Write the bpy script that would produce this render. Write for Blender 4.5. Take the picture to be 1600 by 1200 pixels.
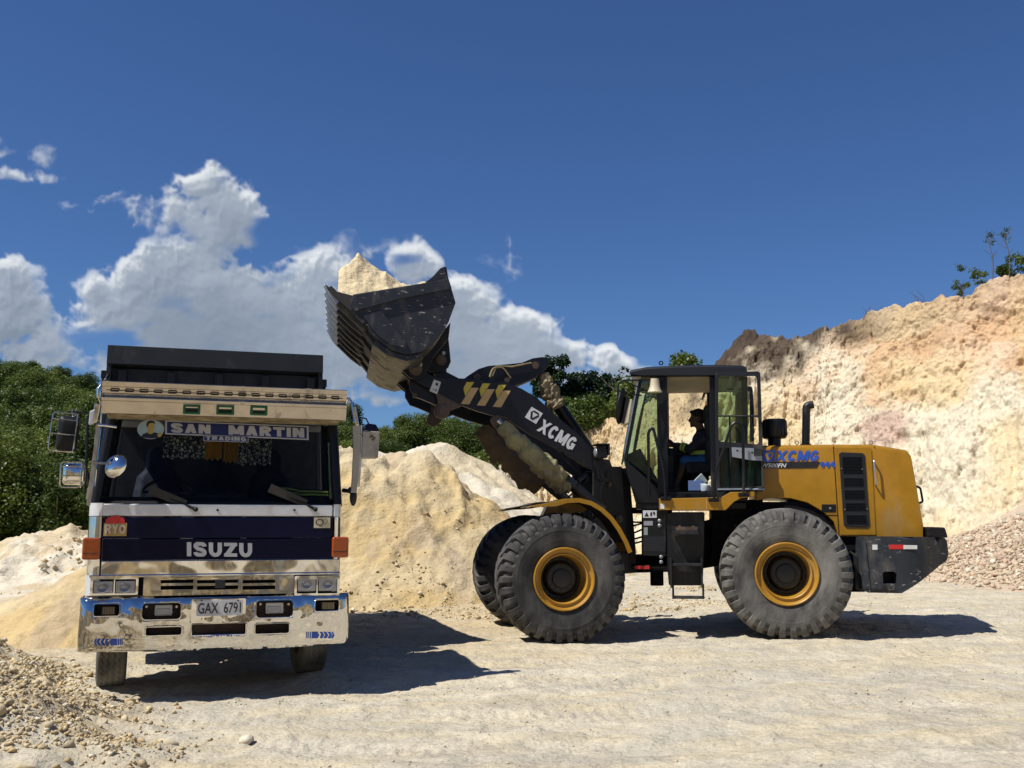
import bpy, bmesh, math, random
import numpy as np
from mathutils import Vector, Matrix, Quaternion
from mathutils.geometry import delaunay_2d_cdt
for o in list(bpy.data.objects): bpy.data.objects.remove(o)
S = bpy.context.scene
C = S.collection
R = math.radians
random.seed(7)
# ---------------------------------------------------------------- camera
FOC = 1590.0; PITCH = math.atan(222/FOC); CAMZ = 1.55
cd = bpy.data.cameras.new('camera'); cam = bpy.data.objects.new('camera', cd); C.objects.link(cam)
cd.sensor_width = 36; cd.lens = FOC/1600*36; cd.clip_start = .05; cd.clip_end = 5000
cam.location = (0, 0, CAMZ); cam.rotation_euler = (math.pi/2+PITCH, 0, 0)
S.camera = cam
# ---------------------------------------------------------------- light
SUNV = Vector((-.489, -.250, .836)).normalized()          # towards the sun
sl = bpy.data.lights.new('sun', 'SUN'); sl.energy = 5.0; sl.angle = R(.53); sl.color = (1, .955, .88)
so = bpy.data.objects.new('sun', sl); C.objects.link(so)
so.rotation_euler = SUNV.to_track_quat('Z', 'Y').to_euler(); so.location = (-20, -10, 40)
S.view_settings.view_transform = 'Standard'; S.view_settings.look = 'None'
S.view_settings.gamma = 1; S.view_settings.exposure = .2
SKY_STR = .059

def ray(px, py):
    x = (px-800)/FOC; u = (600-py)/FOC
    return Vector((x, math.cos(PITCH)-u*math.sin(PITCH), math.sin(PITCH)+u*math.cos(PITCH)))
def tanc(px, py):
    d = ray(px, py); return d.x/d.y, d.z/d.y
def at(px, py, Y):
    d = ray(px, py); k = Y/d.y; return Vector((d.x*k, Y, CAMZ+d.z*k))

W = bpy.data.worlds.new("World"); S.world = W; W.use_nodes = True
def build_world():
    nt = W.node_tree; N = nt.nodes; L = nt.links
    N.clear()
    out = N.new('ShaderNodeOutputWorld'); bg = N.new('ShaderNodeBackground'); L.new(bg.outputs[0], out.inputs[0])
    bg.inputs[1].default_value = SKY_STR
    sky = N.new('ShaderNodeTexSky'); sky.sky_type = 'NISHITA'; sky.sun_disc = False
    sky.sun_elevation = math.asin(SUNV.z); sky.sun_rotation = math.atan2(SUNV.x, SUNV.y)
    sky.air_density = 1.0; sky.dust_density = .05; sky.ozone_density = 3.0; sky.altitude = 100
    tint = N.new('ShaderNodeVectorMath'); tint.operation = 'MULTIPLY'; L.new(sky.outputs[0], tint.inputs[0]); tint.inputs[1].default_value = SKYTINT
    L.new(tint.outputs[0], bg.inputs[0])
SKYTINT = (.60, .85, 1.25)
build_world()

# ---------------------------------------------------------------- noise
_rng = np.random.RandomState(3)
_P = _rng.permutation(256); _P = np.concatenate([_P]*3)
_G = _rng.uniform(-1, 1, 256)
def vnoise(x, y, z=0.0):
    x, y, z = np.broadcast_arrays(np.asarray(x, float), np.asarray(y, float), np.asarray(z, float))
    xi = np.floor(x).astype(int); yi = np.floor(y).astype(int); zi = np.floor(z).astype(int)
    xf = x-xi; yf = y-yi; zf = z-zi
    u = xf*xf*xf*(xf*(xf*6-15)+10); v = yf*yf*yf*(yf*(yf*6-15)+10); w = zf*zf*(3-2*zf)
    def h(i, j, k): return _G[_P[_P[_P[i & 255]+(j & 255)]+(k & 255)]]
    a = h(xi, yi, zi)*(1-u)+h(xi+1, yi, zi)*u; b = h(xi, yi+1, zi)*(1-u)+h(xi+1, yi+1, zi)*u
    c = h(xi, yi, zi+1)*(1-u)+h(xi+1, yi, zi+1)*u; d = h(xi, yi+1, zi+1)*(1-u)+h(xi+1, yi+1, zi+1)*u
    return (a*(1-v)+b*v)*(1-w)+(c*(1-v)+d*v)*w
def fbm(x, y, z=0.0, o=5, g=.5, l=2.03):
    s = 0; a = 1; n = 0
    for i in range(o):
        s = s+a*vnoise(x+i*17.3, y+i*9.1, z+i*3.7); n += a; a *= g; x = x*l; y = y*l; z = np.asarray(z)*l
    return s/n*1.6
def fbmr(x, y, z=0.0, o=5, g=.5):
    s = 0; a = 1; n = 0
    for i in range(o):
        s = s+a*vnoise(x+i*17.3, y+i*9.1, z+i*3.7); n += a; a *= g; x, y = (x*.8-y*.6)*2.03, (x*.6+y*.8)*2.03
    return s/n*1.6
def ridged(x, y, z=0.0, o=4):
    s = 0; a = 1; n = 0
    for i in range(o):
        s = s+a*(1-np.abs(vnoise(x+i*7.7, y+i*3.1, z))*2); n += a; a *= .5; x = x*2.1; y = y*2.1; z = np.asarray(z)*2.1
    return s/n
def cell(x, y):
    x, y = np.broadcast_arrays(np.asarray(x, float), np.asarray(y, float)); xi = np.floor(x).astype(int); yi = np.floor(y).astype(int); best = np.full(x.shape, 9.)
    for i in (-1, 0, 1):
        for j in (-1, 0, 1):
            a = xi+i; b = yi+j; h1 = _G[_P[_P[a & 255]+(b & 255)]]*.5+.5; h2 = _G[_P[_P[(a+91) & 255]+((b+37) & 255)]]*.5+.5
            best = np.minimum(best, (a+h1-x)**2+(b+h2-y)**2)
    return np.sqrt(best)
def sst(a, b, x):
    t = np.clip((x-a)/(b-a), 0, 1); return t*t*(3-2*t)

# ---------------------------------------------------------------- materials
MATS = {}
def nn(nt, t, **k):
    n = nt.nodes.new(t)
    for a, b in k.items(): n.inputs[a.replace('_', ' ')].default_value = b
    return n
def mat(name, col, rough=.5, metal=0.0, dust=0.0, dustcol=(.36, .30, .21), dscale=2.5, var=.12, vscale=6, bump=.0, bscale=30, coat=0.0, spec=.5, streak=1.0, scratch=0.0, bdet=4.0):
    m = bpy.data.materials.new(name); m.use_nodes = True; nt = m.node_tree; L = nt.links
    b = nt.nodes['Principled BSDF']; b.inputs['Metallic'].default_value = metal
    b.inputs['Coat Weight'].default_value = coat; b.inputs['Coat Roughness'].default_value = .08
    b.inputs['Specular IOR Level'].default_value = spec
    tc = nn(nt, 'ShaderNodeTexCoord')
    def noise(scale, det=5, stretch=(1, 1, 1)):
        mp = nn(nt, 'ShaderNodeMapping'); mp.inputs['Scale'].default_value = stretch; L.new(tc.outputs['Object'], mp.inputs[0])
        n = nn(nt, 'ShaderNodeTexNoise', Scale=scale, Detail=det, Roughness=.6); L.new(mp.outputs[0], n.inputs['Vector']); return n.outputs['Fac']
    def mix(f, a, c):
        x = nn(nt, 'ShaderNodeMix'); x.data_type = 'RGBA'
        if isinstance(f, float): x.inputs[0].default_value = f
        else: L.new(f, x.inputs[0])
        for i, v in ((6, a), (7, c)):
            if isinstance(v, tuple): x.inputs[i].default_value = (*v, 1)
            else: L.new(v, x.inputs[i])
        return x.outputs[2]
    def rng(v, a, c, lo=0., hi=1.):
        x = nn(nt, 'ShaderNodeMapRange'); L.new(v, x.inputs[0])
        for i, q in enumerate((a, c, lo, hi)): x.inputs[i+1].default_value = q
        return x.outputs[0]
    c = mix(rng(noise(vscale), .3, .7), tuple(v*(1-var) for v in col), tuple(min(1, v*(1+var)) for v in col))
    r = rough
    if dust:
        dm = rng(noise(dscale, 9, (1, 1, .45*streak+.55*(1-streak))), .66-.42*dust, .86-.2*dust)
        c = mix(dm, c, dustcol)
        rr = rng(dm, 0, 1, rough, .85); L.new(rr, b.inputs['Roughness'])
        if metal:
            L.new(rng(dm, 0, 1, metal, 0), b.inputs['Metallic'])
    else:
        L.new(rng(noise(vscale*1.7), .3, .7, max(.02, rough*.8), min(1, rough*1.25)), b.inputs['Roughness'])
    if scratch:
        s = rng(noise(9, 10, (1, 1, 3)), .62, .66); c = mix(mixf(nt, s, scratch), c, (.45, .42, .38))
    L.new(c, b.inputs['Base Color'])
    if bump:
        bp = nn(nt, 'ShaderNodeBump', Strength=1.0, Distance=bump); L.new(noise(bscale, bdet), bp.inputs['Height']); L.new(bp.outputs[0], b.inputs['Normal'])
    MATS[name] = m; return m
def mixf(nt, s, k):
    x = nt.nodes.new('ShaderNodeMath'); x.operation = 'MULTIPLY'; nt.links.new(s, x.inputs[0]); x.inputs[1].default_value = k; return x.outputs[0]
def glass(name, col, gl=.9, rough=.02, opac=0.0, ocol=(.02, .02, .02)):
    m = bpy.data.materials.new(name); m.use_nodes = True; nt = m.node_tree; L = nt.links; nt.nodes.clear()
    out = nn(nt, 'ShaderNodeOutputMaterial'); tr = nn(nt, 'ShaderNodeBsdfTransparent'); tr.inputs[0].default_value = (*col, 1)
    gs = nn(nt, 'ShaderNodeBsdfGlossy'); gs.inputs['Roughness'].default_value = rough; gs.inputs[0].default_value = (gl, gl, gl, 1)
    fr = nn(nt, 'ShaderNodeFresnel'); fr.inputs[0].default_value = 1.45
    mx = nn(nt, 'ShaderNodeMixShader'); L.new(fr.outputs[0], mx.inputs[0]); L.new(tr.outputs[0], mx.inputs[1]); L.new(gs.outputs[0], mx.inputs[2])
    last = mx.outputs[0]
    if opac:
        df = nn(nt, 'ShaderNodeBsdfDiffuse'); df.inputs[0].default_value = (*ocol, 1)
        tc = nn(nt, 'ShaderNodeTexCoord'); n = nn(nt, 'ShaderNodeTexNoise', Scale=5, Detail=8); L.new(tc.outputs['Object'], n.inputs['Vector'])
        r = nn(nt, 'ShaderNodeMapRange'); L.new(n.outputs[0], r.inputs[0])
        for i, q in enumerate((.35, .75, opac*.5, opac*1.5)): r.inputs[i+1].default_value = q
        m2 = nn(nt, 'ShaderNodeMixShader'); L.new(r.outputs[0], m2.inputs[0]); L.new(last, m2.inputs[1]); L.new(df.outputs[0], m2.inputs[2]); last = m2.outputs[0]
    L.new(last, out.inputs[0]); MATS[name] = m; return m
def rock_mat(name, bscale=8.0, bdist=.02, rough=.95, attr='col', fine=60.0, fdist=.004, speck=0.0, colvar=.1, chunk=0.0, cdist=.05):
    """earth whose own colour comes from a vertex attribute, with noise colour and relief"""
    m = bpy.data.materials.new(name); m.use_nodes = True; nt = m.node_tree; L = nt.links
    b = nt.nodes['Principled BSDF']; b.inputs['Roughness'].default_value = rough; b.inputs['Specular IOR Level'].default_value = .15
    a = nn(nt, 'ShaderNodeAttribute'); a.attribute_name = attr; tc = nn(nt, 'ShaderNodeTexCoord')
    n1 = nn(nt, 'ShaderNodeTexNoise', Scale=bscale, Detail=8, Roughness=.65); L.new(tc.outputs['Object'], n1.inputs['Vector'])
    n2 = nn(nt, 'ShaderNodeTexNoise', Scale=fine, Detail=5, Roughness=.7); L.new(tc.outputs['Object'], n2.inputs['Vector'])
    v = nn(nt, 'ShaderNodeMapRange'); L.new(n1.outputs[0], v.inputs[0])
    for i, q in enumerate((.3, .7, 1-colvar, 1+colvar)): v.inputs[i+1].default_value = q
    v2 = nn(nt, 'ShaderNodeMapRange'); L.new(n2.outputs[0], v2.inputs[0])
    for i, q in enumerate((.3, .7, 1-colvar*1.3, 1+colvar*1.3)): v2.inputs[i+1].default_value = q
    mu = nt.nodes.new('ShaderNodeMath'); mu.operation = 'MULTIPLY'; L.new(v.outputs[0], mu.inputs[0]); L.new(v2.outputs[0], mu.inputs[1])
    s = nt.nodes.new('ShaderNodeVectorMath'); s.operation = 'SCALE'; L.new(a.outputs['Color'], s.inputs[0]); L.new(mu.outputs[0], s.inputs['Scale'])
    L.new(s.outputs[0], b.inputs['Base Color'])
    b1 = nn(nt, 'ShaderNodeBump', Strength=1.0, Distance=bdist); L.new(n1.outputs[0], b1.inputs['Height'])
    b2 = nn(nt, 'ShaderNodeBump', Strength=1.0, Distance=fdist); L.new(n2.outputs[0], b2.inputs['Height']); L.new(b1.outputs[0], b2.inputs['Normal'])
    if chunk:
        wv = nt.nodes.new('ShaderNodeVectorMath'); wv.operation = 'MULTIPLY_ADD'; L.new(n1.outputs['Color'], wv.inputs[0]); wv.inputs[1].default_value = (.35/chunk*2,)*3; L.new(tc.outputs['Object'], wv.inputs[2])
        prev = b2
        for sc_, ds_ in ((chunk, cdist), (chunk*2.7, cdist*.45)):
            vo = nn(nt, 'ShaderNodeTexVoronoi', Scale=sc_); L.new(wv.outputs[0], vo.inputs['Vector'])
            b3 = nn(nt, 'ShaderNodeBump', Strength=1.0, Distance=-ds_); L.new(vo.outputs['Distance'], b3.inputs['Height']); L.new(prev.outputs[0], b3.inputs['Normal']); prev = b3
        b2 = prev
    L.new(b2.outputs[0], b.inputs['Normal']); MATS[name] = m; return m
def leaf_mat(name, cols, trans=.32):
    m = bpy.data.materials.new(name); m.use_nodes = True; nt = m.node_tree; L = nt.links; nt.nodes.clear()
    out = nn(nt, 'ShaderNodeOutputMaterial'); oi = nn(nt, 'ShaderNodeObjectInfo'); tc = nn(nt, 'ShaderNodeTexCoord')
    a = nn(nt, 'ShaderNodeAttribute'); a.attribute_name = 'col'
    cr = nn(nt, 'ShaderNodeValToRGB'); e = cr.color_ramp.elements; e[0].color = (*cols[0], 1); e[1].color = (*cols[-1], 1)
    for i, c in enumerate(cols[1:-1]):
        q = e.new((i+1)/(len(cols)-1)); q.color = (*c, 1)
    sp = nn(nt, 'ShaderNodeSeparateColor'); L.new(a.outputs['Color'], sp.inputs[0])
    ad = nt.nodes.new('ShaderNodeMath'); ad.operation = 'MULTIPLY_ADD'; L.new(oi.outputs['Random'], ad.inputs[0]); ad.inputs[1].default_value = .5; 
    m2 = nt.nodes.new('ShaderNodeMath'); m2.operation = 'MULTIPLY'; L.new(sp.outputs[0], m2.inputs[0]); m2.inputs[1].default_value = .5; L.new(m2.outputs[0], ad.inputs[2])
    L.new(ad.outputs[0], cr.inputs[0])
    d = nn(nt, 'ShaderNodeBsdfPrincipled'); d.inputs['Roughness'].default_value = .5; d.inputs['Specular IOR Level'].default_value = .35; L.new(cr.outputs[0], d.inputs['Base Color'])
    t = nn(nt, 'ShaderNodeBsdfTranslucent'); L.new(cr.outputs[0], t.inputs[0])
    mx = nn(nt, 'ShaderNodeMixShader', Fac=trans); L.new(d.outputs[0], mx.inputs[1]); L.new(t.outputs[0], mx.inputs[2]); L.new(mx.outputs[0], out.inputs[0])
    MATS[name] = m; return m

mat('blackpaint', (.005, .006, .008), .4, dust=.2, dustcol=(.07, .06, .05), spec=.35, bump=.001, bscale=8)
mat('armpaint', (.006, .007, .012), .33, dust=.08, spec=.4, bump=.001, bscale=6, dustcol=(.06, .055, .05))
mat('greypaint', (.014, .016, .020), .42, dust=.25, bump=.001, spec=.35, dustcol=(.10, .09, .075))
mat('bucketpaint', (.028, .032, .040), .42, dust=.34, dustcol=(.12, .11, .10), dscale=5, spec=.22, scratch=.6, bump=.003, bscale=7)
mat('bucketworn', (.045, .042, .040), .5, dust=.3, spec=.2, dustcol=(.16, .135, .10), dscale=4, bump=.004, bscale=25)
mat('yellow', (.335, .163, .004), .36, dust=.22, dustcol=(.30, .20, .08), dscale=2.4, coat=.2, bump=.0015, bscale=3)
mat('yellowrim', (.37, .19, .016), .45, dust=.3, dustcol=(.40, .27, .11), dscale=5)
mat('darkbrown', (.035, .018, .012), .8, dust=.3, dustcol=(.12, .08, .05))
mat('rubber', (.022, .022, .023), .8, dust=.55, dustcol=(.13, .125, .115), dscale=3.2, streak=0, bump=.004, bscale=40)
mat('rubberdusty', (.035, .034, .033), .85, dust=.72, dustcol=(.21, .20, .18), dscale=3.2, streak=0, bump=.004, bscale=40)
mat('blackplastic', (.006, .006, .007), .5, dust=.08, dustcol=(.05, .045, .04), spec=.3)
mat('blackmatte', (.004, .004, .005), .8, spec=.2)
mat('hose', (.015, .015, .016), .45)
mat('greasy', (.07, .045, .03), .5, dust=.5, dustcol=(.16, .11, .07), dscale=7, bump=.006, bscale=30)
mat('steel', (.45, .43, .40), .35, .9, dust=.3, dustcol=(.25, .2, .15))
mat('seatblue', (.003, .006, .018), .8)
mat('chrome', (.74, .73, .71), .07, 1.0, bump=.012, bscale=4, bdet=1.0)
mat('chromebump', (.66, .645, .62), .04, 1.0, var=.12, vscale=3, bump=.04, bscale=2.6, bdet=.6)
mat('stainless', (.44, .39, .33), .24, 1.0, dust=.2, dustcol=(.20, .155, .10), dscale=7, bump=.003, bscale=9)
mat('stainplate', (.36, .33, .28), .4, .6, dust=.25, dustcol=(.2, .16, .11), dscale=7)
mat('hubblack', (.008, .008, .008), .5, dust=.12, dustcol=(.10, .09, .07), dscale=9)
mat('navy', (.003, .005, .026), .22, spec=.15, bump=.0005, bscale=4)
mat('whitepaint', (.62, .63, .64), .25, dust=.1, coat=.4)
mat('dumpblack', (.010, .012, .015), .55, dust=.25, spec=.3, dustcol=(.035, .036, .038), dscale=6, bump=.003, bscale=5)
mat('orange', (.30, .055, .006), .2, dust=.12, coat=.4)
mat('red', (.5, .02, .02), .35); mat('reflectwhite', (.6, .6, .58), .35, dust=.1)
mat('decalwhite', (.62, .63, .64), .4); mat('decalblue', (.02, .09, .45), .4); mat('decalblack', (.012, .013, .016), .4)
mat('decalgold', (.45, .36, .13), .4); mat('decaltan', (.50, .33, .14), .4); mat('decalgrey', (.40, .40, .41), .4)
mat('decalnavy', (.012, .02, .10), .35); mat('paleblue', (.30, .42, .46), .5); mat('skinprint', (.42, .30, .08), .5)
mat('decalyellow', (.5, .4, .05), .5); mat('hoodplate', (.3, .3, .3), .5)
mat('plategrey', (.55, .56, .58), .4, dust=.15)
mat('green', (.01, .10, .03), .3); mat('greenlens', (.004, .02, .008), .15)
mat('cream', (.55, .48, .33), .5, dust=.2); mat('cloth', (.27, .245, .12), .9, dust=.5, dustcol=(.17, .13, .075), dscale=6, bump=.02, bscale=14)
mat('clothdark', (.16, .11, .06), .9, dust=.4, dustcol=(.22, .16, .09), dscale=5, bump=.02, bscale=10)
mat('rag', (.20, .15, .08), .95, dust=.5, dustcol=(.42, .36, .22), dscale=9)
mat('lampglass', (.30, .31, .33), .08, .3, coat=1, bump=.004, bscale=60)
mat('lampyellow2', (.70, .42, .03), .8)
mat('lampyellow', (.35, .28, .12), .15, coat=.6)
mat('skin', (.10, .055, .035), .6); mat('shirt', (.012, .013, .018), .85, bump=.01, bscale=12); mat('hivis', (.35, .5, .08), .6)
mat('bluecloth', (.02, .10, .26), .8, bump=.01, bscale=12); mat('hair', (.006, .005, .005), .7)
mat('bluebox', (.10, .16, .34), .4); mat('paperwhite', (.5, .58, .62), .7); mat('interior', (.012, .013, .016), .7)
mat('ceiling', (.35, .30, .2), .8); mat('silver', (.35, .38, .42), .35, .5)
mat('bark', (.10, .075, .05), .9, bump=.01); mat('axle', (.03, .028, .026), .7, dust=.5, dustcol=(.2, .16, .11))
glass('cabglass', (.76, .86, .76), opac=.04, ocol=(.16, .22, .18)); glass('cabglassdark', (.10, .18, .16), opac=.22, ocol=(.02, .05, .05)); glass('clearglass', (.85, .9, .86))
glass('windshield', (.64, .68, .74), gl=.16)
leaf_mat('leaf', [(.022, .042, .007), (.062, .098, .014), (.122, .165, .025), (.21, .25, .05)])
leaf_mat('leafdark', [(.006, .018, .004), (.012, .032, .008), (.03, .06, .012)])

# ---------------------------------------------------------------- mesh builder
def orient(o, ang):
    return Matrix.Translation(Vector(o)) @ Matrix.Rotation(ang, 4, 'Z')
class Frame:
    def __init__(s, o, deg):
        s.M = orient((o[0], o[1], 0), R(deg)); s.I = s.M.inverted()
    def px(s, px, py, yl):
        c = s.I @ Vector((0, 0, CAMZ)); d = s.I.to_3x3() @ ray(px, py)
        k = (yl-c.y)/d.y
        return c.x+k*d.x, c.z+k*d.z
    def P(s, px, py, yl):
        x, z = s.px(px, py, yl); return Vector((x, yl, z))
class MB:
    def __init__(s, M=None):
        s.v = []; s.f = []; s.M = M or Matrix.Identity(4)
    def add(s, vs, fs, M=None):
        T = s.M @ M if M is not None else s.M
        n = len(s.v); s.v += [T @ Vector(v) for v in vs]; s.f += [tuple(i+n for i in f) for f in fs]; return s
    def box(s, c, d, rot=None):
        x, y, z = d[0]/2, d[1]/2, d[2]/2
        vs = [Vector((a*x, b*y, e*z)) for a in (-1, 1) for b in (-1, 1) for e in (-1, 1)]
        M = Matrix.Translation(Vector(c))
        if rot is not None: M = M @ rot
        return s.add(vs, [(0, 1, 3, 2), (4, 6, 7, 5), (0, 4, 5, 1), (2, 3, 7, 6), (0, 2, 6, 4), (1, 5, 7, 3)], M)
    def box2(s, a, b):
        return s.box([(a[i]+b[i])/2 for i in range(3)], [abs(a[i]-b[i]) for i in range(3)])
    def prism(s, pts, y0, y1):
        n = len(pts)
        vs = [(p[0], y0, p[1]) for p in pts]+[(p[0], y1, p[1]) for p in pts]
        return s.add(vs, [tuple(range(n)), tuple(range(2*n-1, n-1, -1))]+[(i, i+n, (i+1) % n+n, (i+1) % n) for i in range(n)])
    def prismx(s, pts, x0, x1):   # pts in (y,z)
        n = len(pts)
        vs = [(x0, p[0], p[1]) for p in pts]+[(x1, p[0], p[1]) for p in pts]
        return s.add(vs, [tuple(range(n)), tuple(range(2*n-1, n-1, -1))]+[(i, i+n, (i+1) % n+n, (i+1) % n) for i in range(n)])
    def prismz(s, pts, z0, z1):
        n = len(pts)
        vs = [(p[0], p[1], z0) for p in pts]+[(p[0], p[1], z1) for p in pts]
        return s.add(vs, [tuple(range(n)), tuple(range(2*n-1, n-1, -1))]+[(i, i+n, (i+1) % n+n, (i+1) % n) for i in range(n)])
    def tube(s, pts, r, n=10, closed=False, caps=True):
        pts = [Vector(p) for p in pts]; m = len(pts); rs = r if isinstance(r, (list, tuple)) else [r]*m
        rings = []; up = None
        for i in range(m):
            if closed: t = pts[(i+1) % m]-pts[i-1]
            else: t = pts[min(i+1, m-1)]-pts[max(i-1, 0)]
            t.normalize()
            if up is None: up = Vector((0, 0, 1)) if abs(t.z) < .9 else Vector((1, 0, 0))
            a = (up-t*up.dot(t))
            if a.length < 1e-5: a = t.orthogonal()
            a.normalize(); up = a; b = t.cross(a)
            rings.append([pts[i]+(a*math.cos(q*2*math.pi/n)+b*math.sin(q*2*math.pi/n))*rs[i] for q in range(n)])
        return s.loft(rings, closed, caps)
    def loft(s, rings, closed=False, caps=True, ringclosed=True):
        m = len(rings); n = len(rings[0]); vs = [v for r in rings for v in r]; fs = []
        for i in range(m if closed else m-1):
            j = (i+1) % m
            for q in range(n if ringclosed else n-1):
                p = (q+1) % n; fs.append((i*n+q, i*n+p, j*n+p, j*n+q))
        if caps and not closed and ringclosed: fs += [tuple(range(n-1, -1, -1)), tuple(range((m-1)*n, m*n))]
        return s.add(vs, fs)
    def lathe(s, prof, M=None, n=48, caps=False):   # prof (r, h) about local Y axis
        rings = [[Vector((r*math.cos(q*2*math.pi/n), h, r*math.sin(q*2*math.pi/n))) for q in range(n)] for r, h in prof]
        t = MB(); t.loft(rings, caps=caps); return s.add(t.v, t.f, M)
    def cyl(s, a, b, r, n=24, r2=None):
        return s.tube([a, b], [r, r if r2 is None else r2], n)
    def ball(s, c, r, n=12, M=None):
        r = r if isinstance(r, (tuple, list)) else (r, r, r)
        prof = [(max(1e-4, math.sin(math.pi*i/n)), -math.cos(math.pi*i/n)) for i in range(n+1)]
        T = Matrix.Translation(Vector(c)) @ (M or Matrix.Identity(4)) @ Matrix.Diagonal((r[0], r[1], r[2], 1))
        return s.lathe(prof, T, n=n*2)
    def arr(s):
        return s.v, s.f
def bend(pts, r=.05, n=4):
    """round the corners of a polyline"""
    pts = [Vector(p) for p in pts]; out = [pts[0]]
    for i in range(1, len(pts)-1):
        a, b, c = pts[i-1:i+2]; d0 = (a-b); d1 = (c-b); k = min(r, d0.length*.45, d1.length*.45)
        p0 = b+d0.normalized()*k; p1 = b+d1.normalized()*k
        for j in range(n+1):
            t = j/n; out.append(p0*(1-t)**2+b*2*t*(1-t)+p1*t*t)
    out.append(pts[-1]); return out
def pip(x, y, poly):
    c = False; j = len(poly)-1
    for i in range(len(poly)):
        xi, yi = poly[i][0], poly[i][1]; xj, yj = poly[j][0], poly[j][1]
        if (yi > y) != (yj > y) and x < (xj-xi)*(y-yi)/(yj-yi)+xi: c = not c
        j = i
    return c
def rrect(x0, y0, x1, y1, r, n=4):
    out = []
    for cx, cy, a in ((x1-r, y1-r, 0), (x0+r, y1-r, 90), (x0+r, y0+r, 180), (x1-r, y0+r, 270)):
        for i in range(n+1): t = R(a+90*i/n); out.append((cx+r*math.cos(t), cy+r*math.sin(t)))
    return out
def sheet(outline, holes=(), grid=0):
    vs = []; ed = []
    def seg(poly):
        q = []
        for i in range(len(poly)):
            a = Vector(poly[i]); b = Vector(poly[(i+1) % len(poly)]); n = max(1, int((b-a).length/grid)) if grid else 1
            for k in range(n): q.append(a+(b-a)*k/n)
        return q
    for poly in [outline]+list(holes):
        q = seg(poly); n = len(vs); vs += q; ed += [(n+i, n+(i+1) % len(q)) for i in range(len(q))]
    if grid:
        xs = [p[0] for p in outline]; ys = [p[1] for p in outline]
        y = min(ys)+grid/2
        while y < max(ys):
            x = min(xs)+grid/2
            while x < max(xs):
                if pip(x, y, outline) and not any(pip(x, y, h) for h in holes): vs.append(Vector((x+.1*grid*math.sin(y*99), y+.1*grid*math.cos(x*77))))
                x += grid
            y += grid
    r = delaunay_2d_cdt([Vector(v) for v in vs], ed, [], 0, 1e-5)
    V = r[0]; F = []
    for f in r[2]:
        cx = sum(V[i].x for i in f)/len(f); cy = sum(V[i].y for i in f)/len(f)
        if pip(cx, cy, outline) and not any(pip(cx, cy, h) for h in holes): F.append(tuple(f))
    return V, F
def plate_holes(mb, outline, holes, y0, y1):
    """flat plate in local xz with holes, thickness y0..y1"""
    V, F = sheet(outline, holes); n = len(V)
    mb.add([(v.x, y0, v.y) for v in V]+[(v.x, y1, v.y) for v in V], F+[tuple(i+n for i in reversed(f)) for f in F])
    for poly in [outline]+list(holes):
        m = len(poly); mb.add([(p[0], y0, p[1]) for p in poly]+[(p[0], y1, p[1]) for p in poly], [(i, i+m, (i+1) % m+m, (i+1) % m) for i in range(m)])
def obj(name, mb, m, parent=None, bevel=0, smooth=32, label=None, seg=2):
    root = Vector((0, 0, 0)); p = parent
    while p is not None: root += p.location; p = p.parent
    me = bpy.data.meshes.new(name)
    me.from_pydata([tuple(v-root) for v in mb.v], [], mb.f); me.update()
    bm = bmesh.new(); bm.from_mesh(me)
    if len(bm.verts) < 60000: bmesh.ops.remove_doubles(bm, verts=bm.verts, dist=1e-5)
    bmesh.ops.recalc_face_normals(bm, faces=bm.faces); bm.to_mesh(me); bm.free()
    me.materials.append(MATS[m] if isinstance(m, str) else m)
    if smooth:
        me.shade_smooth(); me.set_sharp_from_angle(angle=R(smooth))
    o = bpy.data.objects.new(name, me); C.objects.link(o); o.parent = parent
    if bevel:
        b = o.modifiers.new('bevel', 'BEVEL'); b.width = bevel; b.segments = seg; b.limit_method = 'ANGLE'; b.angle_limit = R(35); b.harden_normals = True
    if label: o['label'] = label
    return o
def thing(name, loc, label, cat, group=None):
    o = bpy.data.objects.new(name, None); C.objects.link(o); o.location = loc; o.empty_display_size = .3
    o['label'] = label; o['category'] = cat
    if group: o['group'] = group
    return o
def tag(o, label=None, cat=None, group=None, kind=None):
    if label: o['label'] = label
    if cat: o['category'] = cat
    if group: o['group'] = group
    if kind: o['kind'] = kind
    return o
def gridobj(name, X, Y, Z, col, m, parent=None, loc=(0, 0, 0)):
    n, k = X.shape
    co = np.stack([X, Y, Z], -1).reshape(-1, 3)-np.array(loc)
    i = np.arange(n*k).reshape(n, k)
    q = np.stack([i[:-1, :-1], i[:-1, 1:], i[1:, 1:], i[1:, :-1]], -1).reshape(-1, 4)
    me = bpy.data.meshes.new(name); me.vertices.add(len(co)); me.vertices.foreach_set('co', co.astype(np.float32).ravel())
    me.loops.add(q.size); me.loops.foreach_set('vertex_index', q.ravel().astype(np.int32))
    me.polygons.add(len(q)); me.polygons.foreach_set('loop_start', np.arange(0, q.size, 4, dtype=np.int32)); me.polygons.foreach_set('loop_total', np.full(len(q), 4, np.int32))
    me.update(calc_edges=True); me.validate()
    if col is not None: setcol(me, col.reshape(-1, 3))
    me.shade_smooth(); me.materials.append(MATS[m] if isinstance(m, str) else m)
    o = bpy.data.objects.new(name, me); C.objects.link(o); o.location = loc; o.parent = parent
    return o
def setcol(me, c):
    a = me.color_attributes.new('col', 'FLOAT_COLOR', 'POINT')
    a.data.foreach_set('color', np.concatenate([c, np.ones((len(c), 1))], 1).astype(np.float32).ravel())
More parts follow.
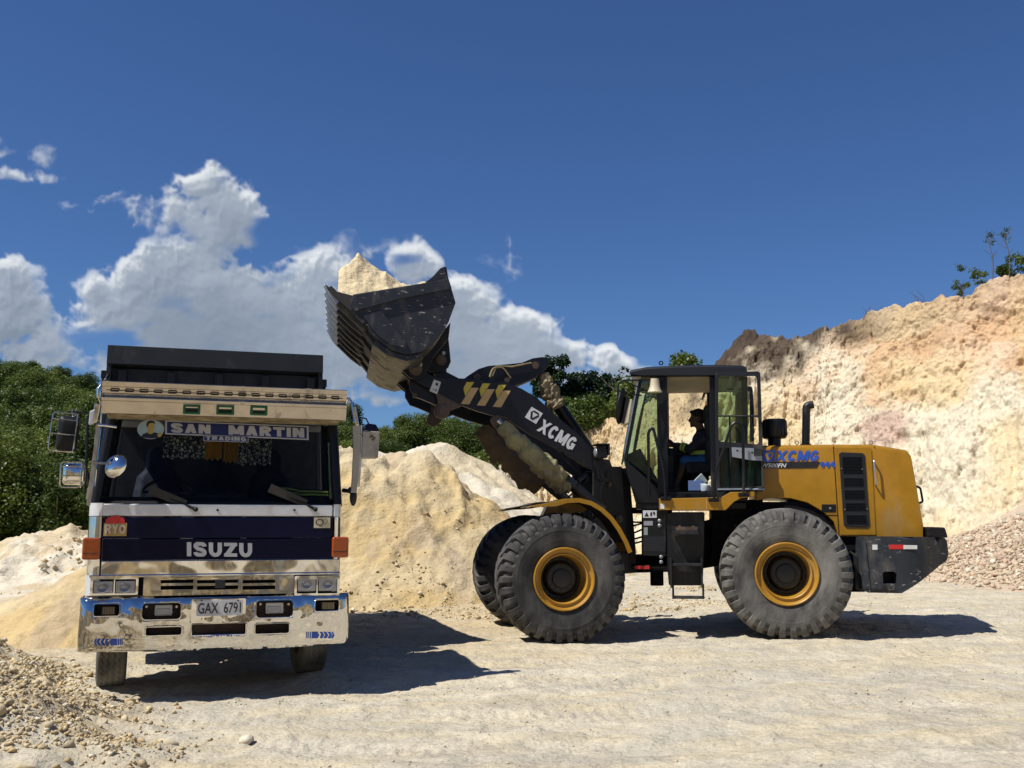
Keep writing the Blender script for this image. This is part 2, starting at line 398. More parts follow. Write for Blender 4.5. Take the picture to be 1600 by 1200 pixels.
def npobj(name, V, F, col, m, parent=None, smooth=False, loc=(0, 0, 0)):
    me = bpy.data.meshes.new(name); k = F.shape[1]
    me.vertices.add(len(V)); me.vertices.foreach_set('co', (V-np.array(loc)).astype(np.float32).ravel())
    me.loops.add(F.size); me.loops.foreach_set('vertex_index', F.ravel().astype(np.int32))
    me.polygons.add(len(F)); me.polygons.foreach_set('loop_start', np.arange(0, F.size, k, dtype=np.int32)); me.polygons.foreach_set('loop_total', np.full(len(F), k, np.int32))
    me.update(calc_edges=True)
    if col is not None: setcol(me, col)
    if smooth: me.shade_smooth()
    me.materials.append(MATS[m] if isinstance(m, str) else m)
    o = bpy.data.objects.new(name, me); C.objects.link(o); o.location = loc; o.parent = parent
    return o
_txt = {}
def text_mesh(s, offset=0.0, space=1.0):
    key = (s, offset, space)
    if key in _txt: return _txt[key]
    cu = bpy.data.curves.new('lettering', 'FONT'); cu.body = s; cu.offset = offset; cu.space_character = space; cu.extrude = .0; cu.resolution_u = 3
    to = bpy.data.objects.new('lettering', cu); C.objects.link(to); dg = bpy.context.evaluated_depsgraph_get(); dg.update()
    me = bpy.data.meshes.new_from_object(to.evaluated_get(dg))
    V = [v.co.copy() for v in me.vertices]; F = [tuple(p.vertices) for p in me.polygons]
    x0 = min(v.x for v in V); x1 = max(v.x for v in V); y0 = min(v.y for v in V); y1 = max(v.y for v in V)
    V = [((v.x-x0)/(x1-x0), (v.y-y0)/(y1-y0)) for v in V]
    bpy.data.objects.remove(to); bpy.data.curves.remove(cu); bpy.data.meshes.remove(me)
    _txt[key] = (V, F); return _txt[key]
def text_on(mb, s, O, U, Vv, n, offset=.02, space=1.0, shear=0.0, th=.003):
    """text in the parallelogram O,O+U,O+U+V; n = outward direction"""
    V, F = text_mesh(s, offset, space); O = Vector(O); U = Vector(U); Vv = Vector(Vv); n = Vector(n)
    a = [O+U*x+Vv*y+U.normalized()*(shear*y*Vv.length) for x, y in V]
    mb.add([p+n*th for p in a], F)

# ---------------------------------------------------------------- heavy stroke lettering
def glyph(c, t, w):
    a = t/2; h = t*.56; P = []; S = []
    def box(x0, y0, x1, y1): P.append([(x0, y0), (x1, y0), (x1, y1), (x0, y1)])
    def dia(x0, y0, x1, y1, k=1.0): P.append([(x0-h*k, y0), (x0+h*k, y0), (x1+h*k, y1), (x1-h*k, y1)])
    def arc(cx, cy, rx, ry, a0, a1, n=14): return [(cx+rx*math.cos(R(a0+(a1-a0)*i/n)), cy+ry*math.sin(R(a0+(a1-a0)*i/n))) for i in range(n+1)]
    if c == 'I': box(0, 0, t, 1)
    elif c == 'X': dia(h, 0, w-h, 1, 1.0); dia(h, 1, w-h, 0, 1.0)
    elif c == 'C': S.append(arc(w/2, .5, w/2-a, .5-a*.85, 38, 322, 20))
    elif c == 'G': S.append(arc(w/2, .5, w/2-a, .5-a*.85, 38, 325, 20)); box(w*.52, .36, w, .36+t*.75); box(w-t, .08, w, .40)
    elif c in 'OQ':
        S.append(arc(w/2, .5, w/2-a, .5-a*.85, 0, 360, 26))
        if c == 'Q': dia(w*.6, .3, w*.95, -.08, .8)
    elif c == 'M': box(0, 0, t, 1); box(w-t, 0, w, 1); dia(h, 1, w/2, .08); dia(w-h, 1, w/2, .08)
    elif c == 'N': box(0, 0, t, 1); box(w-t, 0, w, 1); dia(h, 1, w-h, 0)
    elif c == 'U': S.append([(a, 1)]+arc(w/2, .5-a*.2, w/2-a, .5-a, 180, 360, 14)+[(w-a, 1)])
    elif c == 'Z': box(0, 0, w, t*.9); box(0, 1-t*.9, w, 1); dia(h*1.2, t*.5, w-h*1.2, 1-t*.5, 1.15)
    elif c == 'S': S.append([(w-a, .70), (w-a*1.15, .80), (w*.72, .93-a*.4), (w/2, 1-a*.85), (w*.26, .94-a*.4), (a*1.05, .82), (a*1.0, .71), (a*1.5, .61), (w*.34, .545), (w*.66, .465), (w-a*1.4, .40), (w-a, .28), (w-a*1.15, .17), (w*.74, .07+a*.4), (w/2, a*.85), (w*.28, .07+a*.4), (a*1.15, .2), (a, .30)])
    elif c == 'A': dia(h, 0, w/2, 1, .95); dia(w-h, 0, w/2, 1, .95); box(w*.25, .2, w*.75, .2+t*.7)
    elif c == 'R': box(0, 0, t, 1); S.append([(a, 1-a*.85)]+arc(w*.52, .5+.25-a*.2, w*.48-a, .27-a*.6, 90, -90, 10)+[(a, .5-a*.2)]); dia(w-h, 0, w*.5, .5)
    elif c == 'D': box(0, 0, t, 1); S.append([(a, 1-a*.85)]+arc(w*.42, .5, w*.58-a, .5-a*.85, 90, -90, 14)+[(a, a*.85)])
    elif c == 'T': box(0, 1-t*.9, w, 1); box(w/2-a, 0, w/2+a, 1)
    elif c == 'Y': dia(h, 1, w/2, .42); dia(w-h, 1, w/2, .42); box(w/2-a, 0, w/2+a, .48)
    return P, S
def stroke_text(mb, s, O, U, Vv, n, t=.28, shear=0.0, gap=.10, th=.003, wid=None):
    ww = {'I': t, 'M': 1.05, ' ': .35, 'X': 1.0}; W_ = [ww.get(c, .82) for c in s]; tot = sum(W_)+gap*(len(s)-1)+0*shear
    O = Vector(O); U = Vector(U); Vv = Vector(Vv); n = Vector(n); x = 0; k = 0
    def put(pts):
        nonlocal k
        k += 1; mb.add([O+U*((px_+x)/tot)+Vv*py_+U.normalized()*(shear*py_*Vv.length)+n*(th+k*.00012) for px_, py_ in pts], [tuple(range(len(pts)))])
    for c, w in zip(s, W_):
        if c != ' ':
            P, S = glyph(c, t, w)
            for p in P: put(p)
            for line in S:
                L = []; Rr = []
                for i in range(len(line)):
                    p0 = Vector(line[max(i-1, 0)]); p1 = Vector(line[min(i+1, len(line)-1)]); d = (p1-p0).normalized(); q = Vector((-d.y, d.x))*t/2; c_ = Vector(line[i]); L.append(c_+q); Rr.append(c_-q)
                if (Vector(line[0])-Vector(line[-1])).length < 1e-4:
                    d = (Vector(line[1])-Vector(line[-2])).normalized(); q = Vector((-d.y, d.x))*t/2; L[0] = L[-1] = Vector(line[0])+q; Rr[0] = Rr[-1] = Vector(line[0])-q
                k += 1; N = len(line); pts = L+Rr
                mb.add([O+U*((p.x+x)/tot)+Vv*p.y+U.normalized()*(shear*p.y*Vv.length)+n*(th+k*.00012) for p in pts], [(i, i+1, N+i+1, N+i) for i in range(N-1)])
        x += w+gap
# ================================================================ clouds on a far sky backdrop, 3 km away
def build_clouds():
    blobs = [(300,505,200,95,1),(420,470,120,70,.9),(240,465,80,80,.9),(350,345,70,50,.8),(310,285,40,30,.75),(372,335,38,50,.75),(200,325,85,28,.42),(290,330,60,40,.6),
             (143,450,28,26,.75),(185,505,75,60,.8),(290,405,95,38,.5),(395,435,60,38,.7),(15,440,62,42,.75),(15,500,85,60,.85),(45,550,90,35,.7),(560,385,42,24,.42),(520,430,70,40,.6),
             (640,412,46,40,.85),(700,480,90,52,.9),(790,515,95,42,.85),(870,548,80,34,.8),(950,555,45,26,.7),(640,540,240,85,1),(450,570,330,60,.9),
             (900,585,150,25,.6),(2,228,30,13,.28),(38,272,48,14,.36),(78,232,24,22,.34),(800,400,40,26,.16),(575,620,60,25,.6),
             (1250,560,60,12,.1),(-150,480,160,90,.9)]
    st = 1.7
    px = np.arange(-330, 1700, st); py = np.arange(40, 690, st); PX, PY = np.meshgrid(px, py)
    wx = 12*fbm(PX/70, PY/60, 200., 3)+6*fbm(PX/26, PY/24, 201., 3); wy = 10*fbm(PX/70, PY/65, 202., 3)+6*fbm(PX/25, PY/26, 203., 3)
    D = np.full(PX.shape, -1.5)
    for bx_, by_, rx, ry, amp in blobs:
        v = amp*(1-.8*(((PX+wx-bx_)/rx)**2+((PY+wy-by_)/ry)**2)); k = .12
        h = np.clip(.5+.5*(v-D)/k, 0, 1); D = D*(1-h)+v*h+k*h*(1-h)
    # cauliflower relief: rounded billows
    bil = 0; a = 1; n = 0
    for o, sc in enumerate((46, 23, 12, 6.5)):
        bil = bil+a*(1-2*np.abs(vnoise((PX*math.cos(o*1.1+.5)+PY*math.sin(o*1.1+.5))/sc+o*5.1+wx/18, (PY*math.cos(o*1.1+.5)-PX*math.sin(o*1.1+.5))/sc*1.1+o*3.3+wy/18, 210.+o))); n += a; a *= .55
    bil = bil/n
    fb = fbmr((PX*.86+PY*.5)/58, (PY*.86-PX*.5)/52, 215., 6, .52)
    dens = D+.34*fb+.34*(bil-.55)
    def blur0(A):
        for _ in range(8): A = (A+np.roll(A, 1, 0)+np.roll(A, -1, 0)+np.roll(A, 1, 1)+np.roll(A, -1, 1))/5
        return A
    thick = np.clip(dens, 0, 1.2)
    soft = .28+.5*sst(300, 200, PY)+.35*np.exp(-((PX-800)/70)**2-((PY-400)/50)**2)
    soft = soft+.25*np.exp(-((PX-195)/90)**2-((PY-325)/35)**2)+.2*np.exp(-((PX-560)/50)**2-((PY-385)/30)**2)
    cov = sst(0, 1, (dens+.04)/soft)*np.clip(.25+1.6*blur0(np.clip(D+.15*fb, -.1, 1)), 0, 1)
    cov *= sst(-.6, .1, fbm(PX/150, PY/60, 220., 4)+.35)
    def blur(A, k=3):
        for _ in range(k): A = (A+np.roll(A, 1, 0)+np.roll(A, -1, 0)+np.roll(A, 1, 1)+np.roll(A, -1, 1))/5
        return A
    tb = blur(np.clip(D+.30*fb+.12*(bil-.55), 0, 1.2), 14)
    def sh(A, dx, dy): return np.roll(np.roll(A, -int(round(dy/st)), 0), -int(round(dx/st)), 1)
    occ = 0
    for i, q in enumerate((4, 9, 16, 26, 40, 60, 85)):
        occ = occ+sh(tb, -q*.42, -q*.9)*(1.0 if i < 4 else .8)
    occ = occ/7
    lit = np.exp(-2.3*occ)
    grad = np.clip((thick-sh(thick, -4, -7))*2.2+(sh(bil, 0, 0)-sh(bil, -3, -5))*.45, -.5, .6)
    L_ = np.clip(.12+.85*lit+.26*grad*sst(.05, .5, lit)+.08*fb, 0, 1.1)
    side = sst(250, 620, PX)*.12
    L_ = np.clip(L_+side-.06, 0, 1)
    a0 = np.array([.17, .215, .285]); a1 = np.array([.32, .37, .44]); a2 = np.array([.74, .77, .79])
    t1 = sst(0, .55, L_)[..., None]; t2 = sst(.5, 1.0, L_)[..., None]
    colr = (a0*(1-t1)+a1*t1)*(1-t2)+a2*t2  # sunlit tops and shaded bodies are painted into the cloud colour
    al = np.clip(cov*.96, 0, 1)
    d = np.stack([(PX-800)/FOC, np.cos(PITCH)-(600-PY)/FOC*math.sin(PITCH), math.sin(PITCH)+(600-PY)/FOC*math.cos(PITCH)], -1)
    d /= np.linalg.norm(d, axis=-1)[..., None]; P = d*3000+np.array([0, 0, CAMZ])
    n_, k_ = PX.shape; i = np.arange(n_*k_).reshape(n_, k_)
    q = np.stack([i[:-1, :-1], i[:-1, 1:], i[1:, 1:], i[1:, :-1]], -1).reshape(-1, 4)
    af = al.ravel(); q = q[(af[q].max(1) > .004)]
    use = np.zeros(n_*k_, bool); use[q] = True; new = np.cumsum(use)-1
    q = new[q]; V = P.reshape(-1, 3)[use]; colr = colr.reshape(-1, 3)[use]; af = af[use]
    m = bpy.data.materials.new('cloud'); m.use_nodes = True; nt = m.node_tree; nt.nodes.clear(); L = nt.links
    out = nt.nodes.new('ShaderNodeOutputMaterial'); em = nt.nodes.new('ShaderNodeEmission'); tr = nt.nodes.new('ShaderNodeBsdfTransparent'); mx = nt.nodes.new('ShaderNodeMixShader')
    at_ = nt.nodes.new('ShaderNodeAttribute'); at_.attribute_name = 'col'
    L.new(at_.outputs['Color'], em.inputs[0]); L.new(at_.outputs['Alpha'], mx.inputs[0]); L.new(tr.outputs[0], mx.inputs[1]); L.new(em.outputs[0], mx.inputs[2]); L.new(mx.outputs[0], out.inputs[0])
    m.cycles.emission_sampling = 'NONE'
    o = npobj('sky', V, q, None, m); a = o.data.color_attributes.new('col', 'FLOAT_COLOR', 'POINT')
    a.data.foreach_set('color', np.concatenate([colr, af[:, None]], 1).astype(np.float32).ravel()); o['kind'] = 'structure'
build_clouds()
# ================================================================ terrain
def gh(x, y):
    """ground height"""
    x = np.asarray(x, float); y = np.asarray(y, float)
    z = .02*(np.clip(y, -20, 26)-9.3)+.018*(np.clip(x, -9, 14)+2.5)
    z = z+.015
    und = .035*fbm(x*.35, y*.35, 1., 3)*sst(4, 9, np.abs(y-12)+np.abs(x)*.1+3)
    return z+und
CREAM = np.array([.57, .485, .325]); WHITE = np.array([.62, .56, .435]); TAN = np.array([.50, .37, .19]); GREY = np.array([.485, .445, .355])
PINK = np.array([.56, .385, .25]); BROWN = np.array([.095, .07, .05]); ORANGE = np.array([.58, .415, .215])
def lerp(a, b, t): return a*(1-t[..., None])+b*t[..., None]
rock_mat('groundmat', 4, .045, fine=34, fdist=.013, colvar=.14, chunk=9, cdist=.018)
rock_mat('sandmat', 2.2, .07, fine=16, fdist=.014, colvar=.08, chunk=5, cdist=.02)
rock_mat('wallmat', 1.6, .08, fine=9, fdist=.03, colvar=.10, chunk=2.6, cdist=.06)
rock_mat('rockmat', 9, .01, fine=60, fdist=.003, colvar=.12)
rock_mat('hillmat', 1.5, .1, fine=10, fdist=.03, colvar=.3)

def axis(parts):
    out = []
    for a, b, s in parts:
        n = max(1, int(round((b-a)/s))); out += list(np.linspace(a, b, n, endpoint=False))
    return out+[parts[-1][1]]
def rubble_mask(x, y):
    """broken ground at the left foreground"""
    edge = -2.0-.62*(y-6.9)+.45*fbm(x*1.1, y*1.1, 4., 3)
    return sst(.35, -.55, x-edge)*sst(12.8, 11.2, y)
xs = np.array(axis([(-400, -60, 20), (-60, -14, 1.2), (-14, -9, .25), (-9, 9.5, .036), (9.5, 18, .2), (18, 60, 1.4), (60, 400, 20)]))
yy = [5.2]
while yy[-1] < 24: yy.append(yy[-1]+max(.026, .0042*yy[-1]))
ys = np.array(axis([(-200, -40, 15), (-40, 0, 1.5), (0, 5.2, .2)])[:-1]+yy+axis([(yy[-1]+.3, 60, .8), (60, 120, 6), (120, 900, 60)]))
X, Y = np.meshgrid(xs, ys)
def ground_detail(X, Y):
    rm = rubble_mask(X, Y)
    d = .022*fbm(X*1.6, Y*1.6, 2., 4)+.014*fbm(X*7, Y*7, 5., 4)+.010*np.maximum(0, ridged(X*9, Y*9, 15., 3)-.5)
    # broken crust, wheel ruts
    cr = np.maximum(0, ridged(X*2.2, Y*3.4, 3., 3)-.52)
    d += .012*(.5-cell(X*5, Y*5))*sst(-.1, .4, fbm(X*.9, Y*1.2, 18., 3))+.008*(.5-cell(X*14, Y*14))*sst(.0, .4, fbm(X*.7, Y*1.2, 19., 3))
    for wx_, wy_, wr_ in ((.22, 12.75, .55), (3.37, 12.75, .55), (-3.85, 10.1, .3), (-2.0, 10.6, .3)): d += .045*np.exp(-((X-wx_)/wr_)**2-((Y-wy_)/(.45*wr_/.55))**2)
    d += .03*cr*sst(-.1, .5, fbm(X*.6, Y*.9, 8., 3))
    rut = np.exp(-((Y-8.6-.12*X+.3*np.sin(X*.4))/.22)**2)+np.exp(-((Y-11.2-.04*X)/.28)**2)+np.exp(-((Y-9.9-.05*X+.1*np.sin(X*.7))/.26)**2)+np.exp(-((Y-7.5+.10*X)/.18)**2)
    d -= .034*rut*(1-rm)
    d += .011*np.sin((X*math.cos(.1)+Y*.1)*2*math.pi/.11)*rut*sst(-.1, .3, fbm(X*.8, Y*.8, 6., 2))*(1-rm)
    lump = .07*fbm(X*2.5, Y*2.5, 7., 4)+.055*np.maximum(0, ridged(X*5, Y*5, 3., 4)-.35)+1.0*sst(.3, -2.1, X+2.3+.62*(Y-6.9))*sst(6.2, 8.6, Y)+.10*np.maximum(0, fbm(X*1.1, Y*1.1, 17., 3))
    return d*(1-.5*rm)+lump*rm
near = sst(3, 5, Y)*sst(30, 22, Y)*sst(12, 9, np.abs(X))
Z = gh(X, Y)+ground_detail(X, Y)*near
Z = Z-sst(35, 200, np.hypot(X, Y))*1.0
t1 = sst(-.5, .6, fbm(X*.5, Y*.9, 9., 5)); t2 = sst(-.35, .45, fbm(X*1.5, Y*4.5, 11., 5)); rm = rubble_mask(X, Y)
base = np.broadcast_to(GREY, X.shape+(3,))
col = lerp(base, np.broadcast_to(CREAM, base.shape), .55*t2+.25*t1)
pf = sst(2.5, -1, X)*sst(9.5, 15, Y)
col = lerp(col, np.broadcast_to(TAN*1.02, base.shape), .6*pf)
col = lerp(col, np.broadcast_to(TAN*.95, base.shape), .55*rm*sst(-.4, .5, fbm(X*.9, Y*.9, 12., 4)))
col = lerp(col, np.broadcast_to(WHITE, base.shape), .5*sst(.1, .6, fbm(X*.8, Y*2.2, 14., 5)))
col = lerp(col, np.broadcast_to(np.array([.36, .32, .26]), base.shape), .35*sst(.25, .6, fbm(X*2.1, Y*5.2, 19., 5)))
g_ = gridobj('ground', X, Y, Z, col, 'groundmat'); g_['kind'] = 'structure'

def pile(name, label, cat, xr, yr, step, hf, colf, m='sandmat', kind=None, group=None):
    xs = np.arange(xr[0], xr[1]+step, step); ys = np.arange(yr[0], yr[1]+step, step)
    X, Y = np.meshgrid(xs, ys); h = hf(X, Y)
    Z = gh(X, Y)+h
    cx, cy = float(np.mean(xr)), float(np.mean(yr))
    o = gridobj(name, X, Y, Z, colf(X, Y, h), m, loc=(cx, cy, 0))
    # drop what lies underground
    bm = bmesh.new(); bm.from_mesh(o.data); hv = h.ravel()
    bm.verts.ensure_lookup_table(); bmesh.ops.delete(bm, geom=[v for i, v in enumerate(bm.verts) if hv[i] < -.12], context='VERTS')
    bm.to_mesh(o.data); bm.free()
    if kind: o['kind'] = kind; o['label'] = label
    else: tag(o, label, cat, group)
    return o
def cone(X, Y, cx, cy, h, slope, ax=1., ay=1., rot=0.):
    c, s = math.cos(rot), math.sin(rot); dx = (X-cx)*c+(Y-cy)*s; dy = -(X-cx)*s+(Y-cy)*c
    d = np.sqrt((dx/ax)**2+(dy/ay)**2+.15)
    return h-slope*(d-.39)
def smax(a, b, k=.25):
    return .5*(a+b+np.sqrt((a-b)**2+k*k))
# big tan sand pile between the truck and the loader
def sand_h(X, Y):
    a = cone(X, Y, -4.2, 21.3, 3.0, .80, 1.25, 1.0)
    b = cone(X, Y, -2.3, 21.4, 2.95, .84, 1.05, 1.0)
    h = smax(a, b, .35)
    w = fbm(X*.55+3, Y*.55, 1., 4)
    rill = ridged(X*1.1+.9*fbm(X*.6, Y*.6, 2., 4), Y*.25, 3., 4)
    up = sst(.2, 2.2, h)
    h = h+.26*w*up+.20*(rill-.4)*up+.05*fbm(X*2.3, Y*2.3, 5., 5)+.05*np.maximum(0, ridged(X*3, Y*3, 6., 4)-.45)+.03*fbm(X*9, Y*9, 5., 4)
    for cx_, cy_, sd in ((-2.3, 21.4, 1.), (-4.2, 21.3, 2.)):
        an = np.arctan2(X-cx_, -(Y-cy_)); rr = np.hypot(X-cx_, Y-cy_); h = h+.17*(ridged(an*4.2+.35*fbm(X*.7, Y*.7, sd, 3), rr*.22, 9.+sd, 4)-.45)*up*sst(.4, 1.6, rr)*.6
    slump = sst(.0, .25, fbm(X*.7+9, Y*.5, 6., 3)); h = h-.22*slump*up+.05*(.5-cell(X*2.6, Y*2.6))*sst(-.1, .4, fbm(X*.5, Y*.5, 77., 3))+.03*(.5-cell(X*7, Y*7))*sst(2.2, .4, h)
    toe = sst(1.0, .1, h)
    h = h+.05*np.maximum(0, fbm(X*4, Y*4, 7., 3))*toe
    return np.minimum(h, 3.0+.06*fbm(X*1.5, Y*1.5, 3., 3)-.12*sst(-3, -1.2, X))
def sand_c(X, Y, h):
    t = sst(-.4, .5, fbm(X*.8, Y*.8+h, 3., 5)); b = np.broadcast_to(np.array([.52, .39, .195]), X.shape+(3,))
    c = lerp(b, np.broadcast_to(np.array([.55, .445, .27]), b.shape), t)
    c = lerp(c, np.broadcast_to(CREAM*1.04, b.shape), sst(2.2, 3.0, h)*.75)
    return lerp(c, np.broadcast_to(np.array([.40, .32, .22]), b.shape), .6*sst(.15, .5, fbm(X*2, Y*.8, 8., 4)))
pile('sand_pile', 'tall tan sand pile with a ridged flank between the dump truck and the loader', 'sand pile', (-9, 6), (14.5, 27), .055, sand_h, sand_c)
def pale_h(X, Y):
    a = cone(X, Y, -4.5, 27.2, 3.5, .68, 1.5, 1.); b = cone(X, Y, -2.0, 27, 3.35, .70, 1.05, 1.)
    h = np.minimum(smax(a, b, .3), 3.35); up = sst(.2, 2, h)
    h = h+.25*fbm(X*.5, Y*.5, 21., 4)*up+.18*(ridged(X*.8+Y*.4, Y*.8, 22., 4)-.4)*up+.06*fbm(X*4, Y*4, 22., 3)
    return h
pile('sand_pile', 'pale whitish sand pile rising behind the right flank of the tan pile', 'sand pile', (-11, 7), (22, 34), .09, pale_h,
     lambda X, Y, h: lerp(np.broadcast_to(CREAM, X.shape+(3,)), np.broadcast_to(WHITE, X.shape+(3,)), sst(-.3, .4, fbm(X, Y, 5., 4))))
def spill_h(X, Y):
    h = cone(X, Y, -6.0, 15.0, .90, .58, 1.05, 1.0)
    return h+.07*fbm(X*1.2, Y*1.2, 31., 4)*sst(0, .5, h)+.03*fbm(X*6, Y*6, 31., 3)
pile('sand_pile', 'low smooth tan sand cone sloping down to the left of the truck', 'sand pile', (-9.5, -3.2), (11.8, 18.2), .04, spill_h, sand_c)
# pale broken bank behind, at the left edge
def bank_h(X, Y):
    edge = sst(15.5, 21, Y+.12*(X+8)+.8*fbm(X*.3, Y*.3, 33., 3)); r = sst(20, 25, Y)
    h = edge*.16+r*.20-.08+.66*np.exp(-((X+11.2)/2.2)**2-((Y-25.5)/2.)**2)*1.35
    h = h*sst(-4.5, -6.6, X-.0*Y)-.2*sst(-5.5, -4.8, X)
    k = np.maximum(0, ridged(X*1.1, Y*1.1, 34., 4)-.3)
    return h+(.22*k+.12*fbm(X*2.1, Y*2.1, 35., 4)+.05*fbm(X*7, Y*7, 35., 3))*sst(0, .4, h)
b_ = pile('earth_bank', '', '', (-26, -4.3), (14, 34), .075, bank_h,
     lambda X, Y, h: lerp(np.broadcast_to(WHITE*1.02, X.shape+(3,)), np.broadcast_to(TAN, X.shape+(3,)), .6*sst(-.1, .5, fbm(X*1.2, Y*1.2, 36., 4))), 'sandmat', kind='structure')

# ---------------------------------------------------------------- cliff (the cut quarry face)
ctl = [(640, 58, 61, 770), (700, 55, 59, 752), (760, 50, 54, 737), (830, 46, 51, 700), (905, 42, 48, 668), (960, 39, 46, 652), (1040, 36, 43.5, 618), (1115, 33, 40.5, 572), (1165, 32, 39, 533),
       (1190, 31.3, 38.5, 519), (1215, 30.8, 37.8, 524), (1240, 30, 37, 528), (1300, 28, 35.2, 508), (1340, 27.2, 34.5, 500), (1400, 26, 33, 482), (1480, 24.5, 31.2, 457), (1600, 22.6, 29, 428), (1750, 20.5, 26, 398), (2000, 18, 22.5, 370), (2500, 14, 18, 330), (3200, 9, 13, 300)]
cb_ = [at(c[0], 900, c[1]) for c in ctl]; ct_ = [at(c[0], c[3], c[2]) for c in ctl]
plen = [0]
for i in range(1, len(ctl)): plen.append(plen[-1]+(cb_[i]-cb_[i-1]).length)
NS, NT = 1500, 330
s = np.linspace(0, 1, NS)**.9*plen[-1]*1.0
def ip(vals): return np.interp(s, plen, vals)
bx, by = ip([v.x for v in cb_]), ip([v.y for v in cb_]); tx, ty, tz = ip([v.x for v in ct_]), ip([v.y for v in ct_]), ip([v.z for v in ct_])
bz = gh(bx, by)-.4
t = np.linspace(0, 1.35, NT)
T, Sg = np.meshgrid(t, s, indexing='ij')
vt = np.clip(T, 0, 1); ht = np.interp(T, [0, .2, .42, .6, .93, 1.0, 1.35], [0, .34, .62, .74, .93, 1.0, 3.6])
low = .10*np.sin(Sg*.35+1)+.08*fbm(Sg*.25, 0*Sg, 40., 3)
ht = ht+low*np.sin(np.clip(T, 0, 1)*math.pi)*.6
Xw = bx+(tx-bx)*ht; Yw = by+(ty-by)*ht; Zw = bz+(tz-bz)*vt
nrm = np.stack([-(ty-by), (tx-bx)], 0); 
dx, dy = tx-bx, ty-by; ln = np.hypot(dx, dy); ox, oy = -dx/ln, -dy/ln      # outward (down-slope) direction
Hh = tz-bz; zl = vt*Hh
face = sst(.3, .5, T)*sst(.9, .7, T)
warp = .6*fbm(Sg*.5, zl*.3, 41., 3)
groove = np.abs(((Sg+warp+.25*zl*np.sin(Sg*.2))*1.75) % 1.0-.5)*2
gm = sst(-.45, .2, fbm(Sg*.35, zl*.35, 42., 3))
disp = .42*((1-groove)**1.8-.35)*face*gm
topk = .25+.75*sst(1.0, .8, T)
disp += .85*fbm(Sg*.16, zl*.22, 43., 4)*sst(0, .25, T)*sst(1.0, .75, T)
disp += .22*fbm(Sg*.8, zl*.55, 44., 5)*sst(0, .15, T)*topk
disp += (.16*(.5-cell(Sg*1.5+warp, zl*1.3))+.09*(.5-cell(Sg*3.7, zl*3.3+warp))+.04*(.5-cell(Sg*8, zl*8)))*topk
disp += .10*(ridged(Sg*1.8, zl*1.1, 45., 4)-.4)*topk+.09*fbm(Sg*5, zl*4, 46., 4)+.03*fbm(Sg*14, zl*13, 46., 3)
crestn = sst(.9, 1.0, T)*sst(1.2, 1.0, T)
Xw = Xw+ox*disp; Yw = Yw+oy*disp; Zw = Zw+disp*.35+crestn*(.16*fbm(Sg*.9, T*3, 47., 4)+.10*fbm(Sg*3.5, T*9, 47., 3))
# bulldozed ramp leaning on the foot of the right part
s1450 = np.interp(1450, [c[0] for c in ctl], plen)
rp = sst(-5, 4, Sg-s1450)*sst(.62, .2, T-.012*(Sg-s1450)*0)
Xw = Xw+ox*rp*1.1; Yw = Yw+oy*rp*1.1
pxs = np.interp(Sg, plen, [c[0] for c in ctl])
b0 = np.broadcast_to(np.array([.62, .49, .285]), T.shape+(3,))
def bc(c): return np.broadcast_to(np.asarray(c), b0.shape)
col = lerp(b0, bc(WHITE*1.04), .8*sst(-.3, .4, fbm(Sg*.3, zl*.3, 50., 5)))
col = lerp(col, bc(PINK*1.08), sst(1230, 1520, pxs+120*fbm(Sg*.3, zl*.5, 51., 4))*sst(.48, .82, T+.1*fbm(Sg*.5, zl*.5, 52., 4))*.8)
col = lerp(col, bc([.52, .33, .18]), .7*sst(.05, .5, fbm(Sg*.45+5, zl*.7, 53., 5))*sst(1150, 1330, pxs)*sst(.35, .5, T))
col = lerp(col, bc(ORANGE), .55*sst(.05, .45, fbm(Sg*.5+9, zl*.35, 54., 5)))
def spot(px, tt, rx, rt, k, c):
    global col
    d = ((pxs-px)/rx)**2+((T-tt)/rt)**2
    col = lerp(col, bc(c), k*sst(1.2, .3, d+.8*fbm(Sg*1.2, zl*1.2, 55., 4)))
spot(1375, .50, 45, .08, .75, [.45, .30, .24]); spot(1000, .8, 70, .4, .35, [.58, .40, .24])
top = sst(np.interp(pxs, [1200, 1260], [.72, .82]), np.interp(pxs, [1200, 1260], [.86, .94]), T+.11*fbm(Sg*.6, zl*.6, 57., 5))
brown = top*np.interp(pxs, [0, 960, 1040, 1100, 1180, 1260, 1330, 1400, 5000], [.12, .12, .15, .55, 1, .85, .45, .15, .08])
col = lerp(col, bc(BROWN), np.clip(brown*(1.25+.8*fbm(Sg*1.5, zl*1.5, 58., 4)), 0, 1))
col = lerp(col, bc([.30, .26, .16]), sst(1.0, 1.06, T)*.7)
o = gridobj('cliff', Xw, Yw, Zw, col, 'wallmat'); o['kind'] = 'structure'
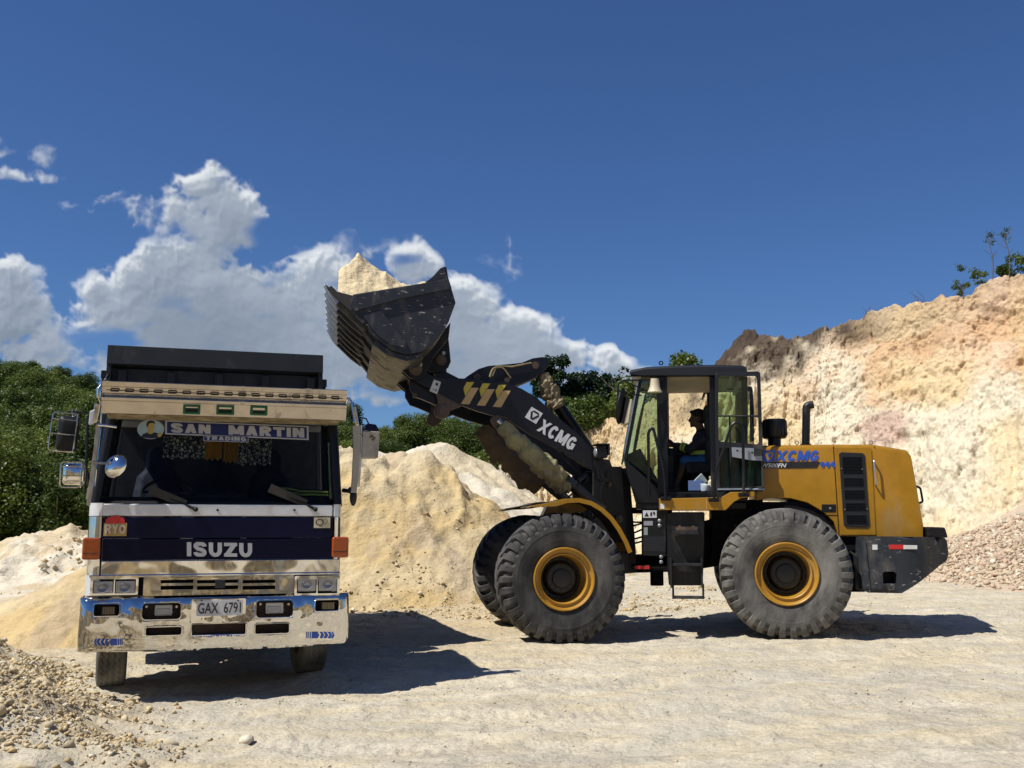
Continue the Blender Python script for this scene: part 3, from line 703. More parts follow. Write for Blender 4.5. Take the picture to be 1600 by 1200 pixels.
# brown heap of topsoil on the crest
mc = at(1185, 540, 38.6)
def heap(cx, cy, cz, rx, ry, h, seed, name, label, colr, step=.06):
    xs = np.arange(-rx*1.2, rx*1.2, step); Xh, Yh = np.meshgrid(xs, np.arange(-ry*1.2, ry*1.2, step))
    d = np.sqrt((Xh/rx)**2+(Yh/ry)**2); Zh = h*(1-1.9*d**1.7)+.42*fbm(Xh*1.3, Yh*1.3, seed, 4)*(d < 1.1)+.22*(ridged(Xh*2.4, Yh*2.4, seed, 4)-.4)+.06*fbm(Xh*9, Yh*9, seed, 3)
    Zh = np.where(d > 1.15, -2., Zh)
    cc = np.broadcast_to(np.array(colr), Xh.shape+(3,))*(1+.35*fbm(Xh*2, Yh*2, seed, 4))[..., None]
    o = gridobj(name, Xh+cx, Yh+cy, Zh+cz, cc, 'rockmat', loc=(cx, cy, cz)); dv = d.ravel(); bm = bmesh.new(); bm.from_mesh(o.data); bm.verts.ensure_lookup_table()
    bmesh.ops.delete(bm, geom=[v for i, v in enumerate(bm.verts) if dv[i] > 1.0], context='VERTS'); bm.to_mesh(o.data); bm.free()
    return tag(o, label, 'soil heap')
heap(mc.x+.05, mc.y+1.5, mc.z-.60, 2.1, 1.5, 1.35, 61., 'soil_heap', 'dark brown heap of topsoil on the crest of the cliff behind the cab', [.062, .044, .032])

# ---------------------------------------------------------------- wooded hill
skl = [(-400, 520), (0, 548), (90, 562), (170, 578), (400, 610), (560, 632), (650, 640), (760, 632), (830, 605), (872, 572), (930, 575), (985, 598), (1050, 620), (1110, 640), (1250, 660), (2000, 700)]
skd0 = [(-400, 30), (0, 33), (160, 33), (400, 44), (560, 52), (760, 60), (900, 62), (1100, 60), (2000, 60)]
ska = np.array([tanc(p, 822)[0] for p, _ in skl]); 
def crest_tan(a): return np.interp(a, ska, [tanc(800, q)[1] for _, q in skl])
def d0f(a): return np.interp(a, [tanc(p, 822)[0] for p, _ in skd0], [d for _, d in skd0])
DC = 92.0
def hill(x, y):
    x = np.asarray(x, float); y = np.asarray(y, float); a = x/np.maximum(y, 1); d0 = d0f(a)
    zc = CAMZ+crest_tan(a)*DC-4.6
    left = sst(tanc(760, 822)[0], tanc(500, 822)[0], a)
    z0 = .2+ (1-left)*3.2
    tt = np.clip((y-d0)/(DC-d0), -1, 1.6)
    z = np.where(tt < 1, z0+(zc-z0)*np.sign(tt)*np.abs(tt)**.85, zc-(tt-1)*3)
    z = np.where(tt < 0, z0+tt*8, z)
    return z+.5*fbm(x*.12, y*.12, 71., 3)
av = np.linspace(-1.15, .55, 420); yv = np.linspace(28, 130, 170)
Yh, Ah = np.meshgrid(yv, av, indexing='ij'); Xh = Ah*Yh; Zh = hill(Xh, Yh)
cc = lerp(np.broadcast_to(np.array([.035, .045, .018]), Xh.shape+(3,)), np.broadcast_to(np.array([.06, .07, .03]), Xh.shape+(3,)), sst(-.3, .3, fbm(Xh*.5, Yh*.5, 72., 4)))
o = gridobj('hillside', Xh, Yh, Zh, cc, 'hillmat'); o['kind'] = 'structure'

def crown_mesh(name, seed, rad, hgt, nleaf, size, clumps, m='leaf', low=0.0, airy=1.0):
    """leaf quads spread through several clumps"""
    rg = np.random.RandomState(seed)
    cl = []
    for i in range(clumps):
        th = rg.uniform(0, 2*math.pi); rr = rad*math.sqrt(rg.uniform(0, 1))*.72; zz = hgt*(low+(1-low)*rg.uniform(.15, .95)); k = 1-.55*max(0, zz/hgt-.4)
        cl.append((rr*k*math.cos(th), rr*k*math.sin(th), zz, rad*rg.uniform(.2, .42)*airy*(.66 if clumps > 50 else 1), rg.uniform(0, 1)))
    cl = np.array(cl); w = cl[:, 3]**2; idx = rg.choice(len(cl), nleaf, p=w/w.sum()); c = cl[idx]
    d = rg.normal(size=(nleaf, 3)); d /= np.linalg.norm(d, axis=1)[:, None]
    r = c[:, 3]*(rg.uniform(0, 1, nleaf)**.35)
    P = c[:, :3]+d*r[:, None]*np.array([1, 1, .8]); P += rg.normal(0, size*.4, P.shape)
    n = d*.6+rg.normal(size=(nleaf, 3))*.6+np.array([0, 0, .45]); n /= np.linalg.norm(n, axis=1)[:, None]
    a = np.cross(n, rg.normal(size=(nleaf, 3))); a /= np.linalg.norm(a, axis=1)[:, None]; b = np.cross(n, a)
    sz = size*rg.uniform(.6, 1.3, nleaf)[:, None]
    V = np.stack([P-a*sz*.5, P+b*sz*.34, P+a*sz*.5, P-b*sz*.34], 1).reshape(-1, 3)
    F = np.arange(nleaf*4).reshape(-1, 4)
    cv = np.clip(.35*c[:, 4]+.65*rg.uniform(0, 1, nleaf), 0, 1); cv = np.repeat(cv, 4)
    me = npobj(name, V, F, np.stack([cv]*3, 1), m).data
    return me
def take(me):
    for o in list(bpy.data.objects):
        if o.data == me: bpy.data.objects.remove(o)
    return me
def trunk_mesh(seed, h, r, spread):
    rg = random.Random(seed); mb = MB()
    top = (rg.uniform(-.3, .3), rg.uniform(-.3, .3), h)
    mb.tube([(0, 0, -.5), (top[0]*.3, top[1]*.3, h*.45), top], [r*1.25, r, r*.45], 7)
    for i in range(5):
        z = h*rg.uniform(.35, .85); a = rg.uniform(0, 6.28); L = spread*rg.uniform(.6, 1)
        p0 = Vector((top[0]*z/h, top[1]*z/h, z)); p2 = p0+Vector((math.cos(a)*L, math.sin(a)*L, L*.8))
        mb.tube([p0, (p0+p2)/2+Vector((0, 0, -.1*L)), p2], [r*.5, r*.35, r*.12], 5)
    o = obj('trunk', mb, 'bark'); me = o.data; bpy.data.objects.remove(o); return me
CR = [take(crown_mesh('crown', 100+i, rad, hg, n, sz, k)) for i, (rad, hg, n, sz, k) in enumerate([(2.6, 3.9, 23000, .118, 90), (2.2, 3.4, 18000, .115, 70), (3.0, 4.3, 27000, .122, 110), (2.0, 4.2, 18000, .115, 64), (2.7, 3.2, 22000, .118, 84), (2.4, 5.0, 23000, .118, 80)])]
CD = [take(crown_mesh('crown', 140+i, rad, hg, n, sz, k, 'leafdark')) for i, (rad, hg, n, sz, k) in enumerate([(2.3, 4.2, 7000, .26, 14), (2.0, 3.6, 6000, .25, 12)])]
TRK = [trunk_mesh(i, 3.0, .12, 1.6) for i in range(3)]
def tree(name, x, y, z, crown, trunk, sc, rz, label, cat, group=None, lift=.3):
    r = thing(name, (x, y, z), label, cat, group); r.rotation_euler.z = rz; r.scale = (sc, sc, sc)
    for nm, me, dz in (('crown', crown, lift), ('trunk', trunk, 0)):
        o = bpy.data.objects.new(nm, me); C.objects.link(o); o.parent = r; o.location = (0, 0, dz)
    return r
rg = np.random.RandomState(5)
cnt = 0
def LAB(mid, y):
    w = 'slope behind the loader' if mid else 'hill left of the truck'
    if y > 82: return 'leafy green tree on the skyline of the wooded '+w
    if y < (66 if mid else 42): return 'leafy green tree in the lowest row of wood on the '+w
    return 'leafy green tree amid the dense wood on the '+w
def vis_ok(px, py):
    return True
cand = []
for k in range(22):
    yb = 33.5+k*2.8
    for j in range(84):
        a = -.575+j*.0148+rg.uniform(-.007, .007)+(k % 2)*.01
        y = yb+rg.uniform(-1.3, 1.3); x = a*y
        if y < d0f(a)+.5 or y > DC+3: continue
        pxx = 800+a*1590/1.0
        if pxx > 1135 or pxx < -150: continue
        if 235 < pxx < 430: continue                        # hidden behind the truck
        step = 3.1/y
        cand.append((x, y, a, pxx))
# thin to an even spacing
kept = []
for c in sorted(cand, key=lambda c: c[1]):
    if all((c[0]-q[0])**2+(c[1]-q[1])**2 > (2.25 if c[1] < 60 else 2.8)**2 for q in kept): kept.append(c)
for (x, y, a, pxx) in kept:
    mid = pxx > 480
    i = rg.randint(6); sc = rg.uniform(.68, 1.02)
    if mid and y > 84 and 850 < pxx < 990: continue
    tree('bush_tree' if not mid else 'scrub_tree', x, y, float(hill(x, y))-.7, CR[i], TRK[i % 3], sc, rg.uniform(0, 6.28),
         LAB(mid, y), 'tree',
         'trees of the wood behind the loader arm' if mid else 'trees of the wooded hillside on the left'); cnt += 1
print('TREES', cnt)
for (px, py, Y, sc, lab) in [(868, 556, 82, 1.05, 'dark crowned tree just right of the rocker tip above the wood'), (907, 566, 84, .95, 'rounded dark tree topping the wood, right of the first dark crown'), (935, 568, 84, 1.1, 'broad dark tree topping the wood left of the thin bare-branched tree')]:
    p = at(px, py, Y); tree('dark_tree', p.x, p.y, p.z-4.4*sc, CD[int(px) % 2], TRK[0], sc, px, lab, 'tree')
thin = take(crown_mesh('crown', 171, 1.7, 3.6, 420, .30, 9, 'leafdark', airy=.9))
for (px, py, Y, sc, lab) in [(962, 568, 80, 1.0, 'thin sparse tree with sky between its leaves left of the cab roof'), (980, 582, 78, .8, 'small sparse tree directly beside the front of the cab roof')]:
    p = at(px, py, Y); tree('sparse_tree', p.x, p.y, p.z-4.2*sc, thin, TRK[1], sc, px, lab, 'tree')
# scrub lining the foot of the wood
UG = take(crown_mesh('bush', 180, 1.4, 1.3, 1300, .17, 9))
def crest_at(px, T0=1.01):
    a = tanc(px, 450)[0]; k = int(np.argmin(np.abs(Xw/Yw-a)*40+np.abs(T-T0)*6)); return Vector((float(Xw.flat[k]), float(Yw.flat[k]), float(Zw.flat[k])-.04))
def bush(px, py, Y, sc, lab, grp=None, me=None, name='bush', rz=0.):
    p = crest_at(px); o = bpy.data.objects.new(name, me or UG); C.objects.link(o); o.location = p; o.scale = (sc,)*3; o.rotation_euler.z = rz or px
    tag(o, lab, 'bush', grp); return o
for i in range(20):
    px = 655+i*22+rg.uniform(-8, 8); top = float(np.interp(px, [c[0] for c in ctl], [c[3] for c in ctl])); Y = float(np.interp(px, [c[0] for c in ctl], [c[2] for c in ctl]))+1.0
    bush(px, top+8, Y, rg.uniform(.6, 1.1), 'low bush at the foot of the wood along the top of the cliff', 'bushes along the top of the cliff')
# bushes on the crest at the right
small = take(crown_mesh('bush', 190, .9, 1.5, 420, .15, 7, airy=.8))
for (px, py, Y, sc, lab, me) in [(1592, 436, 29.6, .55, 'leafy green bush at the right edge of the picture on the cliff crest', small), (1562, 444, 30.2, .38, 'low green bush on the cliff crest left of the largest bush', UG),
                                 (1530, 450, 30.6, .5, 'small loose bush on the cliff crest, third from the right edge', small), (1500, 452, 31.0, .42, 'sparse small bush, leftmost of those on the cliff crest', small)]:
    bush(px, py, Y, sc, lab, me=me, name='crest_bush')
def sapling(px, py, Y, h, lab, seed):
    p = crest_at(px, .99); r = thing('sapling', tuple(p), lab, 'sapling'); mb = MB(); rr = random.Random(seed)
    pts = [p+Vector((0, 0, -.3)), p+Vector((.05*h, 0, h*.5)), p+Vector((-.03*h, 0, h))]
    mb.tube(pts, [.02, .014, .006], 6)
    V = []; F = []; cs = []
    tips = []
    for i in range(7):
        z = h*rr.uniform(.45, .95); a = rr.uniform(0, 6.28); L = .28*rr.uniform(.5, 1); b0 = p+Vector((.0, 0, z)); b1 = b0+Vector((math.cos(a)*L, math.sin(a)*L, L*.9)); mb.tube([b0, b1], [.008, .004], 4); tips.append((b0+b1)/2); tips.append(b1)
    obj('stem', mb, 'bark', r)
    for tpt in tips+[pts[2]]:
        for k in range(12):
            c = tpt+Vector([rr.gauss(0, .07) for _ in range(3)]); n = Vector([rr.gauss(0, 1) for _ in range(3)]).normalized(); a = n.orthogonal().normalized()*.055; b = n.cross(a).normalized()*.03
            q = len(V); V += [c-a, c+b, c+a, c-b]; F.append((q, q+1, q+2, q+3)); cs.append(rr.random()*.6)
    V = np.array([list(v) for v in V]); npobj('foliage', V, np.array(F), np.repeat(np.array(cs), 4)[:, None]*np.ones(3), 'leaf', r, loc=tuple(p))
sapling(1550, 440, 30, 1.45, 'tall thin sapling with a leafy top standing on the cliff crest, left of the other', 1)
sapling(1578, 436, 29.8, 1.4, 'thin sapling with small leaves standing on the cliff crest just left of the largest bush', 2)
sapling(1503, 449, 31, .55, 'short twiggy sapling on the cliff crest at the left end of the bushes', 3)
# dry twigs along the crest
for i, (px, py, Y, lab) in enumerate([(1348, 500, 34.2, 'bare twig sticking up from the cliff crest above the exhaust pipe'), (1424, 478, 32.6, 'bare twigs lying on the cliff crest left of the green bushes'), (1160, 546, 39.4, 'bare thin twig beside the dark topsoil heap')]):
    p = crest_at(px, .99)+Vector((0, 0, .1)); mb = MB(); rr = random.Random(i)
    for k in range(6):
        a = rr.uniform(-.7, .7); L = rr.uniform(.25, .6); q = p+Vector((rr.uniform(-.5, .5), rr.uniform(-.2, .2), -.15)); mb.tube([q, q+Vector((math.sin(a)*L*.6, 0, L*.6)), q+Vector((math.sin(a*1.5)*L, .05, L))], [.012, .008, .004], 5)
    tag(obj('twig', mb, 'bark'), lab, 'twig')

# ---------------------------------------------------------------- stones
def ico(sub):
    bm = bmesh.new(); bmesh.ops.create_icosphere(bm, subdivisions=sub, radius=1); v = np.array([list(x.co) for x in bm.verts]); f = np.array([[q.index for q in x.verts] for x in bm.faces]); bm.free(); return v, f
def _tmpl(seed, n, flat):
    rg = random.Random(seed); bm = bmesh.new()
    for i in range(n):
        v = Vector((rg.gauss(0, 1), rg.gauss(0, 1), rg.gauss(0, 1))).normalized(); k = rg.uniform(.82, 1.0)
        bm.verts.new((v.x*k, v.y*k*.85, v.z*k*flat))
    r = bmesh.ops.convex_hull(bm, input=bm.verts)
    bmesh.ops.delete(bm, geom=[v for v in bm.verts if not v.link_faces], context='VERTS')
    bmesh.ops.triangulate(bm, faces=bm.faces); bm.verts.index_update(); bm.verts.ensure_lookup_table()
    v = np.array([list(x.co) for x in bm.verts]); f = np.array([[q.index for q in x.verts] for x in bm.faces]); bm.free(); return v, f
def rocks(name, P, S_, cols, sub, seed, m='rockmat', flat=.78, rough=.22):
    """angular broken stones: convex hulls of random points"""
    rg = np.random.RandomState(seed); n = len(P); K = min(14, n); Vs = []; Fs = []; Cs = []; off = 0
    for k in range(K):
        idx = np.arange(k, n, K)
        if not len(idx): continue
        v, f = _tmpl(seed*31+k, {1: 10, 2: 15, 3: 26}[sub], flat)
        m_ = len(idx); A = rg.uniform(0, 2*math.pi, m_); B = rg.uniform(-.5, .5, m_); Cc = rg.uniform(-.5, .5, m_)
        b = np.broadcast_to(v, (m_,)+v.shape)*np.stack([rg.uniform(.7, 1.4, m_), rg.uniform(.7, 1.2, m_), rg.uniform(.65, 1.2, m_)], 1)[:, None, :]
        x, y, z = b[..., 0], b[..., 1], b[..., 2]
        cb, sb = np.cos(B)[:, None], np.sin(B)[:, None]; y, z = y*cb-z*sb, y*sb+z*cb
        cc, sc = np.cos(Cc)[:, None], np.sin(Cc)[:, None]; x, z = x*cc+z*sc, -x*sc+z*cc
        ca, sa = np.cos(A)[:, None], np.sin(A)[:, None]; x, y = x*ca-y*sa, x*sa+y*ca
        V = np.stack([x, y, z], -1)*S_[idx][:, None, None]+P[idx][:, None, :]
        Vs.append(V.reshape(-1, 3)); Fs.append((f[None]+(np.arange(m_)*len(v))[:, None, None]+off).reshape(-1, 3)); Cs.append(np.repeat(cols[idx], len(v), 0)); off += m_*len(v)
    return npobj(name, np.concatenate(Vs), np.concatenate(Fs), np.concatenate(Cs), m)
def rockcol(n, rg, a=CREAM, b=TAN, w=WHITE):
    t = rg.uniform(0, 1, (n, 1)); c = a*(1-t)+b*t; k = rg.uniform(0, 1, (n, 1)) < .10; return np.where(k, w, c)*rg.uniform(.8, 1.1, (n, 1))
rg = np.random.RandomState(11)
# left foreground clods
def scatter(n, xr, yr, maskf, smin, smax_, pw, sub, name, lab, seed, ca=CREAM, cb=TAN, zf=None, lift=.25):
    rg = np.random.RandomState(seed); X = rg.uniform(*xr, n); Y = rg.uniform(*yr, n); k = rg.uniform(0, 1, n) < maskf(X, Y); X, Y = X[k], Y[k]; n = len(X)
    s = smin*(smax_/smin)**(rg.uniform(0, 1, n)**pw); z = (zf or (lambda x, y: gh(x, y)+ground_detail(x, y)))(X, Y)+s*lift
    o = rocks(name, np.stack([X, Y, z], 1), s, rockcol(n, rg, ca, cb), sub, seed); tag(o, lab, None, None, 'stuff'); print(name, n); return o
scatter(90000, (-9.5, -1.2), (6.0, 12.2), lambda x, y: rubble_mask(x, y)*sst(-.7, .2, fbm(x*1.3, y*1.3, 80., 3)), .006, .034, 1.9, 1, 'rubble', 'loose pale rubble covering the ground in the left foreground', 1)
scatter(1100, (-9.5, -2.2), (6.0, 12.0), lambda x, y: rubble_mask(x, y), .028, .07, 2.4, 2, 'rubble', 'larger clods among the rubble in the left foreground', 2)
scatter(30000, (-5, 9), (5.6, 20), lambda x, y: .7*sst(-.05, .5, fbm(x*.9, y*1.4, 81., 4))+.06, .004, .02, 2.6, 1, 'gravel', 'sparse small pale stones on the quarry floor', 3, cb=GREY)
scatter(5200, (-20, -5.2), (15, 30), lambda x, y: sst(-.2, .4, fbm(x*.6, y*.6, 82., 3)), .03, .16, 2.6, 1, 'rubble', 'pale broken rubble on the bank behind the truck at the left edge', 4, zf=lambda x, y: gh(x, y)+np.maximum(bank_h(x, y), 0))
scatter(7000, (-7, 4), (15.5, 21), lambda x, y: sst(2.6, .1, sand_h(x, y))*sst(-.2, .4, fbm(x*.8, y*.8, 83., 3)), .012, .06, 2.8, 1, 'rubble', 'small crumbs of sand lying along the foot of the tan pile', 5, zf=lambda x, y: gh(x, y)+np.maximum(sand_h(x, y), 0))
# rubble heap at the right under the cliff
def rub_h(X, Y):
    u = (X-7.3)*.80-(Y-19.0)*.30; 
    a = .62*np.minimum(X*.9-(-.55)*(Y-22.5)*.55-8.3, 4.2)
    e1 = .30*((X-9.0)+.28*(Y-18))-.02
    return np.minimum(e1, 2.6)*sst(13.6, 15.0, Y+.0*X)*1.0-.15*sst(14.2, 13.4, Y)+.16*fbm(X*.8, Y*.8, 90., 4)
pile('rubble_heap', 'heap of broken pinkish stones at the foot of the cliff behind the loader tail', 'rubble heap', (7.2, 17), (13.4, 24), .09, rub_h,
     lambda X, Y, h: lerp(np.broadcast_to(np.array([.46, .38, .27]), X.shape+(3,)), np.broadcast_to(np.array([.48, .37, .27]), X.shape+(3,)), sst(-.3, .4, fbm(X, Y, 5., 4))), 'rockmat')
scatter(24000, (7.4, 15.5), (13.5, 23.5), lambda x, y: sst(-.08, .25, rub_h(x, y)), .03, .10, 1.7, 1, 'rubble', 'broken pinkish cream stones covering the heap behind the loader tail', 6, ca=np.array([.56, .46, .33]), cb=np.array([.50, .37, .26]), zf=lambda x, y: gh(x, y)+np.maximum(rub_h(x, y), 0))
# single stones one can point to
for (px, py, Y, s_, lab) in [(385, 1160, 0, .085, 'pale angular stone lying alone on the ground below the truck bumper'), (35, 1115, 0, .10, 'biggest pale boulder half buried at the left edge of the foreground'), (60, 975, 0, .10, 'brownish clod topping the rubble left of the truck'),
                           (850, 1018, 0, .03, 'small white stone just before the front wheel of the loader')]:
    d = ray(px, py); k = -CAMZ/d.z
    for _ in range(6): k = (float(gh(d.x*k, d.y*k)+ground_detail(d.x*k, d.y*k))-CAMZ)/d.z
    P = np.array([[d.x*k, d.y*k, CAMZ+d.z*k+s_*.2]]); o = rocks('stone', P, np.array([s_]), np.array([WHITE*.95]), 3, int(px)); tag(o, lab, 'stone')
# unseen cut bank added behind the camera, raised to fill the chrome reflections
xs = np.linspace(-34, 34, 260); tt = np.linspace(0, 1, 60); Tb, Xb = np.meshgrid(tt, xs, indexing='ij')
Yb = -17-5.0*np.clip(Tb*1.4, 0, 1)+.8*fbm(Xb*.2, Tb*2, 95., 4)+.5*ridged(Xb*.7, Tb*.6, 96., 3)-6*sst(.75, 1, Tb); Zb = -.6+np.minimum(Tb*1.45, 1)*(10.+1.8*fbm(Xb*.15, 0*Xb, 97., 3))
o = gridobj('cliff', Xb, Yb, Zb, lerp(np.broadcast_to(CREAM, Xb.shape+(3,)), np.broadcast_to(TAN, Xb.shape+(3,)), sst(-.3, .4, fbm(Xb*.4, Tb, 98., 4))), 'wallmat'); o['kind'] = 'structure'
# ================================================================ wheel loader
FR = Frame((3.54, 13.81), -9.5); FF = Frame((.407, 13.81), 9.5)
RN = (0, -1, 0)
loader = thing('wheel_loader', (1.97, 13.9, .12), 'yellow and black wheel loader with its loaded bucket raised and cab door open', 'wheel loader')
ld = loader
def pp(F_, pts, y): return [F_.px(a, b, y) for a, b in pts]
def prism_px(F_, pts, y, th):
    return MB(F_.M).prism(pp(F_, pts, y), y, y+th)
def tube_px(F_, pts, r, n=8, rad=0):
    P = [F_.P(a, b, y) for a, b, y in pts]
    if rad: P = bend(P, rad)
    return MB(F_.M).tube(P, r, n)
# ---- tyres
TR, TW = .795, .60
def tyre_mesh():
    half = [(.352, .225), (.372, .262), (.40, .278), (.47, .298), (.55, .306), (.60, .306), (.64, .303), (.665, .303), (.69, .297), (.72, .287), (.745, .272), (.762, .25), (.775, .222), (.782, .19), (.787, .15), (.790, .10), (.792, .05), (.793, 0)]
    prof = [(r, -w) for r, w in half]+[(r, w) for r, w in half[-2::-1]]
    r = np.array([p[0] for p in prof]); w = np.array([p[1] for p in prof])
    # refine
    tt = np.concatenate([[0], np.cumsum(np.hypot(np.diff(r), np.diff(w)))]); q = np.unique(np.concatenate([np.linspace(0, tt[-1], 104), tt])); r = np.interp(q, tt, r); w = np.interp(q, tt, w)
    NA = 960; th = np.arange(NA)*2*math.pi/NA; N = 34
    RR, TH = np.meshgrid(r, th, indexing='ij'); WW = np.meshgrid(w, th, indexing='ij')[0]
    side = np.sign(WW); aw = np.abs(WW)
    ph = (TH*N/(2*math.pi)+np.where(WW > 0, .5, 0)+ .95*sst(.0, .24, aw)*1.0-.55*sst(.24, .30, aw)*0) % 1.0
    d = np.abs(ph-.5)*2                                       # 1 at groove centre
    width = .30+.12*sst(.1, .28, aw)
    g = sst(1-width-.08, 1-width+.06, d)
    reach = sst(.625, .68, RR)*sst(.03, .09, aw)
    depth = .040*g*reach
    # lug ends step out over the sidewall
    lug = (1-g)*sst(.655, .672, RR)*sst(.70, .68, RR)*.0
    R2 = RR-depth*sst(.60, .74, RR); W2 = WW-side*(depth*.55+0)*sst(.77, .66, RR)*1.0
    step = sst(.652, .668, RR)*(1-g)*.010; W2 = W2+side*step*sst(.30, .28, aw)*0
    ring = np.exp(-((RR-.585)/.006)**2)*.005+np.exp(-((RR-.43)/.006)**2)*.004; W2 = W2+side*ring
    wear = .005*fbm(TH*9, WW*14, 300., 4)*sst(.62, .70, RR); R2 = R2+wear
    n = len(q); X = R2*np.cos(TH); Z = R2*np.sin(TH)
    V = np.stack([X, W2, Z], -1).reshape(-1, 3); i = np.arange(n*NA).reshape(n, NA); j = np.roll(i, -1, 1)
    Fq = np.stack([i[:-1], i[1:], j[1:], j[:-1]], -1).reshape(-1, 4)
    o = npobj('tyre', V, Fq, None, 'rubber', smooth=True); me = o.data; me.set_sharp_from_angle(angle=R(50)); bpy.data.objects.remove(o)
    return me
TYRE = tyre_mesh(); TYRE2 = TYRE.copy(); TYRE2.materials.clear(); TYRE2.materials.append(MATS['rubberdusty'])
def lathe_mesh(name, prof, m, n=96, extra=None):
    mb = MB(); mb.lathe(prof, n=n)
    if extra: extra(mb)
    o = obj(name, mb, m, smooth=28); me = o.data; bpy.data.objects.remove(o); return me
RIM = lathe_mesh('rim', [(.345, -.2), (.372, -.262), (.380, -.285), (.376, -.297), (.366, -.300), (.355, -.292), (.347, -.27), (.340, -.255), (.322, -.25), (.310, -.253), (.303, -.262), (.296, -.268), (.288, -.262), (.284, -.245), (.280, -.12), (.270, -.02), (.262, .0), (.10, .0)], 'yellowrim')
def hubx(mb):
    for k in range(16):
        a = k*2*math.pi/16; mb.cyl((.235*math.cos(a), -.012, .235*math.sin(a)), (.235*math.cos(a), -.035, .235*math.sin(a)), .013, 6)
    for k in range(12):
        a = k*2*math.pi/12+.1; mb.cyl((.15*math.cos(a), -.10, .15*math.sin(a)), (.15*math.cos(a), -.125, .15*math.sin(a)), .010, 6)
HUB = lathe_mesh('hub', [(.262, -.004), (.215, -.008), (.208, -.05), (.185, -.098), (.17, -.108), (.12, -.11), (.11, -.135), (.06, -.145), (.0005, -.146)], 'hubblack', 64, hubx)
def wheel(F_, yc, px, py, dusty, rot, lab=None):
    # centre of the wheel from the near wheel's trace
    x, z = F_.px(px, py, -1.375)
    h = bpy.data.objects.new('wheel', HUB); C.objects.link(h); h.parent = ld
    M = F_.M @ Matrix.Translation(Vector((0, yc, z)))
    if yc > 0: M = M @ Matrix.Rotation(math.pi, 4, 'Z')
    M = M @ Matrix.Rotation(rot, 4, 'Y')
    h.matrix_local = Matrix.Translation(-ld.location) @ M
    for nm, me in (('tyre', TYRE2 if dusty else TYRE), ('rim', RIM)):
        o = bpy.data.objects.new(nm, me); C.objects.link(o); o.parent = h
    if lab: h['label'] = lab
    return h
wheel(FF, -1.075, 881, 905, False, .1, 'front wheel nearest the camera with dark worn tyre')
wheel(FF, 1.075, 881, 905, False, .7); wheel(FR, -1.075, 1223, 897, True, .3, 'rear wheel nearest the camera, its tyre grey with dust'); wheel(FR, 1.075, 1223, 897, True, 1.1)
ZF = FF.px(881, 905, -1.375)[1]; ZR = FR.px(1223, 897, -1.375)[1]
for F_, z in ((FF, ZF), (FR, ZR)):
    mb = MB(F_.M); mb.tube([(0, -.82, z), (0, -.5, z), (0, -.3, z), (0, 0, z), (0, .3, z), (0, .5, z), (0, .82, z)], [.17, .15, .14, .27, .14, .15, .17], 20); mb.cyl((0, -1.02, z), (0, -.8, z), .24, 28); mb.cyl((0, 1.02, z), (0, .8, z), .24, 28); mb.cyl((-.3, 0, z), (.45, 0, z), .13, 16)
    obj('axle', mb, 'axle', ld, smooth=35)

# ---- hood
yb = -.78
hp = [(1186, 696), (1301, 694), (1364, 694), (1418, 703), (1424, 711), (1443, 822), (1443, 840), (1310, 838), (1302, 815), (1286, 800), (1262, 786), (1235, 779), (1205, 778), (1181, 782)]
hpl = pp(FR, hp, yb)
mb = MB(FR.M); n = len(hpl)
# body with a softened top edge: three rings across
def ring(y, drop, cut): return [Vector((x, y, z-(drop if z > 2.3 else 0))) for x, z in hpl]
rings = [ring(-.78, .0, 0)]
zt = max(z for x, z in hpl)
prof = [(-.78, .06), (-.765, .02), (-.72, 0), (.72, 0), (.765, .02), (.78, .06)]
rings = [[Vector((x, y, z-(d if z > 2.42 else 0))) for x, z in hpl] for y, d in prof]
mb.loft(rings, caps=True)
hood = obj('hood', mb, 'yellow', ld, bevel=.012)
# panel seams
for a, b, w in (((1302, 697), (1311, 838), .004), ((1271, 805), (1309, 805), .004), ((1366, 697), (1367, 700), .003)):
    p, q = FR.P(*a, yb-.0015), FR.P(*b, yb-.0015); MBx = MB(FR.M)
    MBx.tube([p, q], .0045, 6); obj('seam', MBx, 'blackmatte', hood)
obj('side_door', prism_px(FR, [(1304, 699), (1358, 699), (1362, 703), (1369, 836), (1313, 836)], yb-.010, .012), 'yellow', hood, bevel=.006)
v = [(1311, 709), (1314, 706.5), (1348, 708), (1351.5, 711), (1359, 820), (1356, 824), (1322, 824), (1318.5, 820)]
vent = obj('vent_panel', prism_px(FR, v, yb-.022, .02), 'greypaint', ld, bevel=.004)
mb = MB(FR.M)
for k, (t0, t1) in enumerate(((714, 740), (747, 760), (766, 780), (786, 798), (805, 818))):
    def xl(t, e): return 1315.5+(t-709)*(8.5/113)+e*30.5
    mb.prism(pp(FR, [(xl(t0, 0), t0), (xl(t0, 1), t0), (xl(t1, 1), t1), (xl(t1, 0), t1)], yb-.026), yb-.026, yb-.020)
obj('mesh_opening', mb, 'blackmatte', vent)
mb = MB(FR.M)
for k, (t0, t1) in enumerate(((714, 740), (747, 760), (766, 780), (786, 798), (805, 818))):
    for q in range(16):
        f = (q+.5)/16; mb.tube([FR.P(xl(t0, f), t0, yb-.028), FR.P(xl(t1, f), t1, yb-.028)], .0025, 4)
    m_ = int((t1-t0)/2.2)
    for q in range(m_):
        t_ = t0+(q+.5)*(t1-t0)/m_; mb.tube([FR.P(xl(t_, 0), t_, yb-.028), FR.P(xl(t_, 1), t_, yb-.028)], .0025, 4)
obj('wire_mesh', mb, 'blackpaint', vent)
mb = MB(FR.M)
for a in ((1315, 732), (1347, 733), (1320, 796), (1355, 795)): p = FR.P(*a, yb-.022); mb.cyl(p, p+Vector((0, -.008, 0)), .008, 8)
obj('screw', mb, 'steel', vent)
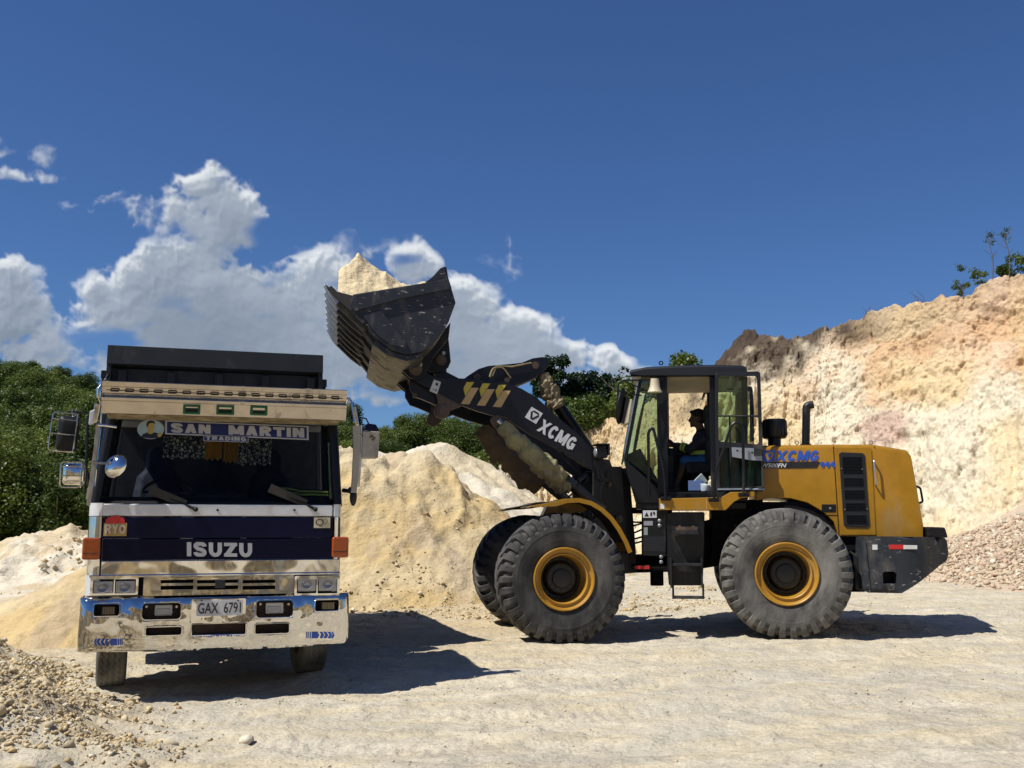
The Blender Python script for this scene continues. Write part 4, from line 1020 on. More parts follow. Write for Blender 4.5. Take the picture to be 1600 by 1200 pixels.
# handle
p = [FR.P(1363, 720, yb), FR.P(1363, 720, yb-.07)+Vector((0, 0, 0)), FR.P(1366.5, 758, yb-.07), FR.P(1366.5, 758, yb)]
p = [FR.P(1364, 720, yb), FR.P(1364, 720, yb)+Vector((0, -.07, 0)), FR.P(1367.5, 758, yb)+Vector((0, -.07, 0)), FR.P(1367.5, 758, yb)]
obj('grab_handle', MB(FR.M).tube(bend(p, .03), .011, 8), 'silver', ld)
mb = prism_px(FR, [(1284, 788), (1306, 788), (1306, 800), (1284, 800)], yb-.008, .012); obj('latch', mb, 'blackpaint', ld, bevel=.004)
q = FR.P(1297, 794, yb-.01); obj('lock', MB(FR.M).cyl(q, q+Vector((0, -.012, 0)), .014, 12), 'steel', ld)
# hood lettering
def decal(F_, pts, y, m, par, name='decal', proud=.004):
    return obj(name, MB(F_.M).prism(pp(F_, pts, y), y-proud, y-.0005), m, par, smooth=0)
def ptext(F_, s, a, b, c, y, m, par, name='lettering', **k):
    """a baseline left, b baseline right, c top left (px)"""
    A, B, D = F_.P(*a, y), F_.P(*b, y), F_.P(*c, y)
    mb = MB(F_.M); text_on(mb, s, A, B-A, D-A, (0, -1, 0), **k); return obj(name, mb, m, par, smooth=0)
DY = yb-.002
mb = MB(FR.M); A_, B_, D_ = FR.P(1211, 720.5, DY), FR.P(1277, 720.5, DY), FR.P(1215, 704, DY); stroke_text(mb, 'XCMG', A_, B_-A_, D_-A_, (0, -1, 0), t=.25, gap=.10, th=.004); obj('lettering', mb, 'decalblue', hood, smooth=0)
def logo(F_, a, U, V_, y, m_bg, m_fg, par):
    """square emblem: frame with a hexagon outline and a triangle"""
    A = F_.P(*a, y); U = F_.P(a[0]+U[0], a[1]+U[1], y)-A; V_ = F_.P(a[0]+V_[0], a[1]+V_[1], y)-A
    def poly(pts, n, m, name):
        vs = [A+U*x+V_*z+Vector((0, -n, 0)) for x, z in pts]; mb = MB(F_.M); mb.add(vs, [tuple(range(len(vs)))]); return obj(name, mb, m, par, smooth=0)
    poly([(0, 0), (1, 0), (1, 1), (0, 1)], .004, m_bg, 'emblem')
    hx = [(.16, .62), (.34, .86), (.74, .86), (.90, .62), (.62, .12), (.40, .12)]
    poly(hx, .006, m_fg, 'emblem')
    poly([(.30, .70), (.76, .70), (.52, .26)], .008, m_bg, 'emblem')
    for g in ([(.10, .50), (.26, .42), (.30, .5), (.14, .58)],): pass
logo(FR, (1191, 721), (19, 0), (2, -17.5), DY, 'decalblue', 'yellow', hood)
decal(FR, [(1190, 722), (1281, 721.5), (1276, 731), (1190, 732)], DY, 'decalblack', hood)
ptext(FR, 'LW500FN', (1184, 730.5), (1227, 730.5), (1186, 724), DY-.003, 'decalwhite', hood, offset=.02, th=.003)
mb = MB(FR.M)
for k in range(3):
    x = 1281+k*8.4
    for t in ([(x, 726), (x+2, 721.5), (x+6.3, 721.5), (x+4, 726.5), (x+2.8, 729)], [(x+3, 731), (x+6, 724), (x+9, 724), (x+6, 731)]):
        mb.add([Vector((a, DY-.004-.001*k, b)) for a, b in pp(FR, t, DY)], [tuple(range(len(t)))])
obj('decal', mb, 'decalblue', hood, smooth=0)
# lifting eyes, fuel cap, rear handle
mb = MB(FR.M)
for a in ((1245, 694), (1361, 694)):
    q = FR.P(*a, -.6); mb.tube([q+Vector((.022*math.cos(t), 0, .02+.022*math.sin(t))) for t in np.linspace(0, 6.28, 14)], .006, 6)
obj('lifting_eye', mb, 'steel', ld)
obj('rear_handle', MB(FR.M).tube(bend([FR.P(1431, 760, -.5), FR.P(1438, 762, -.5), FR.P(1442, 784, -.5), FR.P(1436, 786, -.5)], .03), .014, 8), 'blackpaint', ld)
# precleaner
a0 = FR.P(1210, 696, -.35); b0_ = FR.P(1210, 685, -.35); t0 = FR.P(1210, 655.5, -.35)
mb = MB(FR.M); mb.tube([a0, b0_], .085, 24); mb.tube([b0_+Vector((0, 0, .0)), b0_+Vector((0, 0, .02)), t0-Vector((0, 0, .02)), t0], [.145, .158, .158, .14], 32)
for k in range(18):
    a = k*2*math.pi/18; c = (b0_+t0)/2+Vector((.16*math.cos(a), .16*math.sin(a), 0)); mb.box(c, (.008, .008, .2), Matrix.Rotation(a, 4, 'Z'))
obj('air_precleaner', mb, 'blackpaint', ld, smooth=40)
e0 = FR.P(1259, 696, -.3); e1 = FR.P(1260, 634, -.3); e2 = FR.P(1271, 632, -.3)
obj('exhaust_pipe', MB(FR.M).tube(bend([e0, e1, e2], .11, 8), .052, 20), 'blackpaint', ld, smooth=45)
mb = MB(FR.M).tube([e0+Vector((0, 0, -.03)), e0+Vector((0, 0, .02))], .07, 20); obj('exhaust_collar', mb, 'blackpaint', ld)
# counterweight: outline swept across, tapering in plan at the tail
cwp = [(1347, 838.5), (1473, 839.5), (1489, 841), (1493, 846), (1496, 866), (1493, 877), (1409, 927), (1357, 926), (1347, 921)]
y0 = -1.22; cl_ = pp(FR, cwp, y0); hole = pp(FR, [(1380, 912), (1379, 896), (1382, 893), (1397, 893), (1401, 897), (1401, 912)], y0)
xmax = max(c[0] for c in cl_)
V, Fc = sheet(cl_, [hole], .14)
def cwy(x, s): return s*(1.22-.42*sst(xmax-.55, xmax+.05, x))
mb = MB(FR.M)
for sgn in (-1, 1):
    mb.add([(v.x, float(cwy(v.x, sgn)), v.y) for v in V], Fc)
    m2 = len(hole); mb.add([(p[0], float(cwy(p[0], sgn)), p[1]) for p in hole]+[(p[0], sgn*.9, p[1]) for p in hole], [(i, i+m2, (i+1) % m2+m2, (i+1) % m2) for i in range(m2)]+[tuple(range(m2, 2*m2))])
def dens_(poly, k=6):
    out = []
    for i in range(len(poly)):
        a, b = Vector(poly[i]), Vector(poly[(i+1) % len(poly)]); out += [a+(b-a)*j/k for j in range(k)]
    return out
cd_ = dens_(cl_, 8); m2 = len(cd_)
mb.add([(p.x, float(cwy(p.x, -1))*(1), p.y) for p in cd_]+[(p.x, float(cwy(p.x, 1)), p.y) for p in cd_], [(i, i+m2, (i+1) % m2+m2, (i+1) % m2) for i in range(m2)])
cw = obj('counterweight', mb, 'bucketpaint', ld, smooth=30)
obj('counterweight_edge', MB(FR.M).tube([FR.P(1351, 842, y0)+Vector((0, -.004, 0)), FR.P(1359, 925, y0)+Vector((0, -.004, 0))], .012, 6), 'bucketpaint', cw)
decal(FR, [(1389, 851), (1411, 851), (1411, 858), (1389, 858)], y0, 'red', cw, 'reflector'); decal(FR, [(1411.5, 851.5), (1433, 852), (1433, 858), (1411.5, 858)], y0-.001, 'reflectwhite', cw, 'reflector')
decal(FR, [(1363, 851), (1371, 851), (1371, 859), (1363, 859)], y0, 'reflectwhite', cw, 'label_sticker')
mb = MB(FR.M); 
for sgn in (-1, 1): mb.prism(pp(FR, [(1443, 823), (1469, 824), (1474, 840), (1444, 839)], -.7), *((-.95, -.3) if sgn < 0 else (.3, .95)))
mb.prism(pp(FR, [(1443, 823), (1469, 824), (1474, 840), (1444, 839)], -.7), -.3, .3); obj('tail_block', mb, 'blackplastic', ld, bevel=.02)
# lower engine body, rear frame
mb = MB(FR.M)
mb.prism(pp(FR, [(1270, 810), (1350, 838), (1352, 925), (1330, 925), (1300, 890), (1200, 880), (1150, 880), (1100, 888), (1042, 890), (1042, 830), (1150, 800)], -.52), -.52, -.46)
mb.prism(pp(FR, [(1270, 810), (1350, 838), (1352, 925), (1330, 925), (1300, 890), (1200, 880), (1150, 880), (1100, 888), (1042, 890), (1042, 830), (1150, 800)], -.52), .46, .52)
mb.prism(pp(FR, [(1200, 800), (1350, 838), (1350, 900), (1200, 870)], 0), -.46, .46)
mb.prism(pp(FR, [(1110, 785), (1186, 782), (1186, 850), (1110, 870)], 0), -.7, .7)
obj('rear_frame', mb, 'blackmatte', ld, bevel=.01)
mb = MB(FR.M); mb.prism(pp(FR, [(1180, 784), (1262, 784), (1300, 806), (1311, 838), (1350, 838), (1350, 860), (1180, 860)], -.74), -.74, .74); obj('engine_block', mb, 'blackmatte', ld)
mb = MB(FR.M)
for k, yy_ in enumerate((-.9, -.86, -.82)): mb.tube(bend([FR.P(1328, 862, yy_), FR.P(1338+k*2, 870, yy_-.05), FR.P(1344, 888, yy_), FR.P(1340, 905, yy_), FR.P(1332, 915, yy_+.1)], .05), .013, 6)
obj('hose', mb, 'hose', ld)
# gap parts between rear wheel and counterweight
obj('tow_bracket', prism_px(FR, [(1334, 868), (1348, 872), (1348, 925), (1337, 920)], -.98, .06), 'greypaint', ld, bevel=.006)

# ---- cab
yc = -.80; cabroot = None
TZ = FR.px(1100, 579, yc)[1]
mb = MB(FR.M)
def bar(a, b, y, w, d):                # rectangular bar between px points, w in-plane, d across
    A = Vector((*FR.px(*a, y),)); B = Vector((*FR.px(*b, y),)); t = (B-A).normalized(); n = Vector((-t.y, t.x))*w/2
    pts = [A+n, B+n, B-n, A-n]; return [(q.x, q.y) for q in pts], y, y+d
xr, zr = FR.px(1165, 600, yc)
for sgn in (-1, 1):
    def Y_(y0_, d): return (y0_, y0_+d) if sgn < 0 else (-y0_-d, -y0_)
    for (a, b, w, d) in (((1034, 588), (1036, 782), .135, .09), ((1113, 588), (1116, 782), .075, .09), ((1163, 588), (1164, 780), .08, .09), ((985, 585), (1168, 583), .06, .09), ((1001, 592), (977, 718), .045, .05), ((1030, 776), (1168, 776), .12, .09)):
        pts, p0, p1 = bar(a, b, yc, w, d); mb.prism(pts, *Y_(p0, p1-p0))
    # low front side panel and rear lower panel
    mb.prism(pp(FR, [(976, 717), (1032, 767), (1031, 786), (993, 786), (975.5, 724)], yc), *Y_(yc+.004, .05))
    mb.prism(pp(FR, [(1117, 698), (1164, 698), (1164, 780), (1117, 780)], yc), *Y_(yc+.03, .04))
# far side door low panel (open window above)
mb.prism(pp(FR, [(1040, 700), (1116, 700), (1116, 775), (1040, 775)], .75), .73, .78)
# back wall lower + pillars across
(x1_, z1_) = FR.px(1164, 700, yc); (x2_, z2_) = FR.px(1164, 780, yc)
mb.box2((x1_-.05, -.78, z2_), (x1_, .78, z1_)); mb.box2((x1_-.06, -.78, TZ-.14), (x1_, .78, TZ-.02))
x3, z3 = FR.px(993, 786, yc); x4, z4 = FR.px(1166, 786, yc); mb.box2((x3, -.78, z3-.08), (x4, .78, z3+.0))   # floor
cab = obj('cab', mb, 'blackpaint', ld, bevel=.006)
xa, za = FR.px(977, 720, yc); xb2, zb2 = FR.px(993, 785, yc); xt, zt_ = FR.px(1002, 592, yc)
# front lower bulkhead
M_ = MB(FR.M); M_.add([(xa, -.78, za), (xa, .78, za), (xb2, .78, zb2), (xb2, -.78, zb2), (xa+.04, -.78, za), (xa+.04, .78, za), (xb2+.04, .78, zb2), (xb2+.04, -.78, zb2)], [(0, 1, 2, 3), (4, 5, 6, 7), (0, 4, 5, 1), (3, 2, 6, 7), (0, 3, 7, 4), (1, 5, 6, 2)]); obj('front_panel', M_, 'blackpaint', cab)
# windscreen with slight bow
M_ = MB(FR.M); rings = []
for k in range(13):
    y = -.75+1.5*k/12; bow = .10*(1-(y/.75)**2)
    rings.append([Vector((xt-bow, y, zt_)), Vector(((xt+xa)/2-bow-.01, y, (zt_+za)/2)), Vector((xa-bow, y, za))])
M_.loft(rings, caps=False, ringclosed=False); ws_ = obj('windscreen', M_, 'cabglass', cab)
obj('side_window', MB(FR.M).prism(pp(FR, [(1003, 595), (1027, 594), (1028, 756), (979, 717)], yc+.02), yc+.02, yc+.026), 'cabglass', cab)
obj('side_window', MB(FR.M).prism(pp(FR, [(1003, 595), (1027, 594), (1028, 756), (979, 717)], yc+.02), -yc-.026, -yc-.02), 'clearglass', cab)
for sgn in (-1, 1):
    y_ = yc+.03 if sgn < 0 else -yc-.036
    obj('rear_side_window', MB(FR.M).prism(pp(FR, [(1117, 592), (1160, 592), (1160, 697), (1117, 697)], yc), y_, y_+.006), 'clearglass', cab)
# roof
rp_ = [(983, 582), (985, 577.5), (1010, 572.5), (1060, 570), (1120, 569), (1160, 570), (1167, 573), (1167, 581), (1160, 583), (1000, 584)]
xs_ = pp(FR, rp_, yc-.06); M_ = MB(FR.M)
M_.loft([[Vector((x, y, z-d)) for x, z in xs_] for y, d in ((-.87, .03), (-.84, .005), (-.78, 0), (0, -.03), (.78, 0), (.84, .005), (.87, .03))]); roof = obj('roof', M_, 'greypaint', cab, bevel=.01)
q = FR.P(1033, 570, -.5); mb = MB(FR.M); mb.tube([q+Vector((.024*math.cos(t), 0, .024+.024*math.sin(t))) for t in np.linspace(0, 6.28, 14)], .008, 6); obj('lifting_eye', mb, 'blackpaint', roof)
M_ = MB(FR.M); M_.box2((xs_[0][0]+.15, -.7, TZ-.10), (x4-.15, .7, TZ-.04)); obj('headliner', M_, 'ceiling', cab)
x_s, z_s = FR.px(1043, 590, yc); x_e, z_e = FR.px(1110, 607, yc)
# open door, folded back along the cab side
yd = -.93
outer = pp(FR, [(1117, 586), (1121, 582), (1185, 580), (1188, 583), (1194, 764), (1192, 768), (1122, 769), (1119, 766)], yd)
h1 = pp(FR, [(1122, 591), (1124, 588), (1180, 587), (1183, 591), (1186, 690), (1183, 694), (1126, 690), (1123, 687)], yd)
h2 = pp(FR, [(1123.5, 700), (1150, 700), (1189, 704), (1190.5, 760), (1125, 762)], yd)
mb = MB(FR.M); plate_holes(mb, outer, [h1, h2], yd, yd+.045); door = obj('door', mb, 'greypaint', ld, bevel=.004, label='open cab door with green tinted panes folded back along the cab side')
obj('door_glass', MB(FR.M).prism(pp(FR, [(1121, 587), (1166, 586), (1178, 692), (1124, 692)], yd+.02), yd+.02, yd+.026), 'cabglass', door)
obj('door_glass', MB(FR.M).prism(h2, yd+.02, yd+.026), 'cabglassdark', door)
pn = MB(FR.M).prism(pp(FR, [(1143, 699), (1190, 701), (1191, 720), (1172, 719), (1144, 714)], yd-.02), yd-.03, yd); obj('latch_panel', pn, 'silver', door, bevel=.004)
pn = MB(FR.M).prism(pp(FR, [(1178, 700), (1190, 701), (1191, 712), (1178, 712)], yd-.05), yd-.055, yd-.031); obj('door_latch', pn, 'greypaint', door, bevel=.005)
mb = MB(FR.M)
for a in ((1152, 704), (1175, 707), (1187, 707)): q = FR.P(*a, yd-.03); mb.cyl(q, q+Vector((0, -.004, 0)), .012, 10)
obj('bolt_hole', mb, 'blackmatte', door)
obj('door_rail', tube_px(FR, [(1121, 650, yd-.03), (1186, 650, yd-.03)], .011), 'greypaint', door)
obj('door_sill', tube_px(FR, [(1121, 765, yd-.015), (1195, 764.5, yd-.015)], .012), 'silver', door)
# far mirror bracket seen through the glass
mb = MB(FR.M); pts = pp(FR, [(1163, 604), (1174, 604), (1176, 609), (1178, 640), (1178, 690), (1172, 690), (1171, 612), (1163, 611)], .85); mb.prism(pts, .82, .88); obj('far_door_frame', mb, 'blackpaint', ld, bevel=.004)
# interior: seat, console, steering
mb = MB(FR.M)
mb.prism(pp(FR, [(1098, 640), (1104, 634), (1111, 640), (1122, 722), (1100, 726), (1102, 680)], 0), -.24, .24); mb.prism(pp(FR, [(1070, 724), (1118, 722), (1118, 742), (1072, 742)], 0), -.26, .26); mb.prism(pp(FR, [(1080, 742), (1112, 742), (1115, 775), (1078, 775)], 0), -.18, .18)
obj('driver_seat', mb, 'interior', ld, bevel=.03, seg=3)
mb = MB(FR.M); mb.prism(pp(FR, [(1034, 735), (1044, 712), (1052, 712), (1056, 775), (1030, 775)], 0), -.14, .14); mb.tube([FR.P(1046, 715, 0), FR.P(1058, 700, 0)], .03, 10)
mb.prism(pp(FR, [(980, 716), (1003, 705), (1012, 722), (1034, 760), (1034, 775), (1000, 780)], 0), -.55, .55)
obj('dashboard', mb, 'interior', ld, bevel=.02)
cw_ = FR.P(1055, 699, 0); mb = MB(FR.M); ax = (FR.P(1058, 700, 0)-FR.P(1046, 715, 0)).normalized(); u_ = Vector((0, 1, 0)); w_ = ax.cross(u_)
mb.tube([cw_+u_*.2*math.cos(t)+w_*.2*math.sin(t) for t in np.linspace(0, 2*math.pi, 33)[:-1]], .014, 8, closed=True)
for k in range(3): a = k*2.09+.5; mb.tube([cw_, cw_+u_*.2*math.cos(a)+w_*.2*math.sin(a)], .01, 6)
obj('steering_wheel', mb, 'blackplastic', ld)
mb = MB(FR.M)
for k in range(3): mb.tube([FR.P(1066+k*7, 745, .35), FR.P(1060+k*8, 712, .35)], .008, 6); mb.ball(FR.P(1060+k*8, 711, .35), .022, 6)
obj('control_lever', mb, 'blackplastic', ld)
# horn lamp, mirror
hc = FR.P(1023, 592, -.95); hb = FR.P(1023, 613, -.95)
mb = MB(FR.M); mb.tube([hc, hc+(hb-hc)*.25, hc+(hb-hc)*.6, hc+(hb-hc)*.9, hb], [.055, .06, .068, .09, .098], 24); obj('work_lamp', mb, 'cream', ld, smooth=50)
mb = MB(FR.M)
mb.tube(bend([FR.P(1036, 594, -.86), FR.P(1010, 594, -1.0), FR.P(972, 594, -1.15), FR.P(966, 600, -1.15), FR.P(965, 634, -1.15)], .05), .011, 8)
mb.tube([FR.P(1014, 612, -.88), FR.P(977, 596, -1.13)], .009, 6); mb.tube([FR.P(1002, 618, -.84), FR.P(979, 615, -1.13)], .009, 6)
mb.tube([FR.P(1023, 592, -.95), FR.P(1036, 592, -.86)], .016, 6)
obj('mirror_arm', mb, 'blackpaint', ld)
mc_ = FR.P(970.5, 635, -1.15); mb = MB(FR.M); rot = Matrix.Rotation(R(9), 4, 'Y') @ Matrix.Rotation(R(-18), 4, 'Z'); mb.ball(mc_, (.05, .13, .235), 10, rot); obj('wing_mirror', mb, 'blackplastic', ld)
mb = MB(FR.M); mb.prism(pp(FR, [(983, 624), (987.5, 624), (982, 660), (974, 664), (975, 655)], -1.2), -1.22, -.98); m_ = obj('mirror_pane', mb, 'cream', ld, bevel=.004)
mb = MB(FR.M); mb.prism(pp(FR, [(979, 620), (984, 623), (975, 663), (971, 660)], -1.2), -1.23, -.97); obj('mirror_shell', mb, 'blackplastic', ld, bevel=.006)
# platform (yellow) and deck
pl = [(1029.5, 779), (1127, 777), (1141, 769), (1178, 768), (1179, 776), (1158, 778.5), (1147, 784), (1134, 797), (1030, 797)]
plat = obj('step_platform', MB(FR.M).prism(pp(FR, pl, -1.2), -1.2, -1.16), 'yellow', ld, bevel=.006)
mb = MB(FR.M); z_ = FR.px(1080, 779, -1.2)[1]; xL = FR.px(1030, 779, -1.2)[0]; xM = FR.px(1127, 777, -1.2)[0]; xR = FR.px(1178, 768, -1.2)[0]; zR = FR.px(1160, 769, -1.2)[1]
mb.box2((xL, -1.16, z_-.025), (xM, -.55, z_-.004)); mb.box2((xM+.1, -1.16, zR-.03), (xR, -.75, zR-.01)); obj('deck_plate', mb, 'blackpaint', ld)
mb = MB(FR.M)
for a in ((1040, 779), (1115, 781), (1162, 773)):
    q = FR.P(*a, -1.215); mb.box(q, (.13, .03, .05)); 
    for s_ in (-.045, .045): mb.cyl(q+Vector((s_, -.015, 0)), q+Vector((s_, -.03, 0)), .014, 6)
obj('rail_bracket', mb, 'blackpaint', plat, bevel=.003)
decal(FR, [(1032, 787), (1038, 787), (1038, 795), (1032, 795)], -1.2, 'decalwhite', plat, 'label_sticker')
obj('seam', MB(FR.M).box2((FR.px(1104, 779, -1.2)[0]-.002, -1.204, z_-.14), (FR.px(1104, 779, -1.2)[0]+.002, -1.2, z_-.004)), 'cream', plat)
# handrails
yr = -1.24
obj('handrail', tube_px(FR, [(1014, 776, -1.0), (1013, 676, yr+.1), (1017, 669, yr+.1), (1021, 670, yr+.1), (1037, 735, yr), (1040, 780, yr)], .019, 10, .07), 'blackpaint', ld)
obj('handrail', tube_px(FR, [(1116, 782, yr), (1117, 741, yr), (1143, 664, yr), (1150, 659.5, yr), (1157, 663, yr), (1161, 672, yr), (1162, 773, yr)], .018, 10, .10), 'blackpaint', ld)
obj('handrail', tube_px(FR, [(1143, 762, yr+.1), (1141, 700, yr+.1), (1140, 650, yr+.1)], .013, 8), 'blackpaint', ld)
# step box / fuel tank under the platform
yt = -1.12
mb = MB(FR.M).prism(pp(FR, [(1041, 800), (1101, 800), (1101, 843), (1098, 915), (1045, 915), (1042, 880)], yt), yt, -.6); tank = obj('fuel_tank', mb, 'blackpaint', ld, bevel=.02)
mb = MB(FR.M)
def step(x0, x1, y_, z0, z1, dep=.16):
    A = FR.P(x0, z0, y_); B = FR.P(x1, z1, y_); mb.box2((A.x, y_-dep/2, A.z), (B.x, y_+dep/2, B.z))
step(1050, 1092, yt-.10, 830, 835); step(1051, 1097, yt-.12, 880, 884)
for x in (1048, 1096): A = FR.P(x, 872, yt-.1); B = FR.P(x+1, 918, yt-.1); mb.box2((A.x-.012, yt-.16, B.z), (A.x+.012, yt-.0, A.z))
obj('step', mb, 'greypaint', ld, bevel=.004)
mb = MB(FR.M)
for x in (1052, 1099): mb.tube([FR.P(x-.5, 912, yt-.1), FR.P(x, 936, yt-.1)], .013, 6)
step(1052, 1099, yt-.1, 931, 935.5, .14); obj('hanging_step', mb, 'greypaint', ld)
mb = MB(FR.M); mb.box2((FR.px(1056, 826, yt)[0], yt-.06, FR.px(1056, 829, yt)[1]), (FR.px(1090, 826, yt)[0], yt, FR.px(1056, 823, yt)[1]))
for a in ((1062, 823), (1083, 823)): q = FR.P(*a, yt-.03); mb.cyl(q, q+Vector((0, -.02, 0)), .02, 10)
obj('tank_strap', mb, 'greasy', tank)
ybx = -.9
bb = obj('battery_box', MB(FR.M).prism(pp(FR, [(1004, 797), (1041, 797), (1041, 870), (1004, 868)], ybx), ybx, -.4), 'blackpaint', ld, bevel=.01)
decal(FR, [(1004.5, 797.5), (1026, 797.5), (1026, 809), (1004.5, 809)], ybx, 'plategrey', bb, 'label_sticker')
mb = MB(FR.M)
for poly in ([(1007, 807), (1010.5, 800), (1014, 807)], [(1016, 801), (1019, 800), (1019, 807), (1016, 806)], [(1020, 799), (1024, 801), (1023, 806), (1021, 804)]): mb.add([Vector((a, ybx-.006, b)) for a, b in pp(FR, poly, ybx)], [tuple(range(len(poly)))])
obj('warning_symbol', mb, 'decalblack', bb, smooth=0)
decal(FR, [(1006, 814), (1020, 814), (1020, 821), (1006, 821)], ybx, 'silver', bb, 'label_sticker'); decal(FR, [(1006, 824), (1012, 824), (1012, 836), (1006, 836)], ybx, 'silver', bb, 'label_sticker')
decal(FR, [(1006, 838), (1040, 838), (1040, 862), (1006, 861)], ybx, 'greypaint', bb, 'cover_plate')
mb = MB(FR.M)
for a in ((1030.5, 813.5), (1030.5, 821), (1033, 870), (1033, 878)): q = FR.P(*a, ybx-.01); mb.cyl(q+Vector((0, .03, 0)), q, .024, 12); mb.ball(q, (.02, .01, .02), 5)
obj('bolt', mb, 'silver', bb)
# hinge area
mb = MB(FR.M); mb.prism(pp(FR, [(985, 868), (1060, 866), (1060, 893), (985, 895)], -.3), -.35, .35); mb.prism(pp(FR, [(982, 793), (1040, 793), (1040, 802), (982, 802)], -.2), -.3, .3); mb.prism(pp(FR, [(1004, 790), (1050, 790), (1050, 880), (1004, 880)], 0), -.35, .35)
q = Vector((1.585, 0, 0)); A = FR.I @ Vector((1.97, 14.07, 0)); mb.cyl((A.x, A.y, .75), (A.x, A.y, 1.75), .09, 20)
obj('hinge_frame', mb, 'blackmatte', ld, bevel=.01)
mb = MB(FR.M)
for k, (z1, z2) in enumerate(((812, 816), (822, 817), (836, 826), (843, 838), (850, 845))): mb.tube(bend([FR.P(978, z1, -.3+.05*k), FR.P(990, (z1+z2)/2+2, -.36+.05*k), FR.P(1006, z2, -.3+.05*k)], .05), .012, 6)
obj('hose', mb, 'hose', ld)
mb = MB(FR.M); mb.tube([FR.P(988, 887, -.5), FR.P(1050, 885, -.5)], .03, 10); mb.tube([FR.P(1020, 886, -.5), FR.P(1060, 884, -.5)], .045, 12); obj('steering_cylinder', mb, 'blackpaint', ld)
decal(FR, [(992, 884), (1015, 884), (1015, 889), (992, 889)], -.6, 'red', ld, 'marker_plate', proud=.02)

# ================================================================ front frame, arms, bucket
G = FF
ft = [(930, 716), (937, 706), (951, 707), (957, 728), (973, 730), (976, 760), (984, 880), (990, 893), (905, 900), (860, 880), (862, 820), (893, 800), (930, 800)]
ft = [(929, 722), (933, 716), (952, 718), (957, 729), (972, 729), (975, 770), (982, 860), (984, 893), (900, 900), (868, 870), (872, 812), (900, 800), (929, 812)]
mb = MB(G.M); mb.prism(pp(G, ft, -.42), -.42, -.36); mb.prism(pp(G, ft, -.42), .36, .42)
mb.prism(pp(G, [(945, 735), (972, 733), (982, 860), (984, 893), (900, 900), (890, 850), (925, 830)], 0), -.36, .36)
ff_ = obj('front_frame', mb, 'blackpaint', ld, bevel=.008)
for a, r_ in (((948, 742), .05), ((953, 757), .03), ((968, 811), .05)): q = G.P(*a, -.5); mb = MB(G.M); mb.cyl(q+Vector((0, .1, 0)), q, r_, 14); mb.cyl(q, q+Vector((0, -.03, 0)), r_*.5, 10); obj('grease_fitting', mb, 'greasy', ff_)
ARM = [(652, 578), (665, 581), (676, 587), (700, 591), (722, 591), (750, 593), (790, 597), (815, 607), (840, 622), (870, 650), (900, 675), (930, 706), (952, 728), (958, 740), (952, 752), (940, 754), (927, 737), (890, 713), (862, 697), (830, 680), (806, 664), (790, 652), (768, 649), (747, 643), (715, 631), (680, 612), (655, 600), (645, 592), (644, 582)]
YA = -.60; apl = pp(G, ARM, YA)
def arm(y0_, y1_):
    mb = MB(G.M); mb.prism(apl, y0_, y1_); a = obj('lift_arm', mb, 'armpaint', ld, bevel=.012)
    # edge flange (lighter line of the plate edge)
    return a
armN = arm(YA, YA+.055); armF = arm(-YA-.055, -YA)
# inner thickness along the lower edge
mb = MB(G.M)
def seg_box(P0, P1, h, y0_, y1_):
    A = Vector(G.px(*P0, 0)); B = Vector(G.px(*P1, 0)); t = (B-A).normalized(); n = Vector((-t.y, t.x))*h/2; mb.prism([(q.x, q.y) for q in (A+n, B+n, B-n, A-n)], y0_, y1_)
mb.cyl(G.P(742, 622, 0)+Vector((0, -.56, 0)), G.P(742, 622, 0)+Vector((0, .56, 0)), .12, 24)
mb.prism(pp(G, [(715, 612), (770, 600), (800, 615), (790, 650), (745, 640)], 0), -.16, -.11); mb.prism(pp(G, [(715, 612), (770, 600), (800, 615), (790, 650), (745, 640)], 0), .11, .16)
obj('cross_tube', mb, 'armpaint', ld, smooth=40)
# pin bosses on the arm
def boss(a, r_, y, m='greasy', depth=.05, par=None, name='pin_boss'):
    q = G.P(*a, y); mb = MB(G.M); mb.cyl(q+Vector((0, .02, 0)), q+Vector((0, -depth, 0)), r_, 24); mb.cyl(q+Vector((0, -depth, 0)), q+Vector((0, -depth-.012, 0)), r_*.62, 20)
    return obj(name, mb, m, par or ld, smooth=40)
for y0_, y1_ in ((YA-.002, YA+.06), (-YA-.06, -YA)): obj('arm_gusset', MB(G.M).prism(pp(G, [(680, 612), (722, 634), (704, 641), (700, 649), (690, 654), (681, 650), (678, 641), (684, 628)], YA-.002), y0_, y1_), 'greasy', ld, bevel=.006)
boss((691, 642), .075, YA-.0, 'greasy', .03)
mb = MB(G.M); mb.prism(pp(G, [(768, 651), (775, 649), (789, 655), (794, 664), (789, 673), (782, 675), (770, 664), (766, 657)], YA-.05), YA-.05, YA-.002); obj('arm_gusset', mb, 'greasy', ld, bevel=.008)
boss((777, 657), .065, YA-.05, 'greasy', .02); boss((786, 664), .025, YA-.05, 'steel', .02)
boss((951, 741), .05, YA, 'blackpaint', .03)
